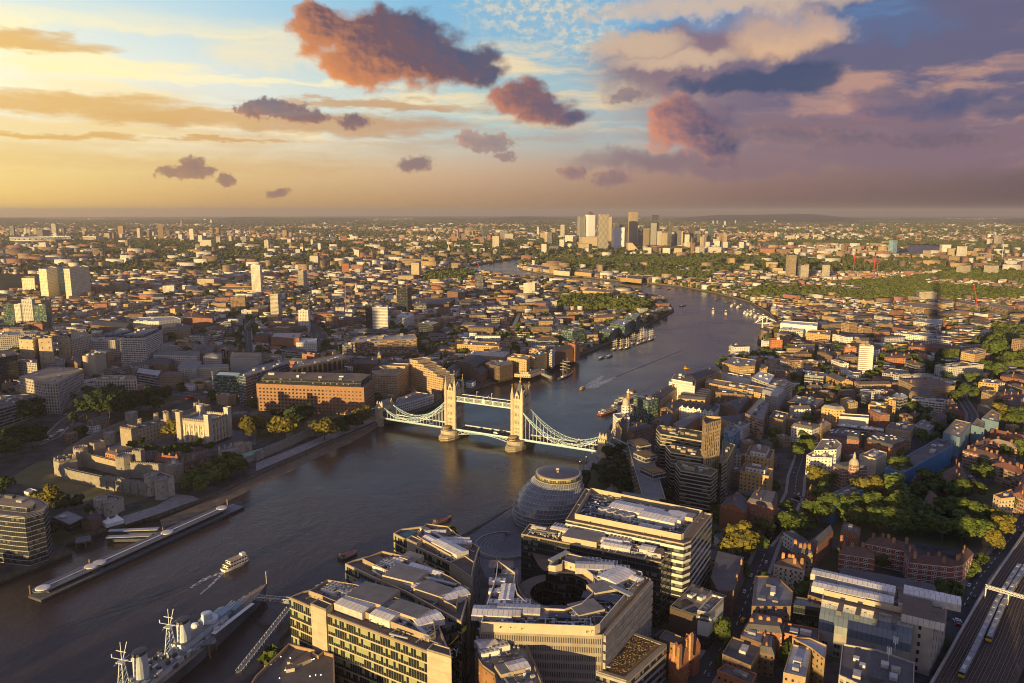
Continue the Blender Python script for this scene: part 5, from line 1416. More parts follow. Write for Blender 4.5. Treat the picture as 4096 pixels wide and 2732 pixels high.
 m=MB();m.prism(ccw(ew),GZ,Z1-1.2,'ml_dark','steel_dark');w_=m.build('atrium_end_wall',t)
 ra=math.atan2(d.y,d.x);nn=Vector((d.y,-d.x));c=Vector(E0[:2]).lerp(Vector(E1[:2]),.52)+nn*.4
 for nm,s in(('lettering',1),):
  text('EY',6.6,(c.x,c.y,Z1-16.0),(math.pi/2,0,ra),'letter_white',t,extrude=.15)
 m=MB();p0=c-d*3.5;p1=c+d*7.5
 m.face([(p0.x,p0.y,Z1-11.5),(p1.x,p1.y,Z1-6.0),(p1.x,p1.y,Z1-3.2)],'paint_yellow');m.build('yellow_beam_sign',t)
north_wing_pair()
def third():
 A=[(1262,50),(1385,112),(1480,178),(1770,315),(1978,448),(2038,220),(2056,178),(1900,85),(1740,-5),(1500,-12),(1330,10)]
 P=foot('A6',A,Z1);o=W('A6',1700,200,Z1);occupy(P,5)
 t=thing('office_building','pointed glass riverside offices with a teal roof corner below the egg-shaped hall','office building',(o.x,o.y,GZ))
 a,b=W('A6',1480,178,Z1),W('A6',1978,448,Z1);ang=math.atan2(b.y-a.y,b.x-a.x)
 m=MB();m.prism(P,GZ,Z1,'ml_glass',cap=False);m.ring(P,Z1-.2,Z1+.9,.8,'screen_tan','panel_tan');m.build('wall',t)
 m=MB();m.cap(P,Z1-.2,'terrace');m.cap(foot('A6',[(1325,50),(1385,75),(1480,20),(1420,5)],Z1),Z1-.1,'roof_teal');m.build('roof',t)
 for q,h in(([(1383,85),(1475,130),(1525,100),(1430,55)],3),([(1775,300),(1978,442),(2005,300),(1920,240)],2)):
  Q=foot('A6',q,Z1+h);m=MB();m.prism(Q,GZ,Z1+h,'panel_rib',cap=False);m.ring(Q,Z1+h-1,Z1+h,.5,'panel_tan');m.cap(Q,Z1+h-.9,'terrace');m.build('stair_core',t)
 S=foot('A6',[(1480,110),(1530,140),(1790,290),(1960,190),(1760,20),(1560,-5)],Z1);m=MB();m.cap(S,Z1-.12,'plant_floor');m.ring(S,Z1-.1,Z1+3.4,.35,'screen_tan');m.build('plant_screen',t)
 units(t,'A6',Z1,[(1605,130,11,6,3,'l'),(1660,55,12,5,2.6,'l',.8),(1830,130,18,5,3,'l',.8),(1860,160,16,5,3,'l',.8),(1780,215,24,9,4,'l'),(1740,80,12,8,2.4,'plant_dark'),(1560,40,7,4,3,'c'),(1680,100,26,1.8,2.2,'d',-.05),(1720,255,12,1.6,2,'g',.1),(1820,95,7,5,2.4,'c')],ang)
 clutter(t,S,Z1,230,ang,5)
third()
def horseshoe():
 zt=43.0
 A=[(-300,935),(825,985),(845,975),(1280,478),(1265,460),(480,205),(310,380),(400,405),(560,415),(680,470),(735,545),(728,610),(660,670),(560,705),(430,722),(290,715),(170,680),(90,610),(55,530),(60,380),(-50,330),(-140,270),(-175,470)]
 P=foot('A7',A,zt);o=W('A7',500,800,zt);occupy(P,6)
 t=thing('office_building','horseshoe office block around an oval court with pale plant screens on top','office building',(o.x,o.y,GZ))
 a,b=W('A7',-300,935,zt),W('A7',825,985,zt);ang=math.atan2(b.y-a.y,b.x-a.x);b2=W('A7',1280,478,zt);ang2=math.atan2(b2.y-b.y,b2.x-b.x)
 P=ccw(P)
 m=MB();ct=[i for i,q in enumerate(P)if 1];acc=0
 mid=Vector(W('A7',400,560,zt)[:2])
 for i in range(len(P)):
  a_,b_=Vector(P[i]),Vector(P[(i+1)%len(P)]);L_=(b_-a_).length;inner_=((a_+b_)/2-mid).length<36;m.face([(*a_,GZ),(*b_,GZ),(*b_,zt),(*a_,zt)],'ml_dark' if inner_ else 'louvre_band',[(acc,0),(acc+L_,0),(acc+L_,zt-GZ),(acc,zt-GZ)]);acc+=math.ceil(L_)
 m.build('wall',t)
 m=MB()
 q0,q1=Vector(W('A7',843,978,zt)[:2]),Vector(W('A7',1280,478,zt)[:2]);d=(q1-q0).normalized();n=Vector((d.y,-d.x));L=(q1-q0).length
 for k in range(8):
  c=(q0+q1)/2+n*.5;m.box((c.x,c.y,GZ+k*4.75+1.4),(L,1.3,3.3),'stone_grey',math.atan2(d.y,d.x))
 m.build('side_band',t)
 m=MB();m.cap(P,zt+.02,'terrace');m.ring(P,zt,zt+.7,.5,'screen_tan');m.build('roof',t)
 S=[(-285,865),(760,905),(810,880),(830,850),(1200,425),(1190,400),(480,222),(335,345),(400,350),(460,330),(470,300),(640,350),(740,430),(760,520),(735,600),(640,690),(480,745),(290,735),(140,690),(50,600),(20,500),(30,410),(-60,345),(-130,300),(-150,450)]
 zs=zt;S_=ccw(foot('A7',S,zs+4.5));m=MB();m.ring(S_,zs+.02,zs+5.2,.4,'panel_tan','panel_white');m.build('plant_screen',t)
 zr=zt+2.2;m=MB();m.cap(inset_poly(S_,.45),zr,'plant_floor');m.build('plant_deck',t)
 units(t,'A7',zr,[(680,755,15,12,2.6,'panel_tan',.5),(265,785,13,10,1.8,'panel_tan'),(440,790,11,12,2.0,'p'),(860,570,18,10,3.0,'panel_tan',.45),(820,655,20,7,2,'p',-.2),(960,470,13,18,3.6,'l',-.7),(760,385,22,9,3.4,'l'),(580,320,12,8,2.6,'panel_tan'),(840,330,16,5,2.2,'c',-.1),(720,300,12,4,2,'c',-.1),(980,370,12,4,2,'c',-.1),(870,440,8,5,3,'c',.6),(820,480,8,5,3,'c',.6),(60,780,22,9,3,'l'),(-60,800,16,9,3,'l'),(-180,800,20,10,3,'l'),(90,700,9,5,2.4,'c'),(-20,620,5,17,2.6,'l'),(-70,620,5,17,2.6,'l'),(-135,700,4,9,2.4,'c',1.57),(-135,600,4,9,2.4,'c',1.57),(-135,500,4,9,2.4,'c',1.57),(-60,490,12,7,2,'panel_tan'),(-60,420,13,5,2,'panel_tan'),(-100,340,14,6,2.0,'roof_metal'),(-130,420,4,6,2,'plant_dark'),(590,800,8,4,2,'c',.5),(1120,480,9,6,2.6,'l',-.7),(1000,610,14,3,2.4,'d',-.75),(430,300,16,3,3,'d',.9)],ang)
 clutter(t,inset_poly(S_,2.0),zr,420,ang,6)
 K=30;m=MB();el=lambda r,z:[(25.2+r*math.cos(k*2*math.pi/K),392+r*1.02*math.sin(k*2*math.pi/K),z)for k in range(K)];o_,i_,f_=el(23.5,35.5),el(15.2,36),el(14.4,GZ+.2)
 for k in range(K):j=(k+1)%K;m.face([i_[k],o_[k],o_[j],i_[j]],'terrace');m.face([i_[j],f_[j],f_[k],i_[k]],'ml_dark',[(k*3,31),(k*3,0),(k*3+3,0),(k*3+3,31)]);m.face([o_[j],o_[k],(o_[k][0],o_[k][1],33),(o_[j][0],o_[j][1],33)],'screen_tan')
 m.build('court_ring',t);m=MB();Q=ccw(foot('A7',[(170,200),(480,235),(335,350),(300,390),(240,330)],36));m.prism(Q,GZ,36,'ml_dark','roof_brown');m.build('wedge_terrace',t)
 F=foot('A7',[(75,600),(130,680),(290,735),(440,740),(640,690),(740,590),(740,520),(560,420),(320,380),(60,400)],GZ)
 m=MB();m.cap(circ(W('A7',400,640,5).x,W('A7',400,640,5).y,26,24),GZ+.12,'paving_dark');m.build('court_floor',t)
horseshoe()
def slab(fr,pts,h,wall,label,n,seed,screen=3.0,roof='terrace',un=(),scr='screen_tan',corner=None):
 P=ccw(foot(fr,pts,h));occupy(P,4);c=(sum(p[0]for p in P)/len(P),sum(p[1]for p in P)/len(P))
 t=thing('office_building',label,'office building',(c[0],c[1],GZ));e=max(range(len(P)),key=lambda i:math.dist(P[i],P[i-1]));ang=math.atan2(P[e][1]-P[e-1][1],P[e][0]-P[e-1][0])
 m=MB();m.prism(P,GZ,h,wall,cap=False);m.ring(P,h-.2,h+.8,.6,scr,'panel_tan');m.build('wall',t)
 m=MB();m.cap(P,h-.1,roof);m.build('roof',t)
 S=inset_poly(P,5.0 if screen>2 else 2.5)
 if screen:m=MB();m.cap(S,h-.04,'plant_floor');m.ring(S,h-.1,h+screen,.35,scr,'panel_tan');m.build('plant_screen',t)
 units(t,fr,h,un,ang);clutter(t,inset_poly(S,1.5),h,n,ang,seed)
 return t,P,ang
slab('A7',[(85,55),(1372,318),(1480,200),(160,-40)],46,'glass_dark','long dark glass office slab with exposed roof plant behind the horseshoe block',330,8,0,'roof_brown',[(650,110,22,14,4,'panel_tan'),(470,40,16,5,3,'l'),(580,55,14,5,3,'c'),(480,10,14,5,3,'c'),(760,70,14,6,2.6,'l'),(900,140,16,6,3,'l'),(990,130,14,6,3.4,'c'),(960,190,18,6,3,'l'),(1250,220,9,8,3.4,'l'),(1320,240,8,8,3,'duct'),(1080,130,18,1.4,3,'g',-.4),(330,40,14,5,2.4,'plant_dark'),(250,20,10,4,2.4,'l')])
slab('N',[(2262,2084),(2735,2180),(2765,2168),(2850,2060),(2342,1957)],52,'white_band','big office block with white rounded bands and a long glazed roof behind the dark slab',320,9,4.0,'roof_brown',[(2545,2052,34,14,3.4,'l'),(2640,2085,24,16,4,'l'),(2450,2060,8,4,3,'c',.9),(2480,2070,8,4,3,'c',.9),(2510,2078,8,4,3,'c',.9),(2420,2050,8,4,3,'c',.9),(2700,2085,12,14,4,'l',0),(2740,2080,12,8,4,'panel_tan'),(2470,2010,34,6,1.2,'roof_glass'),(2560,2000,26,4,3,'panel_tan'),(2600,2120,14,6,2.5,'l'),(2680,2050,12,6,3,'duct')],'panel_tan')
def egg():
 top=W('B2',410,1092,44);base=W('N',2150,2050,GZ)
 c0=Vector((W('N',2172,2062,12).x-1,W('N',2172,2062,12).y+3));c1=Vector(top[:2])
 t=thing('egg_shaped_hall','leaning egg-shaped glass hall in stacked rings with a dark domed roof','glass hall',(c0.x,c0.y,GZ))
 occupy(circ(c0.x,c0.y,30,16),3)
 prof=[(19.0,0),(22.6,4),(25.0,9),(26.1,14),(26.2,19),(25.2,24),(23.2,28.5),(20.6,32.5),(18.2,35.5),(16.6,37.4)]
 n=60;m=MB();fr_=MB()
 def cen(z):u=max(0,min(1,z/39.0));return c0.lerp(c1,u**1.1)
 lev=11
 zz=[0]+[37.4*k/lev for k in range(1,lev+1)]
 rr=np.interp(zz,[p[1]for p in prof],[p[0]for p in prof])
 for k in range(lev):
  a,b=zz[k],zz[k+1];ca,cb=cen(a),cen(b)
  r0,r1=rr[k]+.5,rr[k+1]+.15
  R0=[(ca.x+r0*math.cos(2*math.pi*q/n),ca.y+r0*math.sin(2*math.pi*q/n),GZ+a)for q in range(n)]
  R1=[(cb.x+r1*math.cos(2*math.pi*q/n),cb.y+r1*math.sin(2*math.pi*q/n),GZ+b)for q in range(n)]
  r2=rr[k+1]+.5;R2=[(cb.x+r2*math.cos(2*math.pi*q/n),cb.y+r2*math.sin(2*math.pi*q/n),GZ+b)for q in range(n)]
  for q in range(n):
   w=(q+1)%n;m.face([R0[q],R0[w],R1[w],R1[q]],'egg_glass',[(q,k),(q+1,k),(q+1,k+1),(q,k+1)]);fr_.face([R1[q],R1[w],R2[w],R2[q]],'egg_rib')
   fr_.bar(R0[q],R1[q],.2,'egg_rib')
   fr_.bar(R0[q],R0[w],.42,'egg_rib')
 m.build('glass_shell',t);fr_.build('rib',t)
 c=cen(38.5);m=MB();m.lathe((c.x,c.y,GZ+37.4),[(18.6,0),(18.0,.5),(16.9,.6),(16.9,3.2)],'egg_band',48);m.build('gallery_band',t)
 m=MB();m.lathe((c.x,c.y,GZ+40.5),[(17.6,0),(17.8,.5),(16.6,.9)],'panel_tan',48);m.build('roof_rim',t)
 m=MB();m.lathe((c.x,c.y,GZ+41.2),[(16.6,0),(13,1.1),(8,2.1),(3,2.6),(.3,2.7)],'egg_roof',40);m.build('domed_roof',t,smooth=True)
 m=MB();m.box((c.x-1,c.y-2,GZ+43.7),(2.4,1.6,1.3),'panel_tan');m.box((c.x-1,c.y-5,GZ+43.2),(1.4,4,.8),'panel_tan');m.build('roof_hatch',t)
mat('egg_glass',(.14,.155,.18),.14,.35,.25,spec=.8,rnd=0);mat('egg_rib',(.44,.43,.42),.5,.1,.5);mat('egg_roof',(.055,.05,.075),.35,.25,.12,spec=.6,rnd=0)
facade('egg_band',(.50,.42,.28),1.3,2.6,.06,.94,.12,.95,glass=(.06,.07,.05),blind=(.34,.33,.16),pb=.4,rnd=0)
egg()
def scoop():
 c=W('A6',2290,165,GZ);t=thing('amphitheatre','sunken oval amphitheatre of dark blue stone steps by the egg-shaped hall','amphitheatre',(c.x,c.y,GZ))
 m=MB()
 for k in range(9):
  r0,r1=21-k*1.25,21-(k+1)*1.25;z=GZ+1.7-k*.18
  for q in range(30):
   a0,a1=1.6+q*.145,1.6+(q+1)*.145
   pt=lambda r,a,zz:(c.x+r*math.cos(a),c.y+r*math.sin(a),zz)
   m.face([pt(r0,a0,z),pt(r1,a0,z),pt(r1,a1,z),pt(r0,a1,z)][::-1],'paving_dark' if k%2 else 'scoop_stone');m.face([pt(r1,a0,z),pt(r1,a0,z-.2),pt(r1,a1,z-.2),pt(r1,a1,z)],'kerb')
 m.build('step',t)
 m=MB()
 for q in range(36):
  a0,a1=1.4+q*.13,1.4+(q+1)*.13;pt=lambda r,a,zz:(c.x+r*math.cos(a),c.y+r*math.sin(a),zz)
  m.face([pt(22,a0,GZ),pt(22,a1,GZ),pt(22,a1,GZ+2.4),pt(22,a0,GZ+2.4)],'kerb');m.face([pt(22,a0,GZ+2.4),pt(22,a1,GZ+2.4),pt(21,a1,GZ+2.4),pt(21,a0,GZ+2.4)],'kerb')
 m.build('rim',t);m=MB();m.cap(circ(c.x,c.y,9.6,24),GZ+.14,'paving_dark');m.build('stage',t);occupy(circ(c.x,c.y,25,16))
mat('scoop_stone',(.17,.175,.20),.7,.2,.3)
scoop()
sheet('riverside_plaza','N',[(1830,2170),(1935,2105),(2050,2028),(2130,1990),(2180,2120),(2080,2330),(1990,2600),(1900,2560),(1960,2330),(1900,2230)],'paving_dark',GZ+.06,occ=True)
sheet('riverside_walk','B2',[(560,1075),(590,1040),(738,926),(800,940),(700,1030),(610,1120)],'paving',GZ+.06)
sheet('park_lawn','B2',[(600,1130),(720,1020),(820,940),(985,930),(1130,1280),(1000,1290),(640,1230)],'lawn',GZ+.05)
trees('B2',[(850,960,110),(920,950,110),(870,1150,140),(800,1110,120),(960,1080,130),(900,1050,120),(1010,1130,120),(950,1180,130),(830,1190,130),(1030,1210,110),(640,1190,120),(600,1240,110),(730,1070,70),(970,1000,90),(1060,1270,90),(620,1290,110),(980,1260,110)],'dark tree in the park below the bridge','park trees below the bridge','leaf_dark')
trees('B2',[(935,760,70,1.6,'leaf_green','tall narrow tree against the riverside warehouses by the bridge')],'','')
def pier_block():
 P=foot('A6',[(-40,1420),(0,1360),(300,1065),(545,1125),(530,1155),(575,1175),(620,1138),(718,1165),(730,1700),(-60,1700)],27);P=ccw(P);occupy(P,3)
 c=W('A6',400,1300,27);t=thing('brick_block','dark brick riverside block with a flat roof dotted with small lights','office building',(c.x,c.y,GZ))
 m=MB();m.prism(P,GZ,27,'brick_plain',cap=False);m.ring(P,26,28,.6,'brick_plain','screen_tan');m.build('wall',t);m=MB();m.cap(P,26.4,'roof_felt');m.build('roof',t)
 units(t,'A6',26.4,[(420,1240,9,3.4,1.8,'plant_box',.35),(315,1300,4,3,1.8,'plant_box'),(300,1235,1.4,1.4,1.2,'plant_box'),(175,1215,1,1,1,'panel_tan'),(85,1265,1,1,1,'panel_tan')],.4)
 m=MB()
 r=random.Random(4)
 for k in range(12):
  p=W('A6',r.uniform(100,640),r.uniform(1150,1390),26.4);m.box((p.x,p.y,26.45),(.3,.3,.3),'lamp_white')
 m.build('roof_light',t)
pier_block()
def curved_brick():
 A=[(2010,1150),(2030,1000),(2070,900),(2220,890),(2420,900),(2640,1420),(2660,1700),(2250,1700),(2190,1340),(2080,1260)]
 P=ccw(foot('A6',A,36));occupy(P,4);c=W('A6',2250,1200,36);t=thing('office_building','curved brick office block with rooftop chillers below the horseshoe block','office building',(c.x,c.y,GZ))
 m=MB();m.prism(P,GZ,36,'brick_curved',cap=False);m.ring(P,35,36.8,1.0,'screen_tan','steel_dark');m.build('wall',t);m=MB();m.cap(P,35.2,'deck_grey');m.build('roof',t)
 units(t,'A6',35.2,[(2115,1045,9,5,3,'c'),(2115,1105,10,8,3.6,'l'),(2140,1160,9,5,3,'c'),(2230,1110,9,7,3.4,'c'),(2250,1050,5,4,3,'plant_dark'),(2280,950,10,9,3.6,'panel_tan'),(2150,960,12,4,2.4,'d'),(2290,1260,10,8,1.5,'roof_glass'),(2330,1320,12,8,3,'panel_tan'),(2400,1300,10,8,3,'l')],.4);clutter(t,inset_poly(P,3),35.2,80,.4,12)
facade('brick_curved',(.30,.155,.075),5.5,4.4,.42,.58,.40,.66,glass=(.10,.09,.05),blind=(.9,.75,.3),pb=.5,rnd=0)
curved_brick()
def meadow_block():
 P=ccw(foot('A7',[(515,1232),(1050,1400),(1422,1068),(1060,935),(845,1185)],24));occupy(P,3);c=W('A7',1000,1200,24);t=thing('office_building','low office block with a rust-brown meadow roof beside the horseshoe block','office building',(c.x,c.y,GZ))
 m=MB();m.prism(P,GZ,24,'grey_band',cap=False);m.ring(P,23.4,24.6,2.0,'stone_grey','screen_tan');m.build('wall',t);m=MB();m.cap(inset_poly(P,2),24.1,'roof_sedum');m.build('roof',t)
 units(t,'A7',24.3,[(770,1275,9,2,1.5,'g',-.1)],-.2)
 r=random.Random(2);m=MB();Q=inset_poly(P,4);xs=[p[0]for p in Q];ys=[p[1]for p in Q];k=0
 while k<420:
  x,y=r.uniform(min(xs),max(xs)),r.uniform(min(ys),max(ys))
  if inpoly(np.array([x]),np.array([y]),Q)[0]:
   k+=1;s=r.uniform(.25,.8);m.face([(x-s,y,24.1),(x+s,y,24.15),(x+s*.6,y+r.uniform(-.5,.5),24.1+s*.9)],r.choice(['roof_sedum','roof_sedum','lawn_dry']))
 m.build('meadow_plants',t)['kind']='stuff'
meadow_block()
def theatre():
 h=25;P=foot('A7',[(1450,720),(1705,800),(1975,622),(1660,515)],h);c=W('A7',1700,660,h);P=ccw(P);occupy(P,3);t=thing('theatre','dark brick theatre with a white corner tower and solar panels on its roof','theatre',(c.x,c.y,GZ))
 m=MB();m.prism(P,GZ,h,'theatre_slat',cap=False);m.ring(P,h-.3,h+.6,.5,'steel_dark','panel_tan');m.build('wall',t);m=MB();m.cap(P,h,'roof_tan');m.build('roof',t)
 a,b=W('A7',1705,800,h),W('A7',1975,622,h);ang=math.atan2(b.y-a.y,b.x-a.x)
 units(t,'A7',h,[(1570,690,11,6,.5,'p',-.2),(1660,610,4,9,.5,'p',-.2),(1650,620,5,3,1.6,'c'),(1740,640,5,3,1.6,'c'),(1660,745,7,4,.5,'p',-.2)],ang)
 Q=ccw(foot('A7',[(1702,748),(1808,772),(1946,632),(1836,600)],h+3.2));m=MB();m.prism(Q,GZ+9,h+3.2,'panel_white',cap=False,bottom=True);m.ring(Q,h+.5,h+3.4,.5,'panel_white');m.cap(Q,h+.6,'roof_grey');m.build('corner_tower',t)
 units(t,'A7',h+.6,[(1795,735,6,3,2,'c'),(1850,690,5,4,2,'duct')],ang)
 m=MB();m.prism(inset_poly(Q,.8),GZ,GZ+9.1,'glass_dark',cap=False);m.build('foyer',t)
 p0,p1=W('A7',1728,754,h+3.2),W('A7',1808,772,h+3.2);d=Vector((p1.x-p0.x,p1.y-p0.y)).normalized();nn=Vector((d.y,-d.x));cc=(Vector(p0[:2])+Vector(p1[:2]))/2
 m=MB();bx=cc+nn*.35;m.box((bx.x,bx.y,h-2.0),(7.4,.3,3.6),'steel_dark',math.atan2(d.y,d.x));S_=m.build('sign_board',t)
 S_['_o']=t['_o'];L_=text('UNICORN',1.75,(bx.x+nn.x*.2,bx.y+nn.y*.2,h-.2),(math.pi/2,0,math.atan2(d.y,d.x)),'letter_white',None,extrude=.06);L_.parent=S_;L_.location=Vector(L_.location)-Vector(t['_o'])
facade('theatre_slat',(.11,.075,.055),40,.7,.0,1.0,.0,.35,glass=(.05,.035,.028),pb=0,grough=.8,rnd=0)
theatre()
def gothic():
 P=foot('A7',[(1440,1180),(1540,1235),(1690,1080)],17);c=P[0];t=thing('gothic_house','tall red brick gothic house with orange chimneys beside the meadow roof','house',(c[0],c[1],GZ));P=ccw(P);occupy(P,2)
 m=MB();m.prism(P,GZ,19,'brick_rust',cap=False);m.build('wall',t);m=MB();ridge_roof(m,P,19,6.5,'gable','roof_tile','brick_rust');m.build('roof',t)
 a,b=Vector(P[0]),Vector(P[1])
 for x,y,h in((1540,1110,30),(1610,1040,30),(1645,1000,32),(1500,1090,27)):
  p=W('A7',x,y,h-2);m=MB();m.box((p.x,p.y,18),(2.6,1.4,h-18),'chimney_brick',.8)
  for k in(-.8,0,.8):m.box((p.x+k*.7,p.y+k*.72,h),(.5,.5,.9),'brick_rust')
  m.build('chimney',t)
 for x,y in((1545,1150),(1650,1060)):
  p=W('A7',x,y,21);m=MB();q=rect(p.x,p.y,6,7,.8);m.prism(q,GZ,21,'brick_rust',cap=False);ridge_roof(m,q,21,5,'gable','roof_tile','brick_rust');m.build('gable_bay',t)
 windows(t,P,GZ,19,3.4,3.8,1.5,2.2,'window_white','glass')
gothic()
bld('A7',[(1300,990),(1330,1000),(1445,955)],15,'glass_dark','roof_glass','small lean-to glass roof tucked behind the gothic house',name='glass_annexe',cat='annexe',plant=1)
bld('A7',[(1350,1010),(1520,1080),(1560,1000)],17,'brick_brown','roof_felt','low service block with ducts between the theatre and gothic house',plant=7)
# south bank: hand-placed buildings
NM=dict(w=('warehouse','warehouse'),a=('apartment_block','flats'),o=('office_block','office building'),h=('house','house'),c=('church','church'),s=('school','school'),t=('tower_block','tower block'))
KD=dict(f='flat',g='gable',h='hip',s='saw',m='mansard')
def table(fr,rows,z0=GZ):
 for r in rows:
  k,h,wall,roof,pts,lab=r[:6];kw=dict(r[6])if len(r)>6 else{}
  nm,cat=NM[k[0]];kind=KD[k[1]]
  if kind!='flat':kw.setdefault('chim',2 if k[0]in 'wah' else 0)
  if kind=='saw':kw['chim']=0
  bld(fr,pts,h,wall,roof,lab,name=nm,cat=cat,kind=kind,z0=z0,**kw)
facade('slab_flat',(.40,.355,.28),4.4,3.15,.0,1.0,.27,.97,glass=(.028,.028,.03),blind=(.20,.165,.10),pb=.35,grough=.1,rnd=.05)
facade('bronze_tower',(.46,.33,.18),2.6,3.2,.35,.75,.08,.94,glass=(.05,.045,.04),blind=(.55,.45,.25),pb=.4,rnd=0)
facade('flats_orange',(.56,.50,.40),3.2,3.0,.30,.70,.30,.75,band=(.22,(.62,.33,.08)),rnd=0)
roofmat('roof_garden',(.15,.13,.05),var=.7,scale=.6)
facade('tarp_wall',(.05,.20,.42),2.6,2.0,.0,.06,.0,1,glass=(.04,.14,.30),pb=0,grough=.6,wrough=.6,band=(.05,(.16,.28,.40)),rnd=.1)
facade('net_wall',(.14,.26,.36),2.4,2.0,.0,.08,.0,1,glass=(.30,.26,.20),pb=0,grough=.6,wrough=.7,band=(.08,(.34,.27,.2)),rnd=.15)
sp=dict(plant=5,setb=None)
table('B2',[('af',38,'slab_flat','roof_garden',[(1262,700),(1300,742),(1668,805),(1668,720),(1490,690),(1290,665)],'rearmost of the stepped banded flats beside the slim bronze tower',dict(plant=8,plant_mat='screen_tan')),('af',37,'slab_flat','roof_garden',[(1345,850),(1392,905),(1668,950),(1668,880),(1385,838)],'middle of the stepped banded flats with a roof garden',dict(plant=6,plant_mat='screen_tan')),('af',34,'slab_flat','roof_garden',[(1430,1005),(1475,1065),(1745,1112),(1805,1060),(1640,1000),(1450,985)],'nearest of the stepped banded flats with planted roof terrace',dict(plant=6,plant_mat='screen_tan')),('af',36,'slab_flat','roof_garden',[(1838,1000),(1890,965),(1957,838),(1845,800)],'banded flats with white slab edges behind the slim bronze tower',dict(plant=3)),('tf',64,'bronze_tower','roof_brown',[(1668,645),(1697,690),(1832,648),(1828,625),(1692,614)],'slim bronze and cream residential tower rising from the stepped flats',dict(plant=2,par=4)),('of',25,'slab_flat','roof_grey',[(1005,805),(1142,1290),(1345,1310),(1190,800),(1130,775)],'wedge-shaped grey block with three brown rooftop boxes beside the park',dict(plant=0)),('wf',22,'render_white','roof_grey',[(885,565),(925,605),(1030,595),(1000,548)],'white riverside brewhouse with a domed turret by the bridge foot',dict(plant=1)),('wg',20,'brick_yellow','roof_slate',[(905,650),(960,690),(1010,610),(960,590)],'yellow brick gabled wharf in front of the white brewhouse',{}),('wh',22,'brick_brown','roof_slate',[(1008,695),(1065,712),(1245,662),(1105,625)],'dark hip-roofed block with stone bands behind the bridge backstays',{}),('of',27,'glass_green','roof_grey',[(1067,415),(1195,458),(1285,432),(1180,402)],'glass block wrapped in yellow-green scaffolding by the brewhouse',{}),('wg',25,'brick_yellow','roof_slate',[(1218,402),(1295,440),(1478,312),(1400,285)],'long riverside wharf with slate roofs and white dormers',{}),('wf',31,'render_white','roof_brown',[(1375,282),(1600,322),(1612,272),(1425,216)],'white stone top-storey wharf standing highest on the riverside row',dict(plant=3,setb=(3,4,'render_white'))),('wg',24,'brick_gold_lit','roof_slate',[(1522,217),(1612,262),(1836,178),(1765,150)],'farthest wharf of the riverside row with a dark roof',{}),('ws',20,'brick_gold_lit','roof_slate',[(1450,422),(1692,442),(1747,362),(1562,322)],'gold-lit brick warehouse under a row of saw-tooth gables',dict(n=5)),('wf',21,'brick_gold_lit','roof_tan',[(1692,288),(2182,385),(2217,333),(1714,250)],'very long gold-lit brick warehouse with a flat tan roof',dict(plant=6)),('wf',19,'brick_brown','roof_felt',[(1780,372),(2102,405),(2127,372),(1802,340)],'dark brick warehouse in front of the very long tan-roofed one',{}),('wg',18,'brick_brown','roof_slate',[(1302,508),(1412,542),(1502,472),(1392,450)],'brown warehouse with slate roof near the saw-tooth gables',{}),('ws',18,'render_white','roof_slate',[(1467,503),(1767,548),(1812,502),(1512,462)],'white warehouse with zigzag gables and square dark windows',dict(n=6)),('ah',15,'brick_orange','roof_grey',[(1412,645),(1482,692),(1652,582),(1602,542)],'pink flats with a rounded corner and blue roof windows',dict(chim=0)),('wg',14,'brick_brown','roof_slate',[(1218,624),(1372,662),(1412,574),(1342,556)],'low brown shed beside the pink rounded flats',{}),('wg',16,'brick_brown','roof_slate',[(1822,474),(1992,534),(2087,424),(2062,396)],'dark slate warehouse between the zigzag white one and balcony flats',{}),('wg',16,'brick_yellow','roof_slate',[(1717,594),(1932,642),(2092,584),(2062,556)],'brick hall with a blue-grey roof behind the slim bronze tower',{}),('of',14,'render_white','roof_grey',[(1932,644),(2002,692),(2117,628),(2042,562)],'white colonnaded block with tall narrow windows',{}),('of',16,'hospital_glass','roof_grey',[(1857,708),(1937,758),(2002,692),(1902,656)],'pale blue wrapped block beside the white colonnade',{}),('af',22,'balcony_brick','roof_grey',[(2042,562),(2200,622),(2250,472),(2182,412)],'grey flats with a row of curved balconies',dict(plant=5)),('wf',23,'concrete_pale','roof_white',[(2100,242),(2250,300),(2300,225),(2172,186)],'white grid-fronted block beyond the very long warehouse',{}),('of',15,'panel_white','roof_grey',[(1832,202),(1882,227),(2092,262),(2092,216)],'plain white box museum building beyond the riverside row',{}),('wf',24,'brick_gold_lit','roof_grey',[(1842,112),(1992,152),(2127,142),(2142,92),(1932,62)],'curved tan wharf building with white lettering at the river bend',dict(plant=5)),('af',22,'brick_gold_lit','roof_brown',[(2042,925),(2260,965),(2300,880),(2092,842)],'gold-lit brick flats with white penthouse terraces, the rear of two',dict(setb=(4,4,'render_white'),plant=4)),('af',20,'brick_gold_lit','roof_brown',[(1997,1064),(2250,1114),(2290,1050),(2032,1000)],'gold-lit brick flats with white penthouse terraces, the front of two',dict(setb=(4,4,'render_white'),plant=4)),('hg',16,'brick_rust','roof_slate',[(1820,1372),(2040,1430),(2087,1330),(1880,1290)],'red brick gabled hall with white arched windows behind the big trees',dict(rh=6)),('om',19,'brick_red','roof_slate',[(2060,1330),(2290,1385),(2330,1270),(2120,1240)],'red brick office with a slate mansard and small cupola',dict(chim=4))])
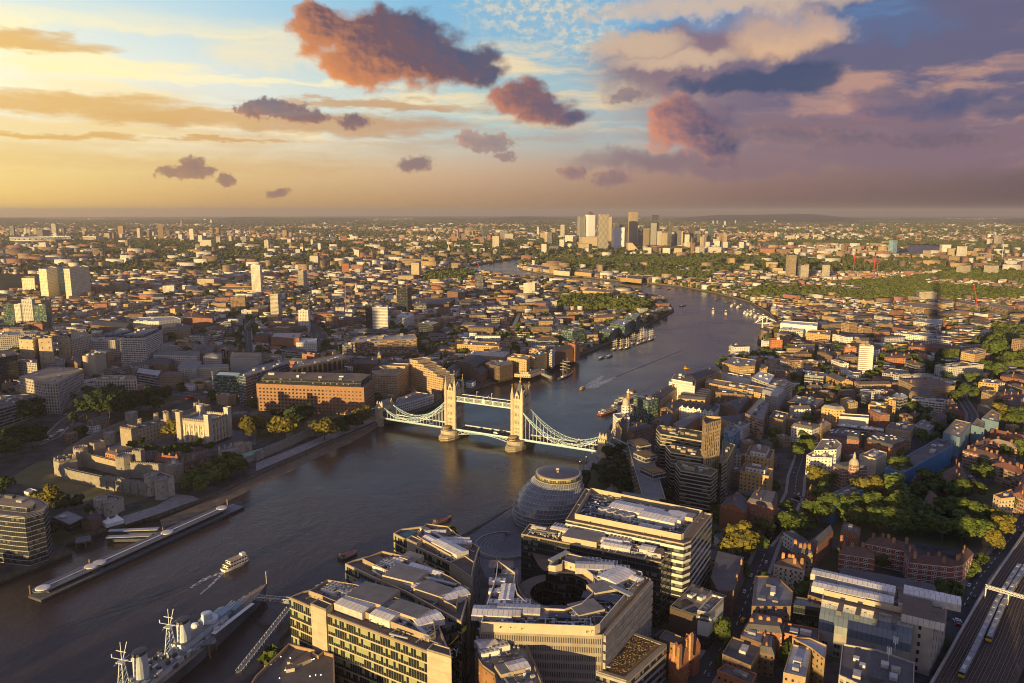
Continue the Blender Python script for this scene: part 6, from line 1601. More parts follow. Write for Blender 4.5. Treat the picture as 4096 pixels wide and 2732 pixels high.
table('B3',[('wf',16,'glass_band','roof_grey',[(320,222),(487,237),(492,200),(335,190)],'pale glass-fronted block among the brick warehouses',{}),('of',24,'concrete_grid','roof_tan',[(10,308),(142,334),(217,292),(110,266)],'grey concrete office with a sloping tan roof',{}),('ws',21,'concrete_pale','roof_pale',[(-60,372),(86,412),(147,352),(20,322)],'white framed warehouse with pale pitched roofs',dict(n=3)),('wf',12,'brick_brown','roof_grey',[(170,458),(420,492),(492,434),(240,402)],'low brick garage with a wide pale roof deck',dict(plant=4)),('wm',20,'brick_gold_lit','roof_grey',[(470,502),(592,522),(672,522),(602,482)],'gold-lit brick flats with a pale chamfered top storey',dict(chim=0)),('wf',18,'brick_gold_lit','roof_grey',[(635,432),(722,472),(786,462),(700,417)],'gold-lit brick block with square balconies next to the dark blue block',{}),('wf',14,'glass_dark','roof_slate',[(775,402),(862,424),(892,402),(802,386)],'dark blue glazed-tile block dotted with gold windows',{}),('wf',17,'brick_gold_lit','roof_tan',[(880,482),(1032,502),(1052,462),(902,457)],'sunlit yellow block with a split flat roof',{}),('wf',18,'brick_gold_lit','roof_tan',[(1022,432),(1122,452),(1130,425),(1050,412)],'sunlit yellow block with a raised stair tower behind the split-roof one',{}),('of',15,'glass_band','roof_white',[(1085,402),(1152,432),(1227,412),(1180,384),(1120,380)],'pale many-sided roof building among yellow warehouses',dict(plant=1)),('wm',16,'brick_yellow','roof_brown',[(1240,378),(1402,424),(1477,398),(1332,347)],'brown warehouse with a white barrel skylight',dict(chim=0)),('af',15,'balcony_white','roof_slate',[(1260,435),(1542,466),(1560,440),(1300,414)],'cream flats with dark corner balconies facing the trees',{}),('wh',17,'brick_yellow','roof_brown',[(1145,255),(1330,335),(1640,315),(1480,250)],'large brown hip-roofed mill flats with many small gables',dict(chim=6)),('of',13,'concrete_grid','roof_grey',[(1002,205),(1202,233),(1232,185),(1062,162)],'grey school block behind the white slab tower',{}),('af',16,'tower_pale','roof_brown',[(1463,135),(1602,155),(1892,132),(1702,106)],'long white five-storey slab of flats',dict(plant=4)),('af',26,'brick_gold_lit','roof_grey',[(1692,20),(1812,45),(1900,22),(1800,0)],'tall golden balcony flats at the edge of the trees',{}),('of',15,'panel_white','roof_grey',[(622,585),(882,602),(887,576),(642,560)],'white wrapped building site with a raised pale roof',dict(plant=0)),('of',10,'glass_band','roof_white',[(595,665),(1012,716),(1017,692),(642,640)],'low white roofed workshop in front of the wrapped building site',dict(plant=2)),('of',10,'timber_pale','roof_felt',[(1030,690),(1250,720),(1290,660),(1080,640)],'half built timber frame house in scaffolding',dict(plant=2)),('sm',15,'brick_red','roof_slate',[(510,752),(802,796),(822,742),(642,697)],'red brick mansard building with white skylights beside a glass stair',dict(chim=0)),('sm',15,'brick_orange','roof_slate',[(850,796),(1092,864),(1222,802),(952,737)],'larger red brick mansard building with white skylights facing the blue wrap',dict(chim=0)),('of',20,'render_white','roof_tan',[(338,925),(382,946),(562,952),(574,924),(412,884)],'white and glass office on the street corner',{}),('of',24,'render_white','roof_tan',[(402,886),(600,880),(645,830),(600,790),(470,785)],'stepped white flats with cluttered roof behind the corner office',dict(plant=8)),('hm',16,'brick_banded','roof_slate',[(570,1015),(652,1056),(872,1046),(842,985)],'striped brick and white town hall with a domed clock turret',dict(chim=0)),('of',17,'portland','roof_grey',[(800,925),(952,965),(1042,905),(922,872)],'cream stone hall with a parapet beside the domed town hall',{}),('af',16,'tarp_wall','roof_felt',[(445,1318),(562,1366),(1015,1135),(905,1102)],'terrace wrapped in bright blue sheeting behind the park trees',dict(plant=6)),('af',17,'tarp_wall','roof_felt',[(1020,1045),(1192,1080),(1617,845),(1592,792),(1482,782)],'long terrace wrapped in bright blue sheeting with chimneys',dict(plant=8)),('af',20,'net_wall','timber_pale',[(1535,725),(1682,775),(1782,645),(1642,612)],'flats behind blue netting and scaffold poles, the nearest of three',dict(plant=8,plant_mat='timber_pale',unit_h=1.2)),('af',20,'net_wall','timber_pale',[(1782,662),(1897,692),(1902,642),(1832,602)],'flats behind blue netting and scaffold poles, the middle of three',dict(plant=5,plant_mat='timber_pale',unit_h=1.2)),('af',22,'net_wall','timber_pale',[(1872,602),(2022,642),(2027,562),(1962,522)],'flats behind blue netting and scaffold poles, the farthest of three',dict(plant=5,plant_mat='timber_pale',unit_h=1.2)),('ah',14,'brick_banded','roof_tile',[(1705,880),(2025,965),(2060,930),(1762,846)],'brick flats with white bands round a car yard',dict(chim=5,rh=3)),('ah',14,'brick_banded','roof_tile',[(1762,846),(1800,858),(1960,796),(1930,782)],'short return wing of the banded flats by the car yard',dict(rh=3)),('ah',14,'brick_banded','roof_tan',[(1932,795),(2182,866),(2187,832),(1962,780)],'rear wing of the banded brick flats with tan roof',dict(rh=3)),('ah',15,'balcony_brick','roof_red',[(1962,1000),(2200,1090),(2260,1050),(2032,962)],'curving balcony flats with a bright red tiled roof',dict(chim=5,rh=3)),('ah',14,'brick_banded','roof_red',[(2135,1262),(2250,1310),(2330,1130),(2240,1110)],'red tiled flats at the edge beside the orange panel flats',dict(chim=4,rh=3)),('ag',12,'brick_red','roof_red',[(1945,724),(2300,805),(2320,775),(1962,706)],'long low brick terrace with orange roof beyond the banded flats',dict(chim=4)),('ah',13,'brick_banded','roof_tile',[(2000,395),(2260,436),(2260,385),(2012,366)],'banded brick flats beyond the netted scaffolds',dict(chim=4)),('ah',13,'brick_red','roof_tile',[(2035,228),(2250,262),(2260,222),(2052,206)],'brick balcony block near the tree-lined road',dict(chim=3)),('af',22,'brick_gold_lit','roof_grey',[(1845,285),(2022,302),(2004,268),(1882,252)],'sunlit yellow office with stepped glass top by the road bend',{}),('af',20,'brick_gold_lit','roof_grey',[(1872,370),(1962,400),(2000,365),(1900,345)],'sunlit yellow block in front of the stepped glass-topped office',{}),('cg',11,'brick_brown','roof_tile',[(1352,1335),(1495,1445),(1612,1440),(1472,1262)],'brown brick church hall with a steep roof among the park trees',dict(rh=7)),('sh',18,'brick_orange','roof_tile',[(1505,1085),(1592,1165),(1757,1150),(1690,985)],'tall Victorian brick school with chimneys above the park',dict(chim=4,rh=5)),('af',22,'flats_orange','roof_grey',[(1975,1275),(2042,1310),(2162,1298),(2132,1225)],'white flats striped with orange panels by the railway road',dict(plant=5)),('hg',11,'brick_red','roof_tile',[(1252,1140),(1292,1180),(1352,1140),(1312,1100)],'small red gabled house beside the blue wrapped terrace',{}),('hg',7,'brick_orange','roof_red',[(340,1245),(432,1262),(440,1230)],'tiny brick pavilion under the trees by the road',{}),('wf',18,'brick_yellow','roof_felt',[(10,590),(132,622),(182,560),(62,532)],'yellow brick flats with white roof terrace',{}),('wm',17,'render_white','roof_slate',[(205,665),(386,700),(450,672),(262,642)],'white rendered office with tall black windows',{}),('wg',12,'brick_yellow','roof_slate',[(135,622),(300,655),(360,632),(190,602)],'low brick range with a grey roof before the white office',{}),('wh',15,'brick_yellow','roof_tan',[(415,665),(470,700),(556,645),(480,618)],'tan pyramid-roofed brick block',{}),('wg',15,'brick_brown','roof_slate',[(1422,610),(1482,625),(1572,580),(1500,556)],'slate roofed terrace beside the netted scaffolds',{}),('of',11,'concrete_grid','roof_grey',[(1290,660),(1420,695),(1472,650),(1350,616)],'low grey roofed hall among street trees',{})])
tower('A3',1262,1012,1212,104,'white_louvre','white slab tower with a curved roof above the warehouses',dep=14,rot=-.35,roof='roof_white')
def find(s):return next(o for o in THINGS if s in o['label'])
for x,y in((1118,850),(1168,950),(1235,1090)):
 w_=find('wedge-shaped');p=W('B2',x,y,31);m=MB();m.box((p.x,p.y,30),(13,17,5.5),'glass_band',.5,'roof_sedum');m.build('rooftop_box',w_)
w_=find('white riverside brewhouse');p=W('B2',995,560,26);m=MB();m.prism(circ(p.x,p.y,4.6,8),20,36,'render_white');m.lathe((p.x,p.y,36),[(3.6,0),(3.6,4),(3.4,5.4),(2.2,7.4),(.2,8.6)],'castle_pale',14);m.build('domed_turret',w_)
w_=find('glass block wrapped');p=W('B2',1016,475,24);t_=thing('brewery_chimney','tall brick brewery chimney between the white brewhouse and river','chimney',(p.x,p.y,GZ));m=MB();m.lathe((p.x,p.y,GZ),[(2.4,0),(1.6,33)],'chimney_brick',10);m.build('shaft',t_);m=MB();m.lathe((p.x,p.y,GZ+33),[(2.0,0),(2.0,1.4),(.9,1.6),(.7,4)],'steel_white',10);m.build('cap',t_)
w_=find('domed clock turret');p=W('B3',752,1010,26);m=MB();m.prism(circ(p.x,p.y,4.4,8),15,27,'brick_banded');m.lathe((p.x,p.y,27),[(4.2,0),(4.0,2),(2.6,4.4),(1.3,5.4),(1.2,8),(.2,11)],'castle_dome',14);m.build('clock_turret',w_)
for s,a in(('beside a glass stair',12),('facing the blue wrap',16)):
 w_=find(s);r_=random.Random(a);P_=[w_.matrix_world.translation];o_=Vector(w_['_o'])
 m=MB()
 for k in range(a):m.box((o_.x+r_.uniform(-17,17),o_.y+r_.uniform(-9,9),GZ+18.3),(2.0,1.2,.6),'letter_white',.3)
 m.build('skylight',w_)['kind']='stuff'
w_=find('white lettering');a_,b_=W('B2',2010,151,29),W('B2',2110,143,29);d_=Vector((b_.x-a_.x,b_.y-a_.y)).normalized();text('BUTLERS WHARF',3.0,(a_.x*.5+b_.x*.5+d_.y*.5,a_.y*.5+b_.y*.5-d_.x*.5,24),(math.pi/2,0,math.atan2(d_.y,d_.x)),'letter_white',w_)
facade('brick_estate',(.27,.085,.055),40,3.55,.0,.0,.0,.0,band=(.15,(.60,.55,.48)),pb=0,rnd=.05)
WB=dict(su=5.6,sv=3.55,w=2.9,h=1.7,sill=1.3)
table('A8',[('ah',15,'brick_estate','roof_tile',[(650,222),(980,272),(972,200),(690,160)],'near wing of the red brick estate behind a bushy tree',dict(chim=4,rh=4,win=WB)),('ah',15,'brick_estate','roof_tile',[(890,130),(1250,200),(1340,140),(930,80)],'back wing of the red brick estate along the dark trees',dict(chim=5,rh=4,win=WB)),('ah',15,'brick_estate','roof_tile',[(1250,200),(1300,305),(1400,262),(1345,145)],'short link wing turning the corner of the red brick estate',dict(chim=1,rh=4,win=WB)),('ah',15,'brick_estate','roof_tile',[(1300,305),(1680,345),(1790,325),(1400,245)],'long front wing of the red brick estate with white bands',dict(chim=5,rh=4,win=WB)),('ah',15,'brick_estate','roof_tile',[(1680,345),(1790,330),(1888,222),(1800,170)],'end wing of the red brick estate nearest the railway',dict(chim=3,rh=4,win=WB)),('ag',14,'brick_red','roof_slate',[(350,140),(455,165),(600,20),(540,-15)],'dark brick flats with stepped balconies and grey roof',dict(chim=0)),('af',20,'brick_red','roof_felt',[(668,10),(845,55),(850,0),(700,-60)],'tall dark brick block at the end of the balcony flats',{}),('hh',17,'render_cream','roof_tile',[(55,320),(330,380),(345,305),(130,265)],'cream tenement with bay windows and tall chimneys',dict(chim=5,rh=3,win=dict(su=4.4,sv=3.6,w=1.3,h=2.1))),('hh',18,'brick_yellow','roof_slate',[(215,215),(412,222),(405,155),(235,145)],'yellow brick tenement behind the cream one',dict(chim=4,rh=3)),('of',20,'brick_brown','roof_grey',[(-150,720),(210,722),(232,585),(80,440),(-120,440)],'grey-roofed block with pot plants on its terrace',dict(plant=4)),('of',16,'glass_dark','roof_glass',[(215,700),(488,745),(500,670),(250,630)],'glass-roofed hall between the terrace block and concrete college',dict(plant=0)),('of',18,'brick_brown','roof_brown',[(365,615),(508,662),(512,532),(392,505)],'plain brown-roofed block behind the glass hall',dict(plant=0)),('of',12,'brick_orange','roof_slate',[(120,960),(465,1035),(470,930),(150,870)],'orange brick block with grey roof below the glass hall',dict(plant=2)),('hm',17,'brick_red','roof_slate',[(-220,930),(130,960),(140,850),(-160,800)],'dark red terrace with white windows in the bottom street',dict(chim=4)),('wf',20,'brick_yellow','roof_metal',[(140,1330),(345,1378),(402,1110),(222,1068)],'old warehouse with a pale curved metal roof',dict(plant=2)),('wf',21,'brick_yellow','roof_metal',[(222,1008),(404,1108),(522,1205),(542,1080),(380,1010)],'taller yellow warehouse with arched windows and metal roof',dict(plant=3)),('of',24,'concrete_grid','roof_felt',[(650,1350),(800,1420),(1330,1700),(1345,1240),(1000,1120),(682,1065)],'grey block with aerials and a graffiti-covered roof hut',dict(plant=7)),('hm',13,'brick_brown','roof_slate',[(-100,1130),(60,1160),(70,1030),(-60,990)],'dark brick house beside the orange brick block',{}),('hg',9,'brick_brown','roof_slate',[(640,440),(1560,620),(1500,500),(700,350)],'long low dark-roofed school behind the concrete college',dict(chim=0,rh=3))])
table('A7',[('hm',17,'brick_dark','roof_felt',[(1825,440),(1890,565),(2040,565),(2130,260),(1890,200)],'dark Victorian corner block with a small ornate gable',dict(plant=4)),('wf',14,'brick_brown','roof_felt',[(1930,1160),(2195,1270),(2295,1085),(2022,1000)],'brown brick block with a glass rooftop lantern',dict(plant=5)),('wf',11,'brick_orange','roof_felt',[(1880,1310),(2200,1440),(2250,1340),(1960,1250)],'low orange brick block at the bottom of the street',dict(plant=2)),('of',16,'brick_dark','roof_metal',[(2100,990),(2290,1060),(2310,960),(2150,880)],'metal-roofed attic block beside the glass lantern',dict(plant=2)),('hm',15,'brick_red','roof_slate',[(2250,780),(2480,850),(2500,700),(2290,620)],'red brick corner house with a flag over the main street',dict(chim=3))])
def college():
 h=32;t=thing('college_building','pale concrete college with a sloping glass front and metal roof sheds','college',(*W('A8',1050,750,h)[:2],GZ));o='concrete_plain'
 P=ccw(foot('A8',[(492,660),(1335,860),(1522,918),(1658,655),(1620,600),(1010,530),(545,440)],h));occupy(P,4)
 m=MB();m.prism(P,GZ,h,'college_wall',cap=False);m.ring(P,h-.2,h+1,.7,'concrete_plain');m.build('wall',t);m=MB();m.cap(P,h-.1,'roof_brown');m.build('roof',t)
 a,b=Vector(W('A8',492,660,h)[:2]),Vector(W('A8',1335,860,h)[:2]);d=(b-a).normalized();n=Vector((d.y,-d.x));ang=math.atan2(d.y,d.x);L=(b-a).length
 m=MB();K=6;pr=[(0,h-1),(2.2,h-2.2),(4.6,h-5),(6.6,h-9),(7.6,h-13)]
 for(o0,z0),(o1,z1)in zip(pr,pr[1:]):
  p0,p1=a+n*o0,b+n*o0;q0,q1=a+n*o1,b+n*o1
  m.face([(*q0,z1),(*q1,z1),(*p1,z0),(*p0,z0)],'roof_glass' if o0>2 else 'roof_metal',[(0,0),(L,0),(L,4),(0,4)])
 m.build('glazed_front',t);m=MB();Q=ccw([tuple(a),tuple(b),tuple(b+n*7.4),tuple(a+n*7.4)]);m.prism(Q,GZ,h-13,'concrete_window',cap=False);m.build('lower_storeys',t)
 un=[(650,490,30,9,3.6,'l'),(900,550,30,9,3.6,'l'),(650,600,28,9,3.6,'l'),(895,650,28,9,3.6,'l'),(1500,665,28,11,4,'l'),(1345,730,16,11,4,'roof_white'),(1420,830,20,16,4.4,'roof_white')]+[(1070+k*80,590+k*12,3.5,9,3,'plant_box')for k in range(4)]+[(660+k*165,760+k*34,2.4,9,2.4,'plant_dark')for k in range(4)]+[(1140,690,26,18,.2,'roof_glass'),(780,560,5,20,1,'plant_dark')]
 units(t,'A8',h,un,ang);clutter(t,inset_poly(P,3),h,50,ang,21)
 m=MB();m.prism(rect(*((a+b)/2-n*7),L,.5,ang),h,h+3.4,'panel_tan');m.build('screen_wall',t)
 windows(t,[tuple(a+n*7.4),tuple(b+n*7.4),tuple(b),tuple(a)],GZ,h-13.5,6.2,4.4,3.4,2.6,'concrete_plain','glass')
 e,f=P[0],P[1];m=MB();p=W('A8',1550,900,h);
facade('college_wall',(.40,.37,.32),9,4.6,.40,.55,.25,.75,glass=(.03,.03,.03),pb=0,rnd=0);mat('concrete_plain',(.40,.37,.32),.9,.15,.3);mat('concrete_window',(.36,.34,.30),.9,.15,.3)
college()
w_=find('graffiti-covered');p=W('A8',925,1190,28);m=MB();m.box((p.x,p.y,24),(9,7,4.5),'plant_box',-.25);hut=m.build('roof_hut',w_);hut['_o']=w_['_o'];m=MB();m.box((p.x-1.0,p.y-3.75,24.6),(6.2,.2,3),'graffiti',-.25);m.build('graffiti_panel',hut)
for x,y in((1160,1170),(1100,1270)):
 p=W('A8',x,y,26);m=MB();m.bar((p.x,p.y,24),(p.x,p.y,37),.5,'steel',6)
 for k in range(3):m.box((p.x+math.cos(k*2.1)*.9,p.y+math.sin(k*2.1)*.9,33),(.5,.5,3.4),'steel_white')
 m.build('aerial_mast',w_)
TS=road('street','A7',[(1560,1650),(1760,1330),(1900,1120),(2060,880),(2190,560),(2340,180),(2440,-60)],12)
TB_=road('street','B3',[(-60,1700),(130,1480),(235,1260),(250,1110),(300,960),(330,820),(420,730)],12)
R3=road('street','B3',[(235,1290),(330,1330),(700,1400)],8,line=False,occ=False)
R4=road('street','B3',[(1250,1140),(1500,960),(1660,830),(1780,740),(1790,560),(1700,420),(1690,360),(1900,160),(2060,60),(2080,-40)],9)
DR=road('street','A8',[(1800,700),(1950,440),(2120,230),(2330,-60),(2600,-420)],9)
sheet('park','A8',[(560,100),(900,60),(1350,120),(1700,180),(1900,160),(2150,-50),(2150,-560),(1100,-560),(500,-300)],'lawn',GZ+.05)
sheet('estate_yard','A8',[(430,430),(600,180),(650,440),(1000,480),(1600,560),(1700,560),(1650,640),(800,500)],'lawn',GZ+.04,occ=False)
sheet('car_yard','B3',[(1760,1020),(1900,1040),(2000,1180),(1860,1200),(1760,1130)],'asphalt',GZ+.06)
sheet('car_park','A8',[(1660,900),(1700,700),(1850,700),(1840,800),(1720,1000)],'asphalt',GZ+.06)
for P_,n_,nm in((TS,11,'main street by the theatre'),(TB_,9,'road beside the golden flats'),(R4,16,'tree-lined road past the scaffolds'),(DR,15,'road along the railway')):
 L_=sum((Vector(P_[i+1][:2])-Vector(P_[i][:2])).length for i in range(len(P_)-1))
 for k in range(n_):
  p,a=on_path(P_,L_*(k+.5+rr_.uniform(-.3,.3))/n_);d=Vector((-math.sin(a),math.cos(a)));pnt=rr_.choice(['car_white','car_silver','car_black','car_black','car_blue'])
  s_=rr_.choice([-1,1]);car(p+d*s_*3.0,a+(0 if s_<0 else math.pi),pnt,'car',f'{pnt[4:]} car on the {nm}',f'{pnt[4:]} cars, {nm}')
p=W('A7',2122,850,GZ);car(p,1.0,'paint_yellow','van','yellow van on the main street by the theatre')
for i,(x,y,c_)in enumerate(((1735,842,'car_white'),(1745,862,'car_silver'),(1752,888,'car_red'))):car(W('A8',x,y,GZ),-.35,c_,'car',f'{c_[4:]} car parked in the yard beside the concrete college')
for k in range(12):car(W('B3',1775+(k%6)*9,1045+k*11,GZ),.2,['car_white','car_silver','car_black'][k%3],'car',['white','silver','black'][k%3]+' car parked in the yard of the banded flats','cars in the yard of the banded flats, '+'wsb'[k%3])
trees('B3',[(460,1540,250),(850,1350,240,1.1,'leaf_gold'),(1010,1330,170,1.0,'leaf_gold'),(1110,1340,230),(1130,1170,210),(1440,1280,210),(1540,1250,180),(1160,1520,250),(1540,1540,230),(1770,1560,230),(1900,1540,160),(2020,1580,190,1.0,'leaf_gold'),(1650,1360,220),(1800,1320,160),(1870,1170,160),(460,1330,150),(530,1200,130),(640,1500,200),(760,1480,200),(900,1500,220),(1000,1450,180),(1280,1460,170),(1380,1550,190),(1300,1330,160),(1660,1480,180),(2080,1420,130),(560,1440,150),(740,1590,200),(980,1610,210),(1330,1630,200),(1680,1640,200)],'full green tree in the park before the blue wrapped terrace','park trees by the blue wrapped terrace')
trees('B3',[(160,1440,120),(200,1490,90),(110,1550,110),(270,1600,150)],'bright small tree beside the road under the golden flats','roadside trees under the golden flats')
trees('B3',[(430,1190,170,1.0,'leaf_gold','golden feathery tree in front of the white corner office')],'','')
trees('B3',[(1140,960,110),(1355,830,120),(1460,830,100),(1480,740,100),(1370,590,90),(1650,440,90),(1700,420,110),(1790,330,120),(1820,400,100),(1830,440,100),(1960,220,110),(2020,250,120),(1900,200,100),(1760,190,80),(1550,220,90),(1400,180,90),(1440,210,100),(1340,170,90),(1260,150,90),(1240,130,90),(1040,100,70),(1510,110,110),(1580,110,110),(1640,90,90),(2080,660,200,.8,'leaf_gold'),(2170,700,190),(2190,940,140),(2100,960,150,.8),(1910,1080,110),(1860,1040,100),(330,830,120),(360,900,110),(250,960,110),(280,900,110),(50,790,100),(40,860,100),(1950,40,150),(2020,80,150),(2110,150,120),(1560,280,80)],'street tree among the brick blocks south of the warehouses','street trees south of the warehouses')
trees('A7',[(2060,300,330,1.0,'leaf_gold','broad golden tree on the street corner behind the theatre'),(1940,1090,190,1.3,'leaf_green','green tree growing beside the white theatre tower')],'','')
trees('A7',[(1900,1270,90),(2260,760,110),(2210,220,200),(2300,60,160)],'small street tree along the main street by the theatre','street trees by the theatre')
trees('A8',[(720,340,170),(1130,280,130),(1040,360,120),(890,430,100),(1430,440,80),(1950,350,120),(1890,420,120),(1850,460,90),(240,70,200),(870,370,90),(2080,200,180,1.0,'leaf_gold'),(2130,90,200,1.0,'leaf_gold'),(1200,60,230),(1420,70,240),(1600,110,240),(1780,130,230),(1950,150,220),(1020,40,200),(1230,360,110),(1700,590,110),(1500,640,90)],'garden tree among the wings of the red brick estate','garden trees of the red brick estate')
# railway viaduct and trains
def railway():
 z=9.0;Lp=[W('A8',*q,z)for q in((1440,1520),(1640,1180),(1760,960),(1900,720),(1980,590),(2040,500),(2220,240),(2420,-60),(2900,-800))]
 Rp=[Lp[i]+Vector((40,-4 if i<3 else 0,0))for i in range(len(Lp))]
 m=MB()
 for i in range(len(Lp)-1):
  m.face([Lp[i],Rp[i],Rp[i+1],Lp[i+1]],'ballast');q=Lp[i];r=Lp[i+1]
  m.face([(q.x,q.y,0),(q.x,q.y,z),(r.x,r.y,z),(r.x,r.y,0)],'brick_plain')
  occupy([tuple(Lp[i])[:2],tuple(Rp[i])[:2],tuple(Rp[i+1])[:2],tuple(Lp[i+1])[:2]],3)
 struct(m.build('railway_viaduct'))
 t=thing('parapet_wall','pale parapet wall along the railway viaduct edge','wall',(Lp[2].x,Lp[2].y,z));m=MB()
 for i in range(len(Lp)-1):
  m.bar(Lp[i]+Vector((.3,0,.7)),Lp[i+1]+Vector((.3,0,.7)),1.3,'kerb')
 m.build('coping',t)
 ts=MB();tr=MB();C_=[]
 for k in range(8):
  f=.09+k*.112;line=[Lp[i].lerp(Rp[i],f)for i in range(len(Lp))];C_.append(line)
  for i in range(len(line)-1):
   a,b=line[i],line[i+1];d=(b-a).normalized();n=Vector((-d.y,d.x,0));L=(b-a).length
   for s in(-.75,.75):tr.bar(a+n*s+Vector((0,0,.28)),b+n*s+Vector((0,0,.28)),.16,'rail')
   if a.y<420:
    for j in range(int(L/1.6)):
     c=a+d*j*1.6;ts.box((c.x,c.y,z+.03),(.5,2.6,.14),'sleeper',math.atan2(d.y,d.x))
 o=tr.build('rail_tracks');struct(o);o=ts.build('track_sleepers');o['kind']='stuff'
 for ti,(ln,s0,n,lab)in enumerate(((C_[2],0,8,'long silver passenger train with a yellow nose on the left track'),(C_[3],1,6,'silver passenger train with a yellow nose one track farther from the college'))):
  st=W('A8',*((1835,1395)if ti==0 else(2120,1075)),z);best=min(range(400),key=lambda j:(on_path(ln,j*1.0)[0]-Vector(st[:2])).length);s=best*1.0
  lab='silver train with a yellow nose running farthest down the viaduct' if ti==0 else 'shorter-seeming silver train with a yellow nose farther up the viaduct'
  t=thing('train',lab,'train',(st.x,st.y,z))
  for k in range(n):
   p,a=on_path(ln,s+10.3+k*20.4);m=MB()
   for dx,mt in((0,0),):
    q=rect(p.x,p.y,19.8,2.9,a);m.prism(q,z+.9,z+3.4,'train_side',cap=False);q2=rect(p.x,p.y,19.8,2.3,a)
    for i in range(4):j=(i+1)%4;m.face([(*q[i],z+3.4),(*q[j],z+3.4),(*q2[j],z+4.0),(*q2[i],z+4.0)],'train_roof')
    m.cap(q2,z+4.0,'train_roof');m.prism(rect(p.x,p.y,18,2.2,a),z+.35,z+.9,'rubber',cap=False)
    for u in(-5,5):m.box((p.x+u*math.cos(a),p.y+u*math.sin(a),z+4.0),(4,1.6,.3),'plant_box',a)
   c=m.build('carriage',t)
   if k==0:
    p,a=on_path(ln,s+.2);m=MB();m.box((p.x,p.y,z+.9),(.9,2.8,1.5),'paint_yellow',a);m.box((p.x+.15*math.cos(a),p.y+.15*math.sin(a),z+2.4),(.7,2.7,1.0),'glass',a);m.build('cab',t)
 a,b=W('A8',2010,545,z+7),W('A8',2480,680,z+7);t=thing('signal_gantry','white lattice signal gantry spanning the railway tracks','gantry',(a.x,a.y,z));m=MB();n=16
 for k in range(n):
  p,q=a.lerp(b,k/n),a.lerp(b,(k+1)/n);u=Vector((0,0,1.8));w=Vector((0,1.6,0))
  for o in(Vector((0,0,0)),w):m.bar(p+o,q+o,.25,'steel_white');m.bar(p+o+u,q+o+u,.25,'steel_white');m.bar(p+o,q+o+u,.18,'steel_white');m.bar(p+o+u,q+o,.18,'steel_white')
  m.bar(p,p+w,.18,'steel_white')
 m.build('lattice_beam',t)
 for p in(a,a.lerp(b,.45),b):m=MB();m.bar((p.x,p.y+.8,z),(p.x,p.y+.8,p.z),.5,'steel_white');m.build('post',t)
facade('train_side',(.45,.46,.47),5.0,2.6,.08,.92,.42,.80,glass=(.02,.02,.025),pb=0,band=(.3,(.16,.17,.2)),rnd=0,wrough=.4);roofmat('train_roof',(.30,.32,.35),var=.12,rough=.5,rnd=0)
railway()
# north bank: hand-placed buildings
facade('tan_slab',(.50,.40,.26),9,8,.42,.58,.40,.62,glass=(.05,.045,.04),pb=0,rnd=.05);facade('arch_dark',(.16,.115,.085),8.5,18,.18,.82,.10,.80,glass=(.02,.02,.022),pb=0,rnd=0)
mat('brick_ware',(.30,.17,.095),.9,.22,.5,rnd=0);facade('thin_slab',(.10,.105,.115),2.0,3.4,.04,.96,.16,.96,glass=(.03,.035,.042),pb=.2,blind=(.12,.12,.12),band=(.10,(.42,.41,.40)),grough=.1,rnd=0)
IW=dict(su=4.7,sv=4.3,w=2.2,h=1.9,sill=1.3,frame='brick_ware')
table('A4',[('af',35,'thin_slab','roof_tan',[(-300,1250),(100,1300),(225,1310),(400,1260),(442,1200),(360,1145),(150,1112),(-300,1130)],'curved dark glass riverside flats ringed with thin pale slab edges',dict(plant=3,setb=(7,4,'thin_slab'))),('of',22,'glass_band','roof_felt',[(-120,345),(306,222),(288,180),(-60,200)],'white-columned office with a cluttered roof above the dark junction',dict(plant=9))])
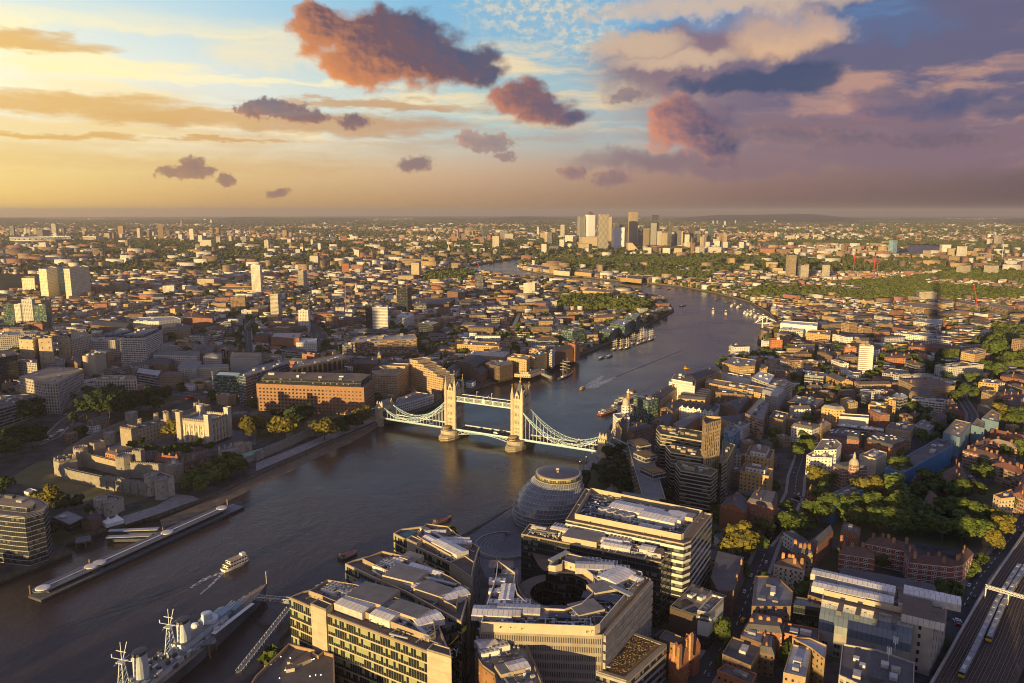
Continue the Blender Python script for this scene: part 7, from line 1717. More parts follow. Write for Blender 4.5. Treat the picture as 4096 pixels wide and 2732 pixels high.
table('B4',[('of',38,'stone_office','roof_tan',[(175,938),(265,962),(412,988),(530,990),(765,868),(690,855),(440,855)],'large grey stone office with square windows and a stepped plan',dict(plant=5)),('of',30,'stone_office','roof_brown',[(866,972),(1256,966),(1246,930),(960,925)],'square-windowed stone office behind the dark garden trees',dict(plant=4)),('of',42,'glass_dark','roof_felt',[(-80,780),(156,735),(122,690),(-80,700)],'dark bronze glass office beside the tan windowless slabs',{}),('of',30,'concrete_grid','roof_grey',[(155,800),(335,815),(340,780),(180,775)],'plain grey office at the feet of the tan windowless slabs',{}),('of',54,'tan_slab','roof_grey',[(172,602),(302,606),(382,572),(242,566)],'tan windowless slab office with white panels, first of three',dict(par=2)),('of',56,'tan_slab','roof_grey',[(350,597),(472,592),(482,575),(382,560)],'tan windowless slab office with white panels, tallest of three',dict(par=2)),('of',50,'tan_slab','roof_grey',[(527,592),(642,592),(622,570),(542,570)],'tan windowless slab office with white panels, farthest of three',dict(par=2)),('of',36,'stone_office','roof_tan',[(650,602),(832,562),(782,506),(660,520)],'long grey stone block behind the tan slabs',{}),('of',30,'concrete_grid','roof_pale',[(-60,565),(330,545),(352,516),(-40,520)],'long pale office with rooftop frames near the hospital towers',dict(plant=6)),('of',27,'concrete_pale','roof_pale',[(820,612),(1088,602),(1092,576),(852,580)],'white curved office with ribbon windows',dict(plant=5)),('of',26,'glass_blue','roof_teal',[(962,552),(1052,546),(1217,512),(1102,496)],'offices with pale teal roofs behind the white curved office',{}),('af',48,'balcony_white','roof_grey',[(1098,588),(1337,582),(1492,512),(1282,520)],'tall white balcony flats stepping along the railway',dict(plant=5,setb=(4,5,'glass_blue'))),('oh',15,'brick_brown','roof_slate',[(1290,805),(1542,825),(1612,762),(1402,742)],'low brown block with a dark hipped roof',dict(chim=0)),('oh',22,'concrete_pale','roof_grey',[(1405,728),(1802,738),(1832,702),(1442,690)],'concrete office range with grey pavilion roofs',dict(chim=0)),('oh',22,'concrete_pale','roof_grey',[(1865,752),(2030,752),(2040,718),(1892,716)],'shorter concrete range beside the arched glass entrance',dict(chim=0)),('oh',22,'concrete_pale','roof_tan',[(2110,752),(2380,752),(2400,712),(2130,712)],'sunlit concrete range on the far side of the arched entrance',dict(chim=0)),('oh',20,'concrete_pale','roof_grey',[(1630,850),(1800,870),(1850,790),(1690,770)],'stepped concrete pavilions turning the corner',dict(chim=0)),('of',18,'render_cream','roof_grey',[(1692,872),(2102,852),(2092,822),(1762,832)],'pale classical hall with tall chimneys behind the golden tree',dict(plant=0,chim=0)),('og',18,'glass_band','roof_metal',[(1255,895),(1452,925),(1502,882),(1302,860)],'angular metal-roofed office behind the garden trees',dict(chim=0)),('oh',16,'brick_yellow','roof_brown',[(1455,935),(1672,928),(1652,890),(1492,892)],'hip-roofed tan terrace beside the angular metal roof',{}),('of',30,'panel_tan','roof_grey',[(755,748),(872,748),(967,722),(852,700)],'tan hotel block with a purple sign near its roof',{}),('hg',20,'brick_brown','roof_slate',[(595,800),(735,830),(745,760),(640,750)],'steep slate roofed church hall beside the tan hotel',dict(rh=7)),('of',22,'concrete_grid','roof_grey',[(400,810),(590,815),(600,770),(430,770)],'blank grey block beside the steep church hall',{}),('of',26,'glass_band','roof_metal',[(870,720),(965,735),(990,695),(900,690)],'curved metal-roofed block next to the tan hotel',dict(plant=0)),('wg',16,'brick_brown','roof_slate',[(830,455),(1150,490),(1215,435),(900,410)],'long dark shed with rows of rooflights',dict(chim=0)),('af',20,'render_white','roof_pale',[(1225,430),(1460,428),(1660,405),(1600,385),(1250,392)],'long white-topped flats near the railway curve',{}),('ah',20,'brick_red','roof_tile',[(1680,385),(1950,400),(1960,350),(1690,350)],'long dark red mansion flats beyond the railway curve',dict(chim=6)),('wg',16,'brick_yellow','roof_slate',[(1480,500),(1740,510),(1750,460),(1500,450)],'yellow brick warehouse block by the railway curve',{}),('ah',13,'brick_yellow','roof_slate',[(1760,690),(1940,700),(1990,640),(1800,630)],'yellow tenement blocks inside the railway bend',dict(chim=4)),('ah',13,'brick_yellow','roof_slate',[(1995,690),(2140,695),(2150,645),(2010,640)],'second row of yellow tenements nearer the church spire',dict(chim=4))])
table('B1',[('of',33,'brick_ware','roof_brown',[(2,300),(945,335),(1032,265),(962,246),(82,228)],'broad orange brick block with rows of arched windows and a dark glazed top',dict(win=IW,setb=(5,7,'glass_dark'),plant=6)),('of',34,'arch_dark','roof_grey',[(312,165),(772,75),(757,36),(340,110)],'dark brick block with giant arches behind the orange block',dict(plant=7)),('wg',19,'brick_dark','roof_slate',[(850,118),(1072,122),(1082,88),(870,84)],'dark brick dockside warehouse with a clock turret',{}),('wg',19,'brick_dark','roof_slate',[(1005,175),(1090,190),(1232,90),(1180,62)],'dark brick return wing of the clock-turret warehouse',{}),('wf',10,'concrete_pale','roof_grey',[(1200,500),(1420,440),(1560,395),(1400,370),(1240,430)],'low flat podium in front of the stepped hotel',dict(plant=2)),('wg',14,'render_white','roof_slate',[(1642,195),(1722,225),(1790,150),(1720,130)],'small white gabled warehouse beside the near bridge tower',{})])
table('A1',[('of',36,'glass_blue','roof_grey',[(1640,1212),(1690,1222),(1990,1125),(1965,1098),(1738,1150)],'long blue-grey glass office with white roof frames',dict(plant=8)),('of',33,'glass_green','roof_glass',[(1472,1208),(1637,1216),(1668,1186),(1510,1178)],'teal glass atrium laced with white steel bracing',dict(plant=0)),('of',82,'hospital','roof_pale',[(265,478),(318,480),(392,468),(340,460)],'tall cream hospital tower dotted with small windows',dict(par=2,plant=1)),('of',84,'hospital','roof_pale',[(437,478),(478,478),(612,462),(560,452)],'wide cream hospital slab behind its tower',dict(par=2,plant=1)),('of',80,'hospital_glass','roof_grey',[(386,470),(436,468),(470,462),(400,460)],'pale blue glass link between the hospital blocks',dict(plant=0)),('of',40,'hospital','roof_pale',[(368,562),(462,564),(612,540),(520,540)],'lower cream hospital wing raised on columns',dict(plant=2)),('of',44,'hospital','roof_pale',[(148,540),(236,540),(240,530),(160,530)],'small cream hospital annexe over a blue block',dict(plant=1)),('af',20,'brick_orange','roof_red',[(590,600),(662,602),(700,585),(620,582)],'bright orange-ended block beside the hospital',dict(plant=0)),('wf',13,'brick_gold_lit','roof_tan',[(1505,615),(1740,622),(1750,598),(1520,595)],'long low golden warehouse at the foot of the two-tone tower',dict(plant=2)),('of',22,'brick_red','roof_pale',[(1865,945),(2060,955),(2080,915),(1890,915)],'red brick shed near the busy avenue',dict(plant=2)),('of',16,'render_white','roof_white',[(2040,985),(2180,985),(2180,955),(2060,950)],'white showroom with a red edge by the busy avenue',dict(plant=1))])
table('A2',[('of',24,'white_louvre','roof_metal',[(378,800),(440,820),(500,790),(420,778)],'white striped office behind the golden penthouse row',{}),('of',26,'glass_dark','roof_pale',[(528,850),(632,860),(672,845),(570,830)],'black and white office beside the white striped ones',{}),('af',24,'balcony_brick','roof_pale',[(55,985),(520,955),(505,925),(80,945)],'row of golden dockside flats with pyramid penthouses',dict(plant=9,unit_h=4,plant_mat='panel_tan')),('af',17,'brick_gold_lit','roof_tan',[(795,995),(1085,1010),(1088,985),(830,972)],'cream and brick dock flats with square white bays',dict(plant=5)),('af',14,'brick_yellow','roof_pale',[(850,1065),(1120,1085),(1160,1050),(900,1040)],'lower dock flats with square white bays',dict(plant=4)),('wf',20,'brick_brown','roof_grey',[(985,1125),(1090,1150),(1180,1130),(1170,1105),(1020,1105)],'brown riverside flats with rounded corner towers',dict(plant=4)),('wg',20,'brick_brown','roof_slate',[(790,1120),(925,1145),(1010,1090),(890,1075)],'big gabled brown warehouse with a white gable end',{}),('wg',13,'brick_dark','roof_slate',[(890,1180),(960,1200),(1010,1165),(930,1150)],'smaller dark warehouse by the muddy cove',{}),('wf',24,'brick_gold_lit','timber_pale',[(1143,1085),(1275,1105),(1310,1075),(1180,1060)],'riverside wharf with a pale pitched frame on its roof',dict(plant=2)),('wf',24,'brick_gold_lit','roof_teal',[(1285,1080),(1330,1085),(1415,1055),(1370,1042)],'riverside wharf with blue glazed attics',dict(plant=5,plant_mat='tarp_blue')),('wf',22,'balcony_white','roof_grey',[(1418,1055),(1450,1065),(1475,1040),(1440,1030)],'narrow white and brick balcony block on the river',{}),('wg',22,'brick_dark','roof_slate',[(1470,1045),(1595,1020),(1585,990),(1460,1010)],'long slate roofed dark wharf before the timber jetty',{}),('wf',27,'brick_orange','roof_brown',[(1560,985),(1610,1000),(1640,980),(1580,965)],'square brick tower at the end of the slate wharf',{}),('of',26,'glass_green','roof_grey',[(1510,895),(1590,905),(1675,890),(1600,878)],'turquoise glass riverside flats',dict(plant=3)),('af',16,'glass_green','roof_pale',[(1775,900),(1850,915),(1905,880),(1830,870)],'stepped green glass flats on the river, nearest of three',{}),('af',22,'glass_green','roof_pale',[(1850,850),(1950,865),(2000,830),(1900,820)],'stepped green glass flats on the river, middle of three',{}),('af',26,'glass_green','roof_pale',[(1945,800),(2030,815),(2060,785),(1970,778)],'stepped green glass flats on the river, farthest of three',{}),('wh',14,'brick_gold_lit','roof_brown',[(1740,815),(1940,800),(1920,780),(1760,790)],'golden hip-roofed wharf behind the green glass flats',{}),('af',14,'brick_gold_lit','roof_tan',[(1660,625),(1860,640),(1880,615),(1700,605)],'sunlit wharf flats on the far river bend',{}),('af',14,'brick_gold_lit','roof_tan',[(1010,545),(1180,560),(1200,535),(1040,525)],'brick wharf flats on the inner river bend',{}),('wf',12,'brick_dark','roof_slate',[(480,720),(740,720),(780,675),(500,680)],'huge low dark shed beside the curved glass tower',dict(plant=3)),('wf',24,'brick_dark','roof_grey',[(728,630),(850,640),(850,610),(760,605)],'square dark brick block near the wrapped tower',{}),('wf',4,'render_cream','roof_felt',[(1190,1200),(1300,1205),(1400,1170),(1280,1150)],'white river police pier building on timber piles',dict(setb=(6,3,'render_cream'),plant=2)),('af',11,'render_cream','roof_brown',[(1250,455),(1440,485),(1460,465),(1280,440)],'cream curved terrace round the tip of the peninsula',{}),('af',16,'render_cream','roof_brown',[(1460,485),(1570,495),(1580,475),(1480,468)],'cream gabled block next to the curved peninsula terrace',{}),('af',13,'brick_gold_lit','roof_tan',[(1605,495),(1720,505),(1730,485),(1620,478)],'sunlit flats on the peninsula shore',{}),('af',13,'brick_gold_lit','roof_brown',[(1920,535),(2065,548),(2080,525),(1940,515)],'long sunlit brick wharf on the peninsula shore',{}),('wf',12,'brick_orange','roof_red',[(672,475),(810,485),(830,455),(700,445)],'orange brick pumping station by the far river bend',dict(plant=4,plant_mat='brick_rust'))])
table('A3',[('wf',22,'panel_white','roof_white',[(672,850),(925,875),(930,850),(690,832)],'huge white shed beside the river quay',dict(plant=1)),('of',16,'concrete_pale','roof_white',[(662,895),(830,905),(835,880),(700,872)],'pale flats in front of the huge white shed',{}),('af',18,'brick_gold_lit','roof_tan',[(850,915),(1015,935),(1020,905),(870,900)],'sunlit golden flats behind the quay',{}),('wf',14,'brick_yellow','roof_grey',[(715,1025),(905,1030),(910,1000),(740,1000)],'yellow wharf flats with dormers',{}),('wg',15,'brick_brown','roof_slate',[(925,1045),(1030,1080),(1020,1040),(960,1020)],'curved slate-roofed warehouse by the dock street',{}),('af',18,'balcony_brick','roof_tan',[(1455,722),(1600,740),(1795,760),(1700,715),(1480,702)],'long stepped balcony block beyond the trees',dict(plant=3)),('af',18,'balcony_brick','roof_tan',[(1880,705),(2050,735),(2060,715),(1900,690)],'long balcony block by the leaning red crane',dict(plant=2)),('af',18,'balcony_brick','roof_tan',[(2040,715),(2240,760),(2280,740),(2060,700)],'long balcony block farthest along the park edge',dict(plant=2)),('af',15,'balcony_white','roof_pale',[(1590,840),(1780,860),(1790,825),(1620,820)],'white deck-access flats among trees',{}),('af',14,'tower_pale','roof_pale',[(1455,920),(1705,945),(1712,920),(1470,905)],'long white slab flats behind a hedge of trees',{}),('af',15,'balcony_white','roof_grey',[(1680,955),(1850,975),(1850,945),(1700,938)],'white flats with dark balconies beside the long white slab',{}),('ah',13,'brick_red','roof_tile',[(1555,1010),(1860,1030),(1870,1000),(1570,990)],'red brick mansion flats with banded balconies',dict(chim=5)),('ah',13,'brick_orange','roof_tile',[(1390,1085),(1680,1100),(1680,1060),(1420,1060)],'orange brick flats with a bright tiled roof',dict(chim=6)),('af',24,'brick_gold_lit','roof_pale',[(1920,1040),(2000,1065),(2090,1040),(2020,1020)],'tall sunlit golden flats above the road trees',{}),('of',12,'hospital_glass','roof_teal',[(2245,910),(2340,915),(2342,890),(2260,885)],'turquoise glass pavilion at the frame of trees',{})])
def stepped_hotel():
 t=thing('stepped_hotel','stepped tan concrete hotel rising in terraces behind the bridge','hotel',(*W('P1',600,400)[:2],GZ))
 def seg(x0,y0,x1,y1,top,dep,side=1):
  a,b=Vector(W('P1',x0,y0)[:2]),Vector(W('P1',x1,y1)[:2]);d=(b-a).normalized();n=Vector((-d.y,d.x))*side;n=n if n.dot(a)*side>0 or side<0 else-n
  z=max(10,hgt('P1',Vector((*((a+b)/2),0)),top));P=ccw([tuple(a),tuple(b),tuple(b+n*dep),tuple(a+n*dep)]);occupy(P,2)
  m=MB();m.prism(P,GZ,z,'hotel_slit','roof_tan');m.ring(P,z,z+1.1,.6,'panel_tan');m.build('wing',t)
 for q in((575,345,690,372,-60),(690,372,775,392,0),(775,392,845,408,60),(845,408,900,421,95),(900,421,955,434,135),(955,434,1042,455,188)):seg(*q,24)
 for q in((575,345,510,390,10),(510,390,450,432,75),(450,432,385,478,130)):seg(*q,26)
 for q in((240,480,385,485,290),(75,480,250,470,190),(100,470,290,450,130),(215,420,400,400,60)):seg(*q,22)
stepped_hotel()
w_=find('dockside warehouse with a clock');p=W('B1',1082,120,18);m=MB();m.box((p.x,p.y,10),(5,5,21),'brick_gold_lit');m.lathe((p.x,p.y,31),[(3,0),(2.2,3),(.2,6)],'lead',8);m.build('clock_turret',w_)
w_=find('teal glass atrium');a,b=W('A1',1472,1340,5),W('A1',1637,1352,5);m=MB();n_=Vector((-(b-a).y,(b-a).x,0)).normalized()*-.7
for i in range(4):
 for j in range(4):
  q=lambda u,v:a.lerp(b,u/4)+n_+Vector((0,0,v*8))
  m.bar(q(i,j),q(i+1,j+1)if(i+j)%2 else q(i+1,j),.6,'bridge_white');m.bar(q(i,j),q(i,j+1),.5,'bridge_white');m.bar(q(i+1,j),q(i,j+1),.5,'bridge_white')
m.build('bracing',w_)
w_=find('purple sign');p=W('B4',800,745,26);m=MB();m.box((p.x,p.y-1,25),(9,.5,5),'sign_purple',-.1);S_=m.build('sign_board',w_);m=MB();m.lathe((0,0,0),[(1.3,0),(1.3,.1)],'letter_white',14);m.build('moon_emblem',S_).location=(p.x-w_['_o'][0],p.y-w_['_o'][1]-1.4,22.6);S_.children[0].rotation_euler=(R(90),0,0)
def arch():
 a,b=W('B4',2032,820),W('B4',2082,820);t=thing('arched_entrance','tall arched glass entrance between concrete office ranges','entrance',(a.x,a.y,GZ));w=(b-a).length/2;c=(a+b)/2;m=MB()
 for k in range(13):
  q=k*math.pi/12;r=(k+1)*math.pi/12
  for s in(0,6,12):m.bar((c.x-w*math.cos(q),c.y+s,26+w*math.sin(q)),(c.x-w*math.cos(r),c.y+s,26+w*math.sin(r)),.9,'panel_tan')if k<12 else None
  m.bar((c.x-w*math.cos(q),c.y,26+w*math.sin(q)),(c.x-w*math.cos(q),c.y+12,26+w*math.sin(q)),.5,'panel_tan')
 for s in(-1,0,1):m.bar((c.x+s*w,c.y,GZ),(c.x+s*w,c.y,26),.9,'panel_tan')
 m.build('arch',t);m=MB();m.box((c.x,c.y+6,GZ),(2*w-1,8,24),'glass');m.build('glazing',t)
arch()
NR=road('railway','B4',[(700,930),(800,875),(1120,795),(1540,645),(1700,565),(2000,445),(2260,352),(2600,235),(3000,110)],26,'ballast',line=False,pave=0)
mat('train_blue',(.30,.38,.48),.5,.1,.3)
t_=thing('train','long pale blue train on the railway curve beyond the tall balcony flats','train',(*W('B4',1700,590)[:2],GZ))
for k in range(8):
 p,a=on_path(NR,560+k*23);m=MB();d=Vector((math.sin(a),-math.cos(a)))*8;m.prism(rect(p.x+d.x,p.y+d.y,22,3,a),6,9.6,'train_blue','train_roof');m.build('carriage',t_)
road('street','A4',[(300,640),(470,570),(620,420),(760,330),(1050,200),(1500,150),(1800,190)],14);road('street','B4',[(2200,1000),(2280,700),(2270,500),(2360,380)],14);AV=road('street','A1',[(2130,1080),(2190,1000),(2200,930),(2160,880),(2150,850)],26)
for k,(x,y)in enumerate([(430,600),(470,575),(500,560),(540,525),(570,518),(560,370),(610,365),(1445,155),(1585,162),(1890,168),(1740,222),(1640,190),(650,300),(1930,210),(860,255)]):
 pn,kd,lb=[('car_white','car',''),('car_white','van',''),('car_silver','car','')][k%3]if k<9 else('car_silver','car','')
 if k==9:car(W('A4',x,y),.2,'car_white','van','white minibus on the junction before the teal glass atrium')
 elif k==10:car(W('A4',x,y,5),-.1,'paint_red','bus','red double-decker bus on the junction behind the castle')
 else:car(W('A4',x,y),.7,pn,kd,f'{pn[4:]} {kd} on the dark junction beyond the castle',f'{pn[4:]} {kd}s on the junction beyond the castle')
for k in range(30):
 p,a=on_path(AV,10+k*8.5);car(p+Vector((-math.sin(a),math.cos(a)))*rr_.choice([-8,-4,4,8]),a,'car_white' if k%2 else 'car_silver','car',('white' if k%2 else 'silver')+' car on the busy avenue by the red brick shed',('white' if k%2 else 'silver')+' cars on the busy avenue')
# towers, near and far
LM={k:Vector(W(*v)[:2])for k,v in{'the cream hospital':('A1',400,640),'the distant stadium':('A1',290,300),'the two-tone tower':('A1',1767,660),'the railway curve':('B4',1900,480),'the white striped offices':('A2',270,910),'the curved dark glass tower':('A2',430,775),'the canal':('A2',1200,840),'the wrapped scaffold tower':('A2',945,650),'the far river bend':('A2',950,430),'the tip of the peninsula':('A2',1260,450),'the pyramid-topped tower':('A2',1712,350),'the cluster of skyscrapers':('A3',60,350),'the peninsula woods':('A2',2000,450),'the teal striped tower':('A3',1450,385),'the twin pale towers':('A3',910,550),'the pair of white slab towers':('A3',1870,400),'the park woods':('A3',1300,640),'the leaning red crane':('A3',2015,770),'the huge white shed':('A3',800,880),'the white slab tower':('A3',1262,1200),'the stepped hotel':('P1',600,430),'the castle':('A4',1300,750),'the pointed church spire':('A2',615,530),'the green glass flats':('A2',1900,880),'the river police pier':('A2',1290,1200),'the blue wrapped terrace':('B3',1300,1000),'the wooded hill':('A3',1300,160),'the northern horizon':('A1',1450,150),'the tan windowless slabs':('B4',400,800),'the yellow warehouses':('B3',900,520)}.items()}
CNT={}
def auto(desc,p,grp):
 p=Vector(p[:2]);nm,q=min(LM.items(),key=lambda kv:(kv[1]-p).length/(kv[1].length+p.length))
 D=(q-p).length;rel='close to' if D<90 else 'beyond' if p.length>q.length*1.08 else 'in front of' if p.length<q.length*.93 else 'beside' if D<.12*p.length else 'level with'
 lab=f'{desc} {rel} {nm}';return lab,f'{grp}: {desc} {rel} {nm}'
SK=dict(p=('tower_pale','pale'),r=('tower_ribbed','ribbed cream'),b=('tower_brown','brown brick'),t=('tower_tan','tan'),g=('tower_grey','grey glazed'),d=('canary_dark','dark glass'),w=('render_white','white'),o=('brick_orange','orange brick'),s=('canary_stripe','striped'),q=('canary_spot','speckled tan'),n=('glass_green','green glass'))
def towers(fr,spec):
 for r in spec.split(';'):
  x,yt,yb,w,k=r.split();x,yt,yb,w=map(float,(x,yt,yb,w));wall,col=SK[k];a=(yb-yt)/w
  desc=f"{'slender' if a > 2.6 else 'tall' if a > 1.5 else 'broad' if a < .75 else 'squat' if a < 1.05 else 'upright'} {col} {'tower' if a > 1 else 'block'}"
  p=W(fr,x,yb);lab,g=auto(desc,p,'towers');tower(fr,x,yt,yb,w,wall,lab,group=g,one=p.y>2600)
towers('A1','375 165 235 38 r;435 190 240 30 g;85 178 260 28 g;285 205 265 80 g;583 198 245 28 t;740 228 275 42 t;780 225 270 26 b;833 178 250 36 b;838 235 275 35 t;620 248 285 100 p;960 195 265 36 t;1025 208 255 30 g;1055 218 250 14 t;1105 168 278 40 b;1165 208 260 26 g;1245 237 283 34 p;1320 198 290 30 p;1357 305 355 34 t;1415 275 335 80 p;1505 252 312 32 r;1575 210 250 22 t;1590 248 305 32 r;1677 250 308 34 r;1838 275 355 36 r;1845 202 225 18 p;1878 202 230 24 p;1962 208 262 36 b;1920 240 290 24 b;2002 222 268 24 b;1990 270 318 24 p;2050 338 398 34 p;1970 365 400 40 o;2110 255 300 30 b;2150 272 325 22 p;2203 298 362 30 p;2178 365 420 34 b;2158 385 452 62 p;297 292 355 52 p;18 350 390 30 g;1650 405 440 55 w;850 400 440 46 w;1200 488 525 90 t;2080 488 615 70 r;1900 585 690 60 d;1900 650 835 72 r;2100 655 760 62 d;2092 760 908 70 p;1690 762 818 80 w;1632 668 768 110 b;1578 838 960 58 g;1810 730 785 70 g;810 582 642 105 t;1420 545 602 130 t;1155 592 655 85 w;1455 135 166 16 p;1410 130 150 14 p;290 160 178 10 g;1350 400 420 90 t;1470 410 428 60 t;2285 800 890 80 b;60 720 890 70 n;130 720 860 70 p;195 685 860 75 p;285 690 840 90 t;285 728 890 85 n')
towers('A2','640 195 225 18 p;575 245 305 26 t;625 255 300 30 p;745 290 322 36 p;775 250 300 40 b;800 205 260 14 o;840 230 285 32 b;875 210 255 60 t;985 195 255 50 g;1015 240 290 20 o;1066 248 345 54 r;1120 212 272 60 g;1152 232 276 60 p;1355 185 250 18 p;1385 225 280 34 t;1410 230 310 24 t;1440 225 318 36 g;1465 195 240 30 t;965 255 306 30 b;1525 170 264 36 r;920 335 376 34 p;972 333 372 32 p;690 350 396 36 p;285 345 398 32 p;105 345 405 36 p;60 262 292 50 p;15 247 287 34 o;25 438 520 52 o;107 473 516 42 p;513 432 535 66 t;620 312 346 32 p;495 322 362 30 t;460 335 372 30 p;330 235 252 50 p;1398 303 376 44 p;1520 272 342 40 p;1582 243 302 85 p;1300 575 662 95 p;240 465 500 70 w;440 520 565 110 t;430 390 415 60 t;400 300 330 60 p;205 360 385 60 t;1640 240 290 40 b;40 1000 1110 70 g')
towers('A2','1651 113 300 54 s;1848 115 300 22 t;1942 170 345 55 d;2157 103 330 40 d;2113 143 260 50 d;2152 158 332 52 s;2093 195 332 52 q;2060 245 332 30 g;2187 215 332 34 p;2230 225 334 42 t;2257 137 334 30 d;2290 190 320 60 g;2325 210 332 30 g;1705 255 335 130 t;1680 303 357 95 t;2115 327 368 70 p;2182 330 366 40 t;2242 330 370 60 p;2320 332 368 60 t;1750 330 358 50 t;1570 300 340 60 p;1470 320 352 80 g')
towers('A3','30 238 342 40 p;60 185 320 36 d;112 230 320 34 g;190 170 290 34 n;165 258 310 60 g;172 288 347 34 p;235 280 342 46 p;293 288 347 34 p;403 290 350 34 p;40 290 347 30 t;66 300 367 24 b;120 325 372 60 p;220 325 367 90 p;380 350 396 42 t;490 370 396 100 p;585 365 392 38 t;606 290 337 110 d;590 335 372 110 o;700 340 372 90 b;792 335 373 50 p;642 220 266 24 p;690 240 270 60 n;735 245 270 70 p;790 245 272 26 p;853 238 274 26 t;915 243 274 34 p;1020 335 368 95 p;1113 308 366 40 b;1190 325 363 90 t;747 380 536 60 q;795 410 530 36 d;838 450 553 58 r;988 448 550 58 r;1305 358 402 34 p;1364 370 406 34 p;1686 348 416 46 t;1815 308 396 64 w;1848 335 426 46 t;1928 320 411 58 w;2117 268 320 34 p;2175 245 322 44 r;2092 365 412 70 t;1943 452 530 80 r;2136 452 532 80 r;1699 638 702 130 r;207 143 166 10 p;237 142 166 10 p;290 145 182 16 p;362 140 168 10 p;497 147 163 14 p;633 140 163 12 p;140 150 166 10 p;85 153 171 12 p;670 190 206 20 p;2325 968 1098 90 b;1155 855 948 105 b;1256 895 946 108 b;645 968 1062 85 o;1158 1020 1116 88 o;460 440 480 80 t;620 430 485 90 t;660 470 510 80 t;430 455 490 60 t;1990 300 325 60 p;1250 270 292 60 p')
_k=random.Random(9)
towers('A2',';'.join(f'{_k.uniform(1970, 2351):.0f} {_k.uniform(205, 290):.0f} 326 {_k.uniform(18, 32):.0f} {_k.choice("pttrgdq")}' for _ in range(20)));towers('A3',';'.join(f'{_k.uniform(0, 330):.0f} {_k.uniform(225, 300):.0f} 340 {_k.uniform(18, 32):.0f} {_k.choice("pttrgdb")}' for _ in range(14)));towers('A1',';'.join(f'{_k.uniform(0, 2340):.0f} {y - _k.uniform(26, 60):.0f} {y:.0f} {_k.uniform(16, 30):.0f} {_k.choice("pprtb")}' for y in[_k.uniform(190,380)for _ in range(24)]))
tower('A2',265,742,916,112,'white_louvre','white striped office tower with a glazed gable top',rot=.1)
tower('A2',195,725,905,60,'glass_dark','dark flank block of the white striped offices',rot=.1)
tower('A2',430,605,780,98,'glass_dark','curved dark glass tower with a sloping top',rot=-.3)
tower('A2',945,505,655,56,'tower_grey','tower wrapped in dark scaffold netting near the canal',rot=.1)
tower('A1',1767,450,662,64,'tower_pale','two-tone tower, white below and golden above, over the low warehouse',rot=.05)
tower('A3',1450,280,386,54,'hospital_glass','teal striped tower on the far river reach',rot=.5)
def canary():
 p=W('A2',1712,300);t=tower('A2',1712,102,300,66,'canary_painted_glare','bright skyscraper with painted-on sun glare and a pyramid roof',name='skyscraper',rot=.42,cap=1);w_=next(o for o in t.children if o.name.startswith('wall'));z=hgt('A2',Vector(p),102)-GZ;pz=hgt('A2',Vector(p),78)-GZ
 bb=[Vector(v)for v in w_.bound_box];r=max(abs(v.x)for v in bb);m=MB();m.lathe((0,0,z),[(r*1.02,0),(.3,pz-z)],'brick_dark',4,rot=.42+math.pi/4);m.v=[(v[0]+t.location.x,v[1]+t.location.y,v[2]+GZ)for v in m.v];m.build('pyramid_roof',t)
 t=tower('A2',1800,100,357,70,'canary_stripe','tall cream skyscraper wrapped in diagonal lattice bracing',name='skyscraper',rot=.1,cap=1);w_=next(o for o in t.children if o.name.startswith('wall'));vs=[v.co for v in w_.data.vertices];z1=max(v.z for v in vs);x0=min(v.x for v in vs);x1=max(v.x for v in vs);y0=min(v.y for v in vs);m=MB();n=10
 o=Vector(t['_o'])
 for k in range(n):
  for i in range(4):
   a=x0+(x1-x0)*i/4;b=x0+(x1-x0)*(i+1)/4;za,zb=z1*k/n,z1*(k+1)/n
   if(i+k)%2:a,b=b,a
   m.bar(o+Vector((a,y0-.8,za)),o+Vector((b,y0-.8,zb)),2.6,'panel_tan')
 m.build('lattice',t)
 tower('A2',1905,190,346,84,'canary_painted_glare','wide curved glass office painted pale for its sky reflection',name='skyscraper',rot=.2);tower('A2',2005,84,330,62,'canary_spot','tallest speckled gold residential skyscraper',name='skyscraper',rot=.35)
 a=W('A2',1970,365);b=W('A2',2055,365);m=MB();h=hgt('A2',a,295);t=thing('wedge_block','golden wedge-shaped block below the tallest skyscraper','office building',tuple(a));m.face([tuple(a),tuple(b),(b.x,b.y,12),(a.x+(b.x-a.x)*.35,a.y,h),(a.x,a.y,h)],'tower_tan');q=Vector((0,60,0));m.face([tuple(a),(a.x,a.y,h),(a.x,a.y+60,h),tuple(a+q)],'tower_tan');m.face([(a.x,a.y,h),(a.x+(b.x-a.x)*.35,a.y,h),(a.x+(b.x-a.x)*.35,a.y+60,h),(a.x,a.y+60,h)],'roof_tan');m.face([(a.x+(b.x-a.x)*.35,a.y,h),(b.x,b.y,12),(b.x,b.y+60,12),(a.x+(b.x-a.x)*.35,a.y+60,h)],'roof_metal');m.build('wall',t)
 c=W('A1',285,298);r=W('A1',465,298).x-c.x;t=thing('stadium','distant oval stadium with a white lattice rim','stadium',(c.x,c.y,GZ));m=MB();m.lathe((c.x,c.y,GZ),[(r*.8,0),(r*.95,30),(r*.8,32)],'roof_grey',32);m.build('bowl',t);m=MB()
 for k in range(32):
  A,B=k*math.pi/16,(k+1)*math.pi/16;P=lambda a,z:(c.x+r*math.cos(a),c.y+r*math.sin(a),z);m.bar(P(A,34),P(B,34),4,'steel_white');m.bar(P(A,52),P(B,52),4,'steel_white');m.bar(P(A,34),P(B,52),2.5,'steel_white');m.bar(P(B,34),P(A,52),2.5,'steel_white')
 m.build('lattice_rim',t)
canary()
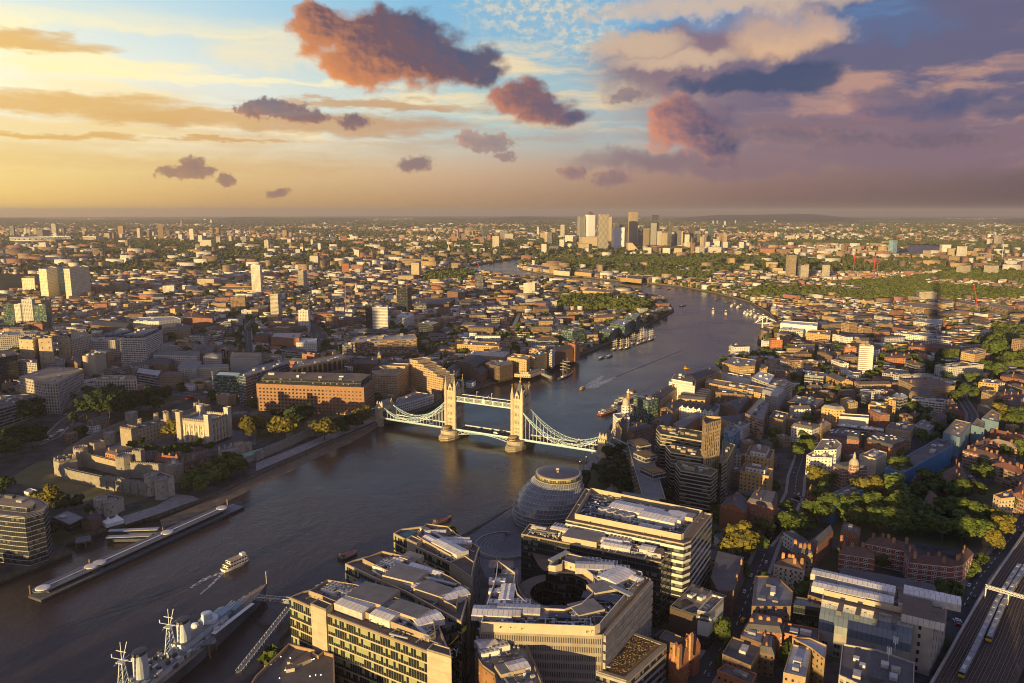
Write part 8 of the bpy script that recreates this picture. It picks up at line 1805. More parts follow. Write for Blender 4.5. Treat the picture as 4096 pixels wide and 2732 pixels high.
def spire(fr,x,yt,yb,w,mt,lab):
 p=W(fr,x,yb);h=hgt(fr,p,yt);s=w*FR[fr][2]/FPX*p.y;t=thing('church',lab,'church',tuple(p));m=MB();m.box(p,(s,s,h*.45),mt);m.build('tower',t);m=MB();m.lathe((p.x,p.y,GZ+h*.45),[(s*.5,0),(s*.35,h*.12),(s*.3,h*.14),(.3,h*.5)],mt,8);m.build('spire',t);m=MB();P=rect(p.x+6,p.y+s*1.6,s*1.4,s*2.4,.2);m.prism(P,GZ,GZ+h*.25,'brick_dark',cap=False);ridge_roof(m,P,GZ+h*.25,5,'gable','roof_slate','brick_dark');m.build('nave',t);occupy(P,3)
for a in(('A2',615,475,520,10,'portland','pointed church spire among trees near the far river bend'),('A2',103,575,662,30,'portland','white baroque church tower beyond the white striped offices'),('A2',738,310,358,16,'portland','pale distant church tower before the far river bend'),('A1',1690,845,900,14,'lead','grey needle spire inside the railway bend'),('A3',186,540,580,12,'hull_white','slim white church spire on the peninsula shore'),('A2',1900,670,720,16,'portland','small white church steeple beside the riverside wood'),('A2',280,450,500,12,'portland','thin spire beside the long white block')):spire(*a)
def crane(fr,x,yt,yb,tip,mt,lab):
 p=W(fr,x,yb);h=hgt(fr,p,yt);s=max(.9,p.y/2100);t=thing('tower_crane',lab,'crane',tuple(p));m=MB();m.bar(p,(p.x,p.y,h),s*1.3,mt);m.build('mast',t);m=MB();q=W(fr,tip[0],yb);hh=hgt(fr,q,tip[1]);m.bar((p.x,p.y,h),(q.x,q.y,hh),s,mt);m.bar((p.x,p.y,h),(p.x-(q.x-p.x)*.3,p.y,h+2),s*1.5,mt);m.build('jib',t)
for a in(('A3',2015,690,780,(1982,570),'red_crane','leaning red tower crane at the park edge'),('A3',1172,375,522,(1176,372),'red_crane','upright red crane beyond the twin pale towers'),('A3',1312,395,532,(1322,360),'red_crane','taller red crane left of a matching one'),('A3',1335,440,532,(1350,418),'red_crane','shorter red crane beside a taller one'),('A3',2198,330,420,(2190,280),'hull_white','white crane beside the far pale towers'),('A2',33,600,805,(38,588),'red_crane','tall thin red crane mast before the white baroque church'),('A2',962,498,500,(935,425),'red_crane','red jib crane rising over the wrapped scaffold tower')):crane(*a)
def lattice_frame():
 a=W('A3',570,890,5);t=thing('quay_crane','white lattice crane frame on the quay by the huge white shed','crane',tuple(a));m=MB();P={k:(W('A3',x,890,5),yt)for k,x,yt in(('a',545,800),('b',575,802),('c',640,845),('d',490,850),('e',655,850))}
 Q={k:Vector((v[0].x,v[0].y,hgt('A3',v[0],v[1])))for k,v in P.items()}
 for i,j in('ab','bc','ad','de','bd','ae','ce','be','dc'):m.bar(Q[i],Q[j],1.1,'steel_white')
 for k in 'abce':m.bar(Q[k],P[k][0],1.2,'steel_white')
 m.build('frame',t)
lattice_frame()
# ships, boats and piers
def local(fr,a,b,z=0):
 """Frame of a vessel lying between two picture points: origin, heading, length."""
 A,B=W(fr,*a,z),W(fr,*b,z);d=B-A;return(A+B)/2,math.atan2(d.y,d.x),d.length
def hull(m,L,B,h,mt,deck,z0=-.4,bow=.34,stern=.16,flare=1.0,n=9):
 def half(u):return B/2*(min(1,((1-u)/bow))**.6 if u>1-bow else(.72+.28*min(1,u/stern)))
 us=[k/n for k in range(n+1)];low=[((u-.5)*L*.97,half(u)*.8)for u in us];top=[((u-.5)*L,half(u))for u in us]
 sh=lambda u:h*(1+.18*max(0,(u-.6)/.4)**2*flare)
 for s in(-1,1):
  for k in range(n):
   q=[(low[k][0],s*low[k][1],z0),(low[k+1][0],s*low[k+1][1],z0),(top[k+1][0],s*top[k+1][1],sh(us[k+1])),(top[k][0],s*top[k][1],sh(us[k]))]
   m.face(q if s<0 else q[::-1],mt)
 for k in range(n):m.face([(top[k][0],-top[k][1],sh(us[k])-.15),(top[k+1][0],-top[k+1][1],sh(us[k+1])-.15),(top[k+1][0],top[k+1][1],sh(us[k+1])-.15),(top[k][0],top[k][1],sh(us[k])-.15)],deck)
 m.face([(low[0][0],low[0][1],z0),(low[0][0],-low[0][1],z0),(top[0][0],-top[0][1],h),(top[0][0],top[0][1],h)],mt)
def ship(name,label,cat,o,a,group=None):
 t=thing(name,label,cat,tuple(o),group,rot=a);t['_o']=(0,0,0);return t
def mast_tripod(t,x,z,h):
 m=MB()
 for dx,dy in((-2.6,2.2),(-2.6,-2.2),(2.2,2.2),(2.2,-2.2)):m.bar((x+dx,dy,z),(x+dx*.35,dy*.35,z+h*.62),.36,'hull_light')
 for k in range(6):
  f,g=1-.65*k/6,1-.65*(k+1)/6;za,zb=z+h*.62*k/6,z+h*.62*(k+1)/6
  for s in(-1,1):m.bar((x-2.6*f,s*2.2*f,za),(x+2.2*g,s*2.2*g,zb),.28,'hull_light');m.bar((x+2.2*f,s*2.2*f,za),(x-2.6*g,s*2.2*g,zb),.28,'hull_light')
 zt=z+h*.62;m.box((x,0,zt),(4,4,.4),'panel_white');m.bar((x,0,zt),(x,0,z+h),.3,'hull_light');m.bar((x,-6,zt+1.2),(x,6,zt+1.2),.25,'hull_light');m.bar((x-5,0,zt+.8),(x+5,0,zt+.8),.25,'hull_light');m.bar((x,-3,zt+h*.2),(x,3,zt+h*.2),.3,'panel_white');m.bar((x+.5,0,zt),(x+4,0,z+h*.92),.3,'panel_white')
 for s in(-1,1):m.bar((x,s*6,zt+1.2),(x,s*6,zt+3),.4,'panel_white')
 m.build('mast',t)
def cruiser():
 o,a,L=local('A5',(20,2592),(2462,608),0);t=ship('warship','grey museum warship moored in the river with two funnels and lattice masts','warship',o,a);s=L/187
 m=MB();hull(m,L,20,7.5,'hull_camo','deck',bow=.42,n=16);m.build('hull',t);X=lambda u:(u-.5)*L
 m=MB()
 for u0,u1,w,z,h in((.30,.74,13,7.3,3.0),(.56,.68,10,10.3,3.2),(.22,.29,11,7.3,2.6)):m.box((X((u0+u1)/2),0,z),(L*(u1-u0),w,h),'hull_light',0,'deck_grey')
 m.build('superstructure',t)
 m=MB();m.lathe((X(.70),0,10),[(5,0),(5,5),(4.6,5.2)],'hull_light',14);m.lathe((X(.69),0,15),[(3,0),(3,4),(2,4.2)],'hull_light',12);m.box((X(.715),0,9),(12,11,4),'hull_light',0,'deck_grey');m.lathe((X(.655),3,13),[(1.6,0),(2.2,1.2),(1.6,2.6),(.2,3)],'hull_white',10);m.build('bridge_tower',t)
 for u in(.42,.59):
  m=MB();m.lathe((X(u),0,9.5),[(3.3,0),(3.1,14.5)],'hull_light',16,sx=1.25);f=m.build('funnel',t);m=MB();m.lathe((X(u),0,24),[(3.2,0),(3.25,1.6),(2.4,1.7)],'hull_dark',16,sx=1.25);m.build('funnel_cap',f)
 mast_tripod(t,X(.36),9,28);mast_tripod(t,X(.535),10,27)
 for u,z,d in((.755,10.6,1),(.815,7.8,1),(.25,10,-1),(.19,7.6,-1)):
  m=MB();m.lathe((X(u),0,z-3.6),[(4,0),(4,3.6)],'hull_light',12);m.prism([(X(u)+x*d,y)for x,y in([(-5,-4.4),(4,-4.2),(5.4,-2.4),(5.4,2.4),(4,4.2),(-5,4.4)])][::d],z,z+3,'hull_teal',inset=.12);T_=m.build('gun_turret',t)
  for y in(-1.9,0,1.9):m=MB();m.bar((X(u)+d*5,y,z+1.6),(X(u)+d*13,y,z+2.6),.5,'hull_light',6);m.build('gun_barrel',T_)
 m=MB();m.face([(X(.66),-9.5,10.6),(X(.86),-9,9.4),(X(.86),-6.8,9.6),(X(.66),-6.6,10.8)],'hull_white');m.build('awning',t);m=MB();m.face([(X(.56),2,16),(X(.58),7,12),(X(.54),7.4,12)],'panel_tan');m.build('sail_awning',t)
 r=random.Random(3);m=MB()
 for k in range(210):m.box((X(r.uniform(.2,.72)),r.uniform(-7,7),r.choice([7.4,10.2])),(r.uniform(.8,4),r.uniform(.8,2.4),r.uniform(.8,2.6)),r.choice(['hull_light','hull_grey','panel_white','plant_dark']))
 for k in range(40):m.bar((X(k/40),9*min(1,(1-k/40)/.42)**.6,7.6),(X(k/40),9*min(1,(1-k/40)/.42)**.6,8.8),.16,'hull_light')
 m.build('deck_fittings',t)['kind']='stuff'
 m=MB();m.bar((X(.995),0,8),(X(.995),0,17),.25,'steel_white');m.face([(X(.995),0,17),(X(.995)+2.6,.4,16.6),(X(.995)+2.6,.4,14.8),(X(.995),0,15.2)],'hull_white');m.face([(X(.995),-.05,16.3),(X(.995)+2.6,.35,15.9),(X(.995)+2.6,.35,15.5),(X(.995),-.05,15.9)],'flag_red');m.build('flagstaff',t)
mat('hull_teal',(.24,.34,.38),.6,.1,.3);mat('hull_camo',(.12,.14,.17),.6,.2,.04,col2=(.22,.27,.32),rnd=0,detail=1)
cruiser()
def walkway(label,fr,a,b,z,w,name='gangway'):
 A,B=W(fr,*a,z),W(fr,*b,z);t=thing(name,label,'gangway',tuple(A));m=MB();d=(B-A).normalized();n=Vector((-d.y,d.x,0))*w/2;K=max(4,int((B-A).length/3));m.bar(A,B,w*.8,'deck_grey')
 for s in(-1,1):
  for k in range(K):
   p,q=A.lerp(B,k/K)+n*s,A.lerp(B,(k+1)/K)+n*s;u=Vector((0,0,1.9));m.bar(p+u,q+u,.25,'panel_white');m.bar(p,q+u,.2,'panel_white');m.bar(p,p+u,.2,'panel_white');m.bar(p,q,.3,'steel')
 m.build('truss',t)
walkway('short white footbridge from the warship to the riverside offices','A6',(0,640),(312,665),9,3);walkway('long lattice gangway sloping down beside the offices to the pier','A6',(305,740),(-160,1330),7,3);walkway('white ramp down to the floating stage near the tall ship','B2',(260,212),(345,250),4,3)
def dolphin(fr,x,y,s,h,label):
 p=W(fr,x,y,0);t=thing('mooring_platform',label,'mooring platform',tuple(p));m=MB();m.box((p.x,p.y,h),(s,s,1),'deck_grey',.5)
 for i in(-1,1):
  for j in(-1,1):m.bar((p.x+i*s*.4,p.y+j*s*.4,-2),(p.x+i*s*.34,p.y+j*s*.34,h),.8,'timber')
  m.bar((p.x+i*s*.4,p.y-s*.4,0),(p.x-i*s*.4,p.y+s*.4,h),.5,'timber')
 m.build('frame',t)
dolphin('A5',1890,1150,11,8,'square mooring platform on timber legs beside the warship');dolphin('A5',770,150,10,4,'timber dolphin platform under the pier gangways')
mat('pier_roof',(.13,.135,.15),.6,.2,.3)
def pier():
 o,a,L=local('A5',(320,650),(2190,-205),.8);t=ship('floating_pier','very long floating passenger pier with a narrow roof and pale round skylights','pier',o,a)
 m=MB();m.box((0,0,-.4),(L,13,1.7),'hull_dark',0,'deck_grey');m.build('pontoon',t)
 for x0,x1 in((-.465,-.27),(-.235,.40)):
  m=MB();m.box(((x0+x1)/2*L,.5,1.3),((x1-x0)*L-4,6,3.4),'glass_dark');m.build('shelter',t)
  def cap(w,z0,z1,mt,nm):m=MB();q=[(x1*L+w*math.cos(k),.5+w*math.sin(k))for k in[i*math.pi/8-math.pi/2 for i in range(9)]]+[(x0*L+w*math.cos(k),.5+w*math.sin(k))for k in[i*math.pi/8+math.pi/2 for i in range(9)]];m.prism(q,z0,z1,mt,bottom=True);m.build(nm,t)
  cap(6.0,4.7,5.2,'pier_roof','roof');cap(.5,5.25,5.6,'panel_white','roof_ridge')
  for x in(x0,x1):m=MB();m.lathe((x*L,.5,5.2),[(4.4,0),(4.2,.45),(2.5,.6)],'panel_white',16);m.build('skylight',t)
 m=MB();m.lathe((.09*L,.5,5.2),[(4.4,0),(4.2,.45),(2.5,.6)],'panel_white',16);m.build('skylight',t)
 for x in(-.49,-.25,.1,.47):m=MB();m.bar((x*L,6.8,-2),(x*L,6.8,7.5),1.2,'timber',8);m.build('pile',t)
 for y0,y1 in((10,25),(68,88)):
  A,B=W('A5',980-(y0<20)*-20,y0,5),W('A5',1480-y1,y0-5,4);m=MB();w=thing('covered_gangway',('upper' if y0<20 else 'lower')+' grey covered gangway between the quay and floating pier','gangway',tuple(A));d=(B-A).normalized();n=Vector((-d.y,d.x,0))*2.2;m.prism(ccw([tuple(A-n),tuple(B-n),tuple(B+n),tuple(A+n)]),4.4,4.9,'roof_metal',bottom=True);m.build('roof',w);m=MB();m.bar(A-Vector((0,0,3)),B-Vector((0,0,3)),2,'steel_dark');m.build('deck',w)
pier()
def boat(label,fr,a,b,B=6,kind='cruise',hullm='hull_white',group=None,name='boat'):
 o,ang,L=local(fr,a,b);t=ship(name,label,'boat',o,ang,group);m=MB();hull(m,L,B,1.8 if L>12 else 1,hullm,'deck');m.build('hull',t)
 m=MB()
 if kind=='cruise':
  m.box((-.02*L,0,1.6),(L*.74,B*.86,2.4),'boat_cabin',0,'deck');m.build('lower_saloon',t);m=MB();m.box((.03*L,0,4.0),(L*.62,B*.8,2.2),'boat_cabin',0,'roof_tan');m.build('upper_saloon',t);m=MB();m.box((.26*L,0,6.2),(3,3,1.6),'hull_white');m.build('wheelhouse',t)
 elif kind=='barge':m.box((.0,0,.9),(L*.7,B*.7,.9),'hull_red');m.box((-.36*L,0,1.6),(L*.12,B*.6,2),'timber');m.build('hold',t)
 elif kind=='sail':
  m.box((-.1*L,0,1.6),(L*.3,B*.5,1.6),'panel_white');m.build('deckhouse',t);h=L*.62
  for x in(-.18,.14):
   m=MB();m.bar((x*L,0,1),(x*L,0,h),.5,'panel_white',6)
   for z in(.45,.62,.8):m.bar((x*L,-h*.17,h*z),(x*L,h*.17,h*z),.35,'panel_white')
   for s in(-1,1):m.bar((x*L-2,s*B*.45,1.8),(x*L,0,h*.8),.14,'timber')
   m.build('mast',t)
  m=MB();m.bar((L*.48,0,2.2),(L*.66,0,4),.4,'panel_white');m.build('bowsprit',t)
 else:m.box((-.05*L,0,.9),(L*.4,B*.7,1.9),'boat_cabin',0,'panel_white');m.build('cabin',t)
 return t
facade('boat_cabin',(.74,.71,.64),2.2,2.3,.12,.88,.32,.78,pb=0,rnd=0)
boat('white two-deck passenger boat cruising past the warship','A5',(2045,395),(2290,285),7)
boat('small speedboat with a yellow hull racing up the open river','B2',(635,330),(592,350),4,'small','paint_yellow')
boat('two-masted tall ship with white rigging moored off the police pier','B2',(410,262),(520,212),8,'sail','hull_dark')
boat('flat barge with a rust-red hold moored near the riverside walk','B1',(1552,1532),(1712,1470),6,'barge','hull_dark')
boat('long white party boat moored by the brewhouse','B2',(762,575),(925,520),9,'cruise','hull_red');boat('red and white paddle steamer moored by the brewhouse','B2',(915,470),(1090,405),11,'cruise')
boat('white river bus in midstream, left of its twin','A3',(207,782),(207,760),7,'cruise');boat('red-roofed river bus in midstream','A3',(295,800),(293,775),7,'cruise','hull_red')
for i,(x,y,l)in enumerate([(0,45,'black lighter tied at the far jetty'),(236,690,'dark barge nearest midstream'),(310,710,'brown barge behind the dark one')]):boat(l,'A3',(x-18,y if i else 735),(x+20,y-4 if i else 725),9,'barge','hull_dark')
G_='boats moored off the south shore'
for x,y in((348,732),(390,742),(438,780),(455,792),(480,790),(510,806),(480,775),(545,812)):boat('white pleasure boat in the cluster moored off the south shore','A3',(x-18,y+4),(x+16,y-5),7,'cruise',group=G_)
G_='old sailing barges at the river moorings'
for x,y,k in((1790,1090,1),(1845,1080,1),(1885,1030,0),(1930,1025,0),(1970,1020,0),(2010,990,0),(2050,990,0),(2090,975,0),(2130,965,0),(2070,955,0)):boat('dark tug with a pale cabin at the moorings' if k else 'old sailing barge with bare masts at the moorings','A2',(x-26,y+8),(x+24,y-10),7,'small' if k else 'sail','hull_blue' if k else 'hull_dark','tugs at the river moorings' if k else G_)
for x,y in((325,1045),(362,1035)):boat('small sailing barge moored at the south dock mouth','A3',(x-10,y+6),(x+12,y-6),6,'sail','hull_dark','sailing barges at the south dock mouth')
for x,y in((1025,448),(1095,510),(1200,440),(2110,597),(2190,607),(2250,617)):boat('small vessel on the far river','A2',(x-14,y+2),(x+15,y-2),9,'barge','hull_dark','vessels on the far river')
for k in range(16):x,y=180+k%4*24+(k>7)*240,1090-k//4%2*14-(k>7)*12;boat('white yacht berthed in the marina basin','A2',(x-9,y+2),(x+9,y-2),4,'small','hull_white','yachts in the marina basin')
for x,y in((1063,365),(1535,160)):boat('yellow mooring raft near the riverside wharves','B2',(x-20,y+4),(x+20,y-4),7,'barge','paint_yellow','yellow mooring rafts')
boat('low empty work raft in the open river','A6',(770,285),(930,215),8,'barge','hull_dark')
def wake(fr,pts,w,m='foam'):
 P=[W(fr,*q,.06)for q in pts];L_,R_=strip(P,w);mb=MB()
 for i in range(len(P)-1):
  for k in range(10):
   f,g=k/10,(k+1)/10;u=lambda A,B,t:(*A.lerp(B,t),.06+.05*math.sin(i*7+t*9));mb.face([u(R_[i],R_[i+1],f),u(R_[i],R_[i+1],g),u(L_[i],L_[i+1],g),u(L_[i],L_[i+1],f)],m)
 mb.build('wake')['kind']='stuff'
mat('wave',(.025,.02,.02),.5,.3,.2)
_m,_t,_b=newmat('foam');_n=_t.noise(_t.n('ShaderNodeNewGeometry').outputs['Position'],.55,6.,.7);_b.inputs['Base Color'].default_value=(.82,.8,.78,1);_b.inputs['Roughness'].default_value=.8;_t.put(_b.inputs['Alpha'],_t.mr(_n.outputs[0],.42,.64))
wake('B2',[(640,335),(700,325),(760,300),(910,235)],[6,16,12,4]);wake('B2',[(640,330),(700,300),(800,225)],[5,13,4]);wake('B2',[(910,235),(1150,140),(1500,0)],[2,2,1.2],'wave');wake('A5',[(2030,400),(1900,450),(1750,540)],[2,4,2]);wake('A5',[(2050,400),(1950,500),(1840,600)],[2,2,1]);wake('A5',[(1900,430),(1500,590),(1000,730),(400,950)],[1,.8,.8,.5],'wave');wake('A5',[(1900,470),(1500,630),(1000,770),(500,930)],[1,.8,.8,.5],'wave')
# the rest of the city
_t=thing('glass_skyscraper','tall tapering glass skyscraper directly behind the viewpoint','skyscraper',(-10,-40,GZ));_m=MB();_m.prism(rect(-10,-40,42,42,.5),GZ,308,'glass_blue',inset=.93);_m.build('glazing',_t)
for x,y,w,h,l in((-717,290,60,92,'curved-top'),(-640,480,46,95,'stepped'),(-800,420,60,140,'wedge-shaped'),(-930,380,60,165,'tallest'),(-880,560,55,130,'rounded'),(-1060,620,60,120,'slab')):  # district towers out of view, heights lowered to set the shade they cast
 building(rect(x,y,w,w*.8,.3),h,'glass_blue','roof_grey',f'{l} office tower of the business district beyond the frame',name='skyscraper',cat='skyscraper',plant=0)
for x,y,L,D,h,l in((60,105,130,30,36,'long low'),(-60,60,70,40,40,'square'),(-170,40,90,40,46,'tall broad')):building(rect(x,y,L,D,.35),h,'brick_brown','roof_grey',f'{l} riverside office just below the frame',plant=2)
FW=[('brick_yellow','yellow brick'),('brick_brown','brown brick'),('brick_red','red brick'),('render_white','white'),('concrete_pale','pale concrete'),('brick_gold_lit','gold-lit brick'),('balcony_brick','balconied brick'),('glass_band','ribbon-windowed')]
FR_={'flat':['roof_grey','roof_felt','roof_grey','roof_felt','roof_brown','roof_pale'],'gable':['roof_slate','roof_slate','roof_tile','roof_slate'],'hip':['roof_slate','roof_slate','roof_tile']}
WOOD=[ccw([tuple(W(f,*q)[:2])for q in pts])for f,pts in(('A2',[(1490,740),(1600,750),(1800,760),(2050,790),(2150,730),(1950,680),(1700,680),(1520,690)]),('A3',[(420,660),(620,690),(900,670),(1300,700),(1900,700),(2500,680),(2500,520),(1900,500),(1500,560),(1000,590),(600,600)]),('A2',[(1300,450),(1600,475),(2000,520),(2500,560),(2700,480),(2400,410),(1600,405)]),('A2',[(560,560),(800,560),(930,520),(860,490),(600,510)]),('A3',[(2060,1010),(2200,1180),(2400,1180),(2400,900),(2150,900)]))]
FIELD=ccw([tuple(W('A2',*q)[:2])for q in[(1480,800),(1730,800),(1830,765),(1540,760)]]);sheet('playing_field','A2',[(1480,800),(1730,800),(1830,765),(1540,760)],'lawn')
[occupy(parse(f_,q_,GZ))for f_,q_ in(('A4',[(0,480),(420,290),(700,290),(650,450),(480,740),(0,1000)]),('A8',[(600,200),(900,60),(1900,160),(1800,560),(700,480)]),('A4',[(0,1000),(480,740),(1180,440),(1600,280),(2351,300),(2351,900),(1500,1270),(1100,1400),(450,1414),(0,1414)]),('B1',[(0,500),(1060,520),(1060,630),(0,1060)]),('A4',[(650,450),(800,200),(1400,180),(1900,140),(1900,200),(1600,280),(1180,440)]),('N',[(1600,2500),(1700,2330),(1830,2150),(2060,2010),(2330,1850),(2380,1850),(2200,2150),(2050,2400),(1900,2600)]),('A6',[(-100,1000),(300,700),(330,1100),(0,1400),(-200,1600)]),('B2',[(560,1080),(740,925),(1000,820),(1140,1290),(560,1290)]))]
fr=random.Random(42);nb=nt=0
for w_ in(WOOD[0],WOOD[3],WOOD[4]):occupy(w_)
gate=lambda x,y:math.sin(x/95+y/230)+math.sin(y/120)
KN={};BULK=[]
for row in range(260):
 y=260+row*8.5*(1+row/300)
 if y>3000:break
 x=-.74*y-60
 while x<.74*y+60:
  big=fr.random();L,D=(fr.uniform(9,22),fr.uniform(8,11))if big<.68 else(fr.uniform(20,52),fr.uniform(11,17));ang=.32*math.sin(x/330)+.25*math.sin(y/270+1)+fr.choice([0,0,math.pi/2]);px,py=x+fr.uniform(-4,4),y+fr.uniform(-5,5)
  P=rect(px,py,L,D,ang);x+=fr.uniform(8,17)
  if not free(P)or y>1500 and any(inpoly(np.array([px]),np.array([py]),WOOD[i])[0]and gate(px,py)<g for i,g in((1,.7),(2,.1))):continue
  q=fr.random()
  if q<.12 and nt<60:
   h=fr.uniform(8,14);lab,g=auto('green garden tree',(px,py),'trees');tree((px,py),h,h*fr.uniform(.8,1.05),lab,fr.choice(['leaf_green','leaf_dark','leaf_far','leaf_green']),g);nt+=1;continue
  kind=fr.choice(['flat','gable','hip'])if big<.68 else fr.choice(['flat','flat','hip','gable']);h=fr.uniform(6.5,11)if big<.68 else fr.uniform(9,19)
  w_,c_=fr.choice(FW[:3]+[FW[1],FW[0],FW[1],FW[3]])if big<.68 else fr.choice(FW);nm,ct=('terraced_house','house')if big<.68 else('apartment_block','flats')if fr.random()<.6 else('warehouse','warehouse')
  if KN.get(nm,0)>(290 if nm[0]=='t' else 215 if nm[0]=='a' else 190):occupy(P);BULK.append((px,py,L,D,h,ang));continue
  KN[nm]=KN.get(nm,0)+1;lab,g=auto(f"{'low' if h < 9 else 'tall' if h > 14 else 'mid-height'} {c_} {ct} with a {dict(flat='flat', gable='gabled', hip='hipped')[kind]} roof",(px,py),'city')
  building(P,h,w_,fr.choice(FR_[kind]),lab,name=nm,cat=ct,kind=kind,chim=fr.choice([0,1,2])if kind!='flat' and y<1500 else 0,plant=2 if y<1500 else 0,group=g,one=y>1250,rh=D*.28);nb+=1
npr=np.random.default_rng(11)
def bulk(name,mts,X,Y,L,D,H,A,gable=.0):
 n=len(X);ca,sa=np.cos(A),np.sin(A);c=[]
 for k in(0,1):
  for sx,sy in((-1,-1),(1,-1),(1,1),(-1,1)):
   a,b=sx*L/2,sy*D/2;c.append(np.stack([X+a*ca-b*sa,Y+a*sa+b*ca,np.full(n,GZ)+k*H],1))
 v=np.stack(c,1).reshape(-1,3);base=(np.arange(n)*8)[:,None];f=np.array([[0,1,5,4],[1,2,6,5],[2,3,7,6],[3,0,4,7],[4,5,6,7]]);loops=(base[:,:,None]+f[None]).reshape(-1)
 me=bpy.data.meshes.new(name);me.vertices.add(len(v));me.vertices.foreach_set('co',v.astype(np.float32).ravel());me.loops.add(len(loops));me.loops.foreach_set('vertex_index',loops.astype(np.int32));me.polygons.add(n*5);me.polygons.foreach_set('loop_start',np.arange(0,n*20,4,dtype=np.int32));me.polygons.foreach_set('loop_total',np.full(n*5,4,dtype=np.int32))
 for q in mts:me.materials.append(MATS[q])
 K=len(mts)//2;mi=np.zeros((n,5),dtype=np.int32);w=npr.integers(0,K,n);mi[:,:4]=w[:,None];mi[:,4]=K+npr.integers(0,K,n);me.polygons.foreach_set('material_index',mi.ravel())
 uv=me.uv_layers.new(name='UVMap');u=np.zeros((n,5,4,2),np.float32);hh=H[:,None];
 for k in range(4):W_=L if k%2==0 else D;u[:,k,1,0]=W_;u[:,k,2,0]=W_;u[:,k,2,1]=H;u[:,k,3,1]=H
 uv.data.foreach_set('uv',u.ravel());me.update(calc_edges=True);o=bpy.data.objects.new(name,me);COL.objects.link(o);o['kind']='stuff'
mats_=['brick_yellow','render_white','brick_red','tower_pale','brick_gold_lit','brick_brown','roof_slate','roof_slate','roof_grey','roof_felt','roof_tile','roof_felt']
bulk('distant_housing',mats_,*map(np.array,zip(*BULK)))
def scatter(n,y0,y1,tree_=False):
 Y=np.sqrt(npr.uniform(y0**2,y1**2,n));X=Y*npr.uniform(-.76,.76,n);ok=~inpoly(X,Y,[tuple(p)for p in RIVER])
 for fr_,pts in(('A3',[(1535,330),(1545,306),(1700,312),(1900,330),(1890,362),(1700,376),(1540,374),(1440,386),(1420,368)]),):ok&=~inpoly(X,Y,[tuple(W(fr_,*p)[:2])for p in pts])
 cl=np.sin(X/410+1.3*np.sin(Y/700))+np.sin(Y/530+X/900)+npr.normal(0,.8,n);ok&=(cl>-.6)if tree_ else(cl<.9)
 if not tree_:
  for w in WOOD:ok&=~inpoly(X,Y,w)|(np.sin(X/95+Y/230)+np.sin(Y/120)>.55)
 return X[ok],Y[ok]
for nm,n,y0,y1 in(('distant_housing',21000,2950,5200),('far_suburbs',32000,5200,14000),('far_suburbs',4000,14000,26000)):
 X,Y=scatter(n,y0,y1);k=len(X);b=npr.random(k);L=np.where(b<.8,npr.uniform(12,30,k),npr.uniform(30,70,k))*(1+Y/30000);D=npr.uniform(8,13,k)*(1+Y/16000);H=np.where(b>.95,npr.uniform(16,36,k),npr.uniform(6,12,k));bulk(nm,mats_,X,Y,L,D,H,.35*np.sin(X/500)+npr.choice([0,1.57],k))
def woods(name,X,Y,S,leaf,q=22):
 n=len(X);d=npr.normal(size=(n,q,3));d/=np.linalg.norm(d,axis=2)[...,None];d[...,2]=np.abs(d[...,2])*.9-.1;c=np.stack([X,Y,GZ+S*.42],1)[:,None]+d*(S*.5)[:,None,None]*npr.uniform(.7,1.1,(n,q,1));nn=d+npr.normal(0,.35,d.shape);t1=np.cross(nn,npr.normal(size=d.shape));t1/=np.linalg.norm(t1,axis=2)[...,None];t2=np.cross(nn/np.linalg.norm(nn,axis=2)[...,None],t1);s=(S*.26)[:,None,None]*npr.uniform(.7,1.3,(n,q,1))
 v=np.stack([c-t1*s-t2*s,c+t1*s-t2*s*.8,c+t1*s*.8+t2*s,c-t1*s+t2*s*.8],2).reshape(-1,3);m=n*q;me=bpy.data.meshes.new(name);me.vertices.add(4*m);me.vertices.foreach_set('co',v.astype(np.float32).ravel());me.loops.add(4*m);me.loops.foreach_set('vertex_index',np.arange(4*m,dtype=np.int32));me.polygons.add(m);me.polygons.foreach_set('loop_start',np.arange(0,4*m,4,dtype=np.int32));me.polygons.foreach_set('loop_total',np.full(m,4,dtype=np.int32));me.update(calc_edges=True);me.materials.append(MATS[leaf]);o=bpy.data.objects.new(name,me);COL.objects.link(o);o['kind']='stuff'
XX,YY=[],[]
for wi,w in enumerate(WOOD):
 xs,ys=[p[0]for p in w],[p[1]for p in w];ar=abs(area(w));n=int(ar/62*((max(xs)-min(xs))*(max(ys)-min(ys))/ar));a,b=npr.uniform(min(xs),max(xs),n),npr.uniform(min(ys),max(ys),n);k=inpoly(a,b,w)&(np.sin(a/95+b/230)+np.sin(b/120)<(.25 if wi==2 else .75)+npr.normal(0,.35,n))&~inpoly(a,b,[tuple(p)for p in RIVER]);XX.append(a[k]);YY.append(b[k])
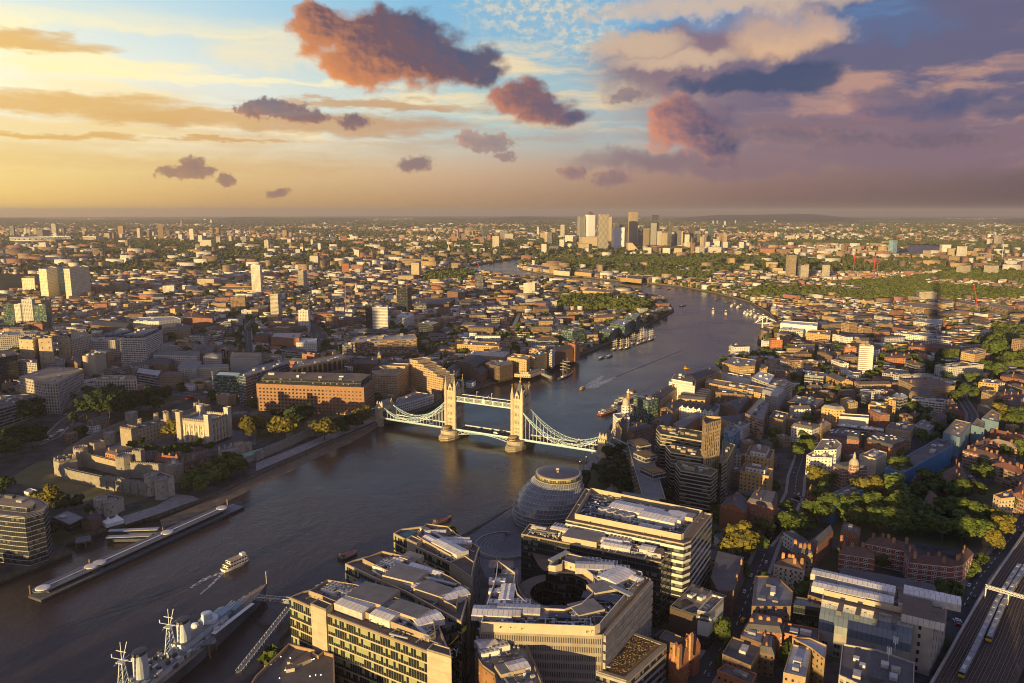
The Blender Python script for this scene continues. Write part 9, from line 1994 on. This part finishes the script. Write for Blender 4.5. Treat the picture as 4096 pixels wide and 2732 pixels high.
XX,YY=np.concatenate(XX),np.concatenate(YY);k=~OCC[np.clip(((XX-OX0)/OC).astype(int),0,ONX-1),np.clip(((YY-OY0)/OC).astype(int),0,ONY-1)]|(YY>OY0+ONY*OC)|inpoly(XX,YY,WOOD[0])|inpoly(XX,YY,WOOD[3])|inpoly(XX,YY,WOOD[4]);XX,YY=XX[k],YY[k];woods('woodland',XX,YY,npr.uniform(7,19,len(XX)),'leaf_far',34)
a,b=npr.uniform(-1450,1450,16000),npr.uniform(300,2900,16000)
ii,jj=((a-OX0)/OC).astype(int),((b-OY0)/OC).astype(int);k=~OCC[np.clip(ii,0,ONX-1),np.clip(jj,0,ONY-1)]&(np.abs(a)<b*.8)&(np.sin(a/130+b/310)+np.sin(b/170)+npr.normal(0,.7,len(a))>-.5);woods('street_greenery',a[k],b[k],npr.uniform(6,14,k.sum()),'leaf_green',44)
for n,y0,y1 in((20000,2950,6000),(22000,6000,18000)):X,Y=scatter(n,y0,y1,True);woods('far_woodland',X,Y,npr.uniform(9,17,len(X))*(1+Y/9000),'leaf_far',14)
def hills():
 mb=MB();pr=None;N=90
 for k in range(N+1):
  a=R(-40+80*k/N);h=40+34*math.sin(k*.31)+22*math.sin(k*.83+1)+95*math.exp(-((k-66)/7)**2);row=[(r*math.sin(a),r*math.cos(a),GZ+h*f)for r,f in((15500,0),(18500,.75),(21500,1),(27000,.5))]
  if pr:[mb.face([pr[i],row[i],row[i+1],pr[i+1]],'ground')for i in range(3)]
  pr=row
 struct(mb.build('hills',smooth=True))
hills()
G_='people strolling on the riverside walk'
for k in range(26):
 p=W('B2',fr.uniform(595,690),fr.uniform(960,1070));person((p.x,p.y),fr.uniform(0,6),fr.choice(['cloth_dark','cloth_light']),'person strolling on the riverside walk below the bridge',G_)if not OCC[int((p.x-OX0)/OC),int((p.y-OY0)/OC)]or k%2 else None
def lamp(fr_,x,y,label,group,h=7):p=W(fr_,x,y);t=thing('street_lamp',label,'street lamp',tuple(p),group);m=MB();m.bar(p,(p.x,p.y,GZ+h),.3,'steel_dark',6);m.build('post',t);m=MB();m.lathe((p.x,p.y,GZ+h),[(.2,0),(.4,.3),(.15,.6)],'lamp',8);m.build('lamp',t)
for x,y in((700,965),(648,1000),(594,1040)):lamp('B2',x,y,'riverside lamp post below the bridge','riverside lamp posts')
for k in range(9):lamp('C',1830+k*70,190+k*6,'lit lamp along the approach road parapet','lamps along the approach road',10)
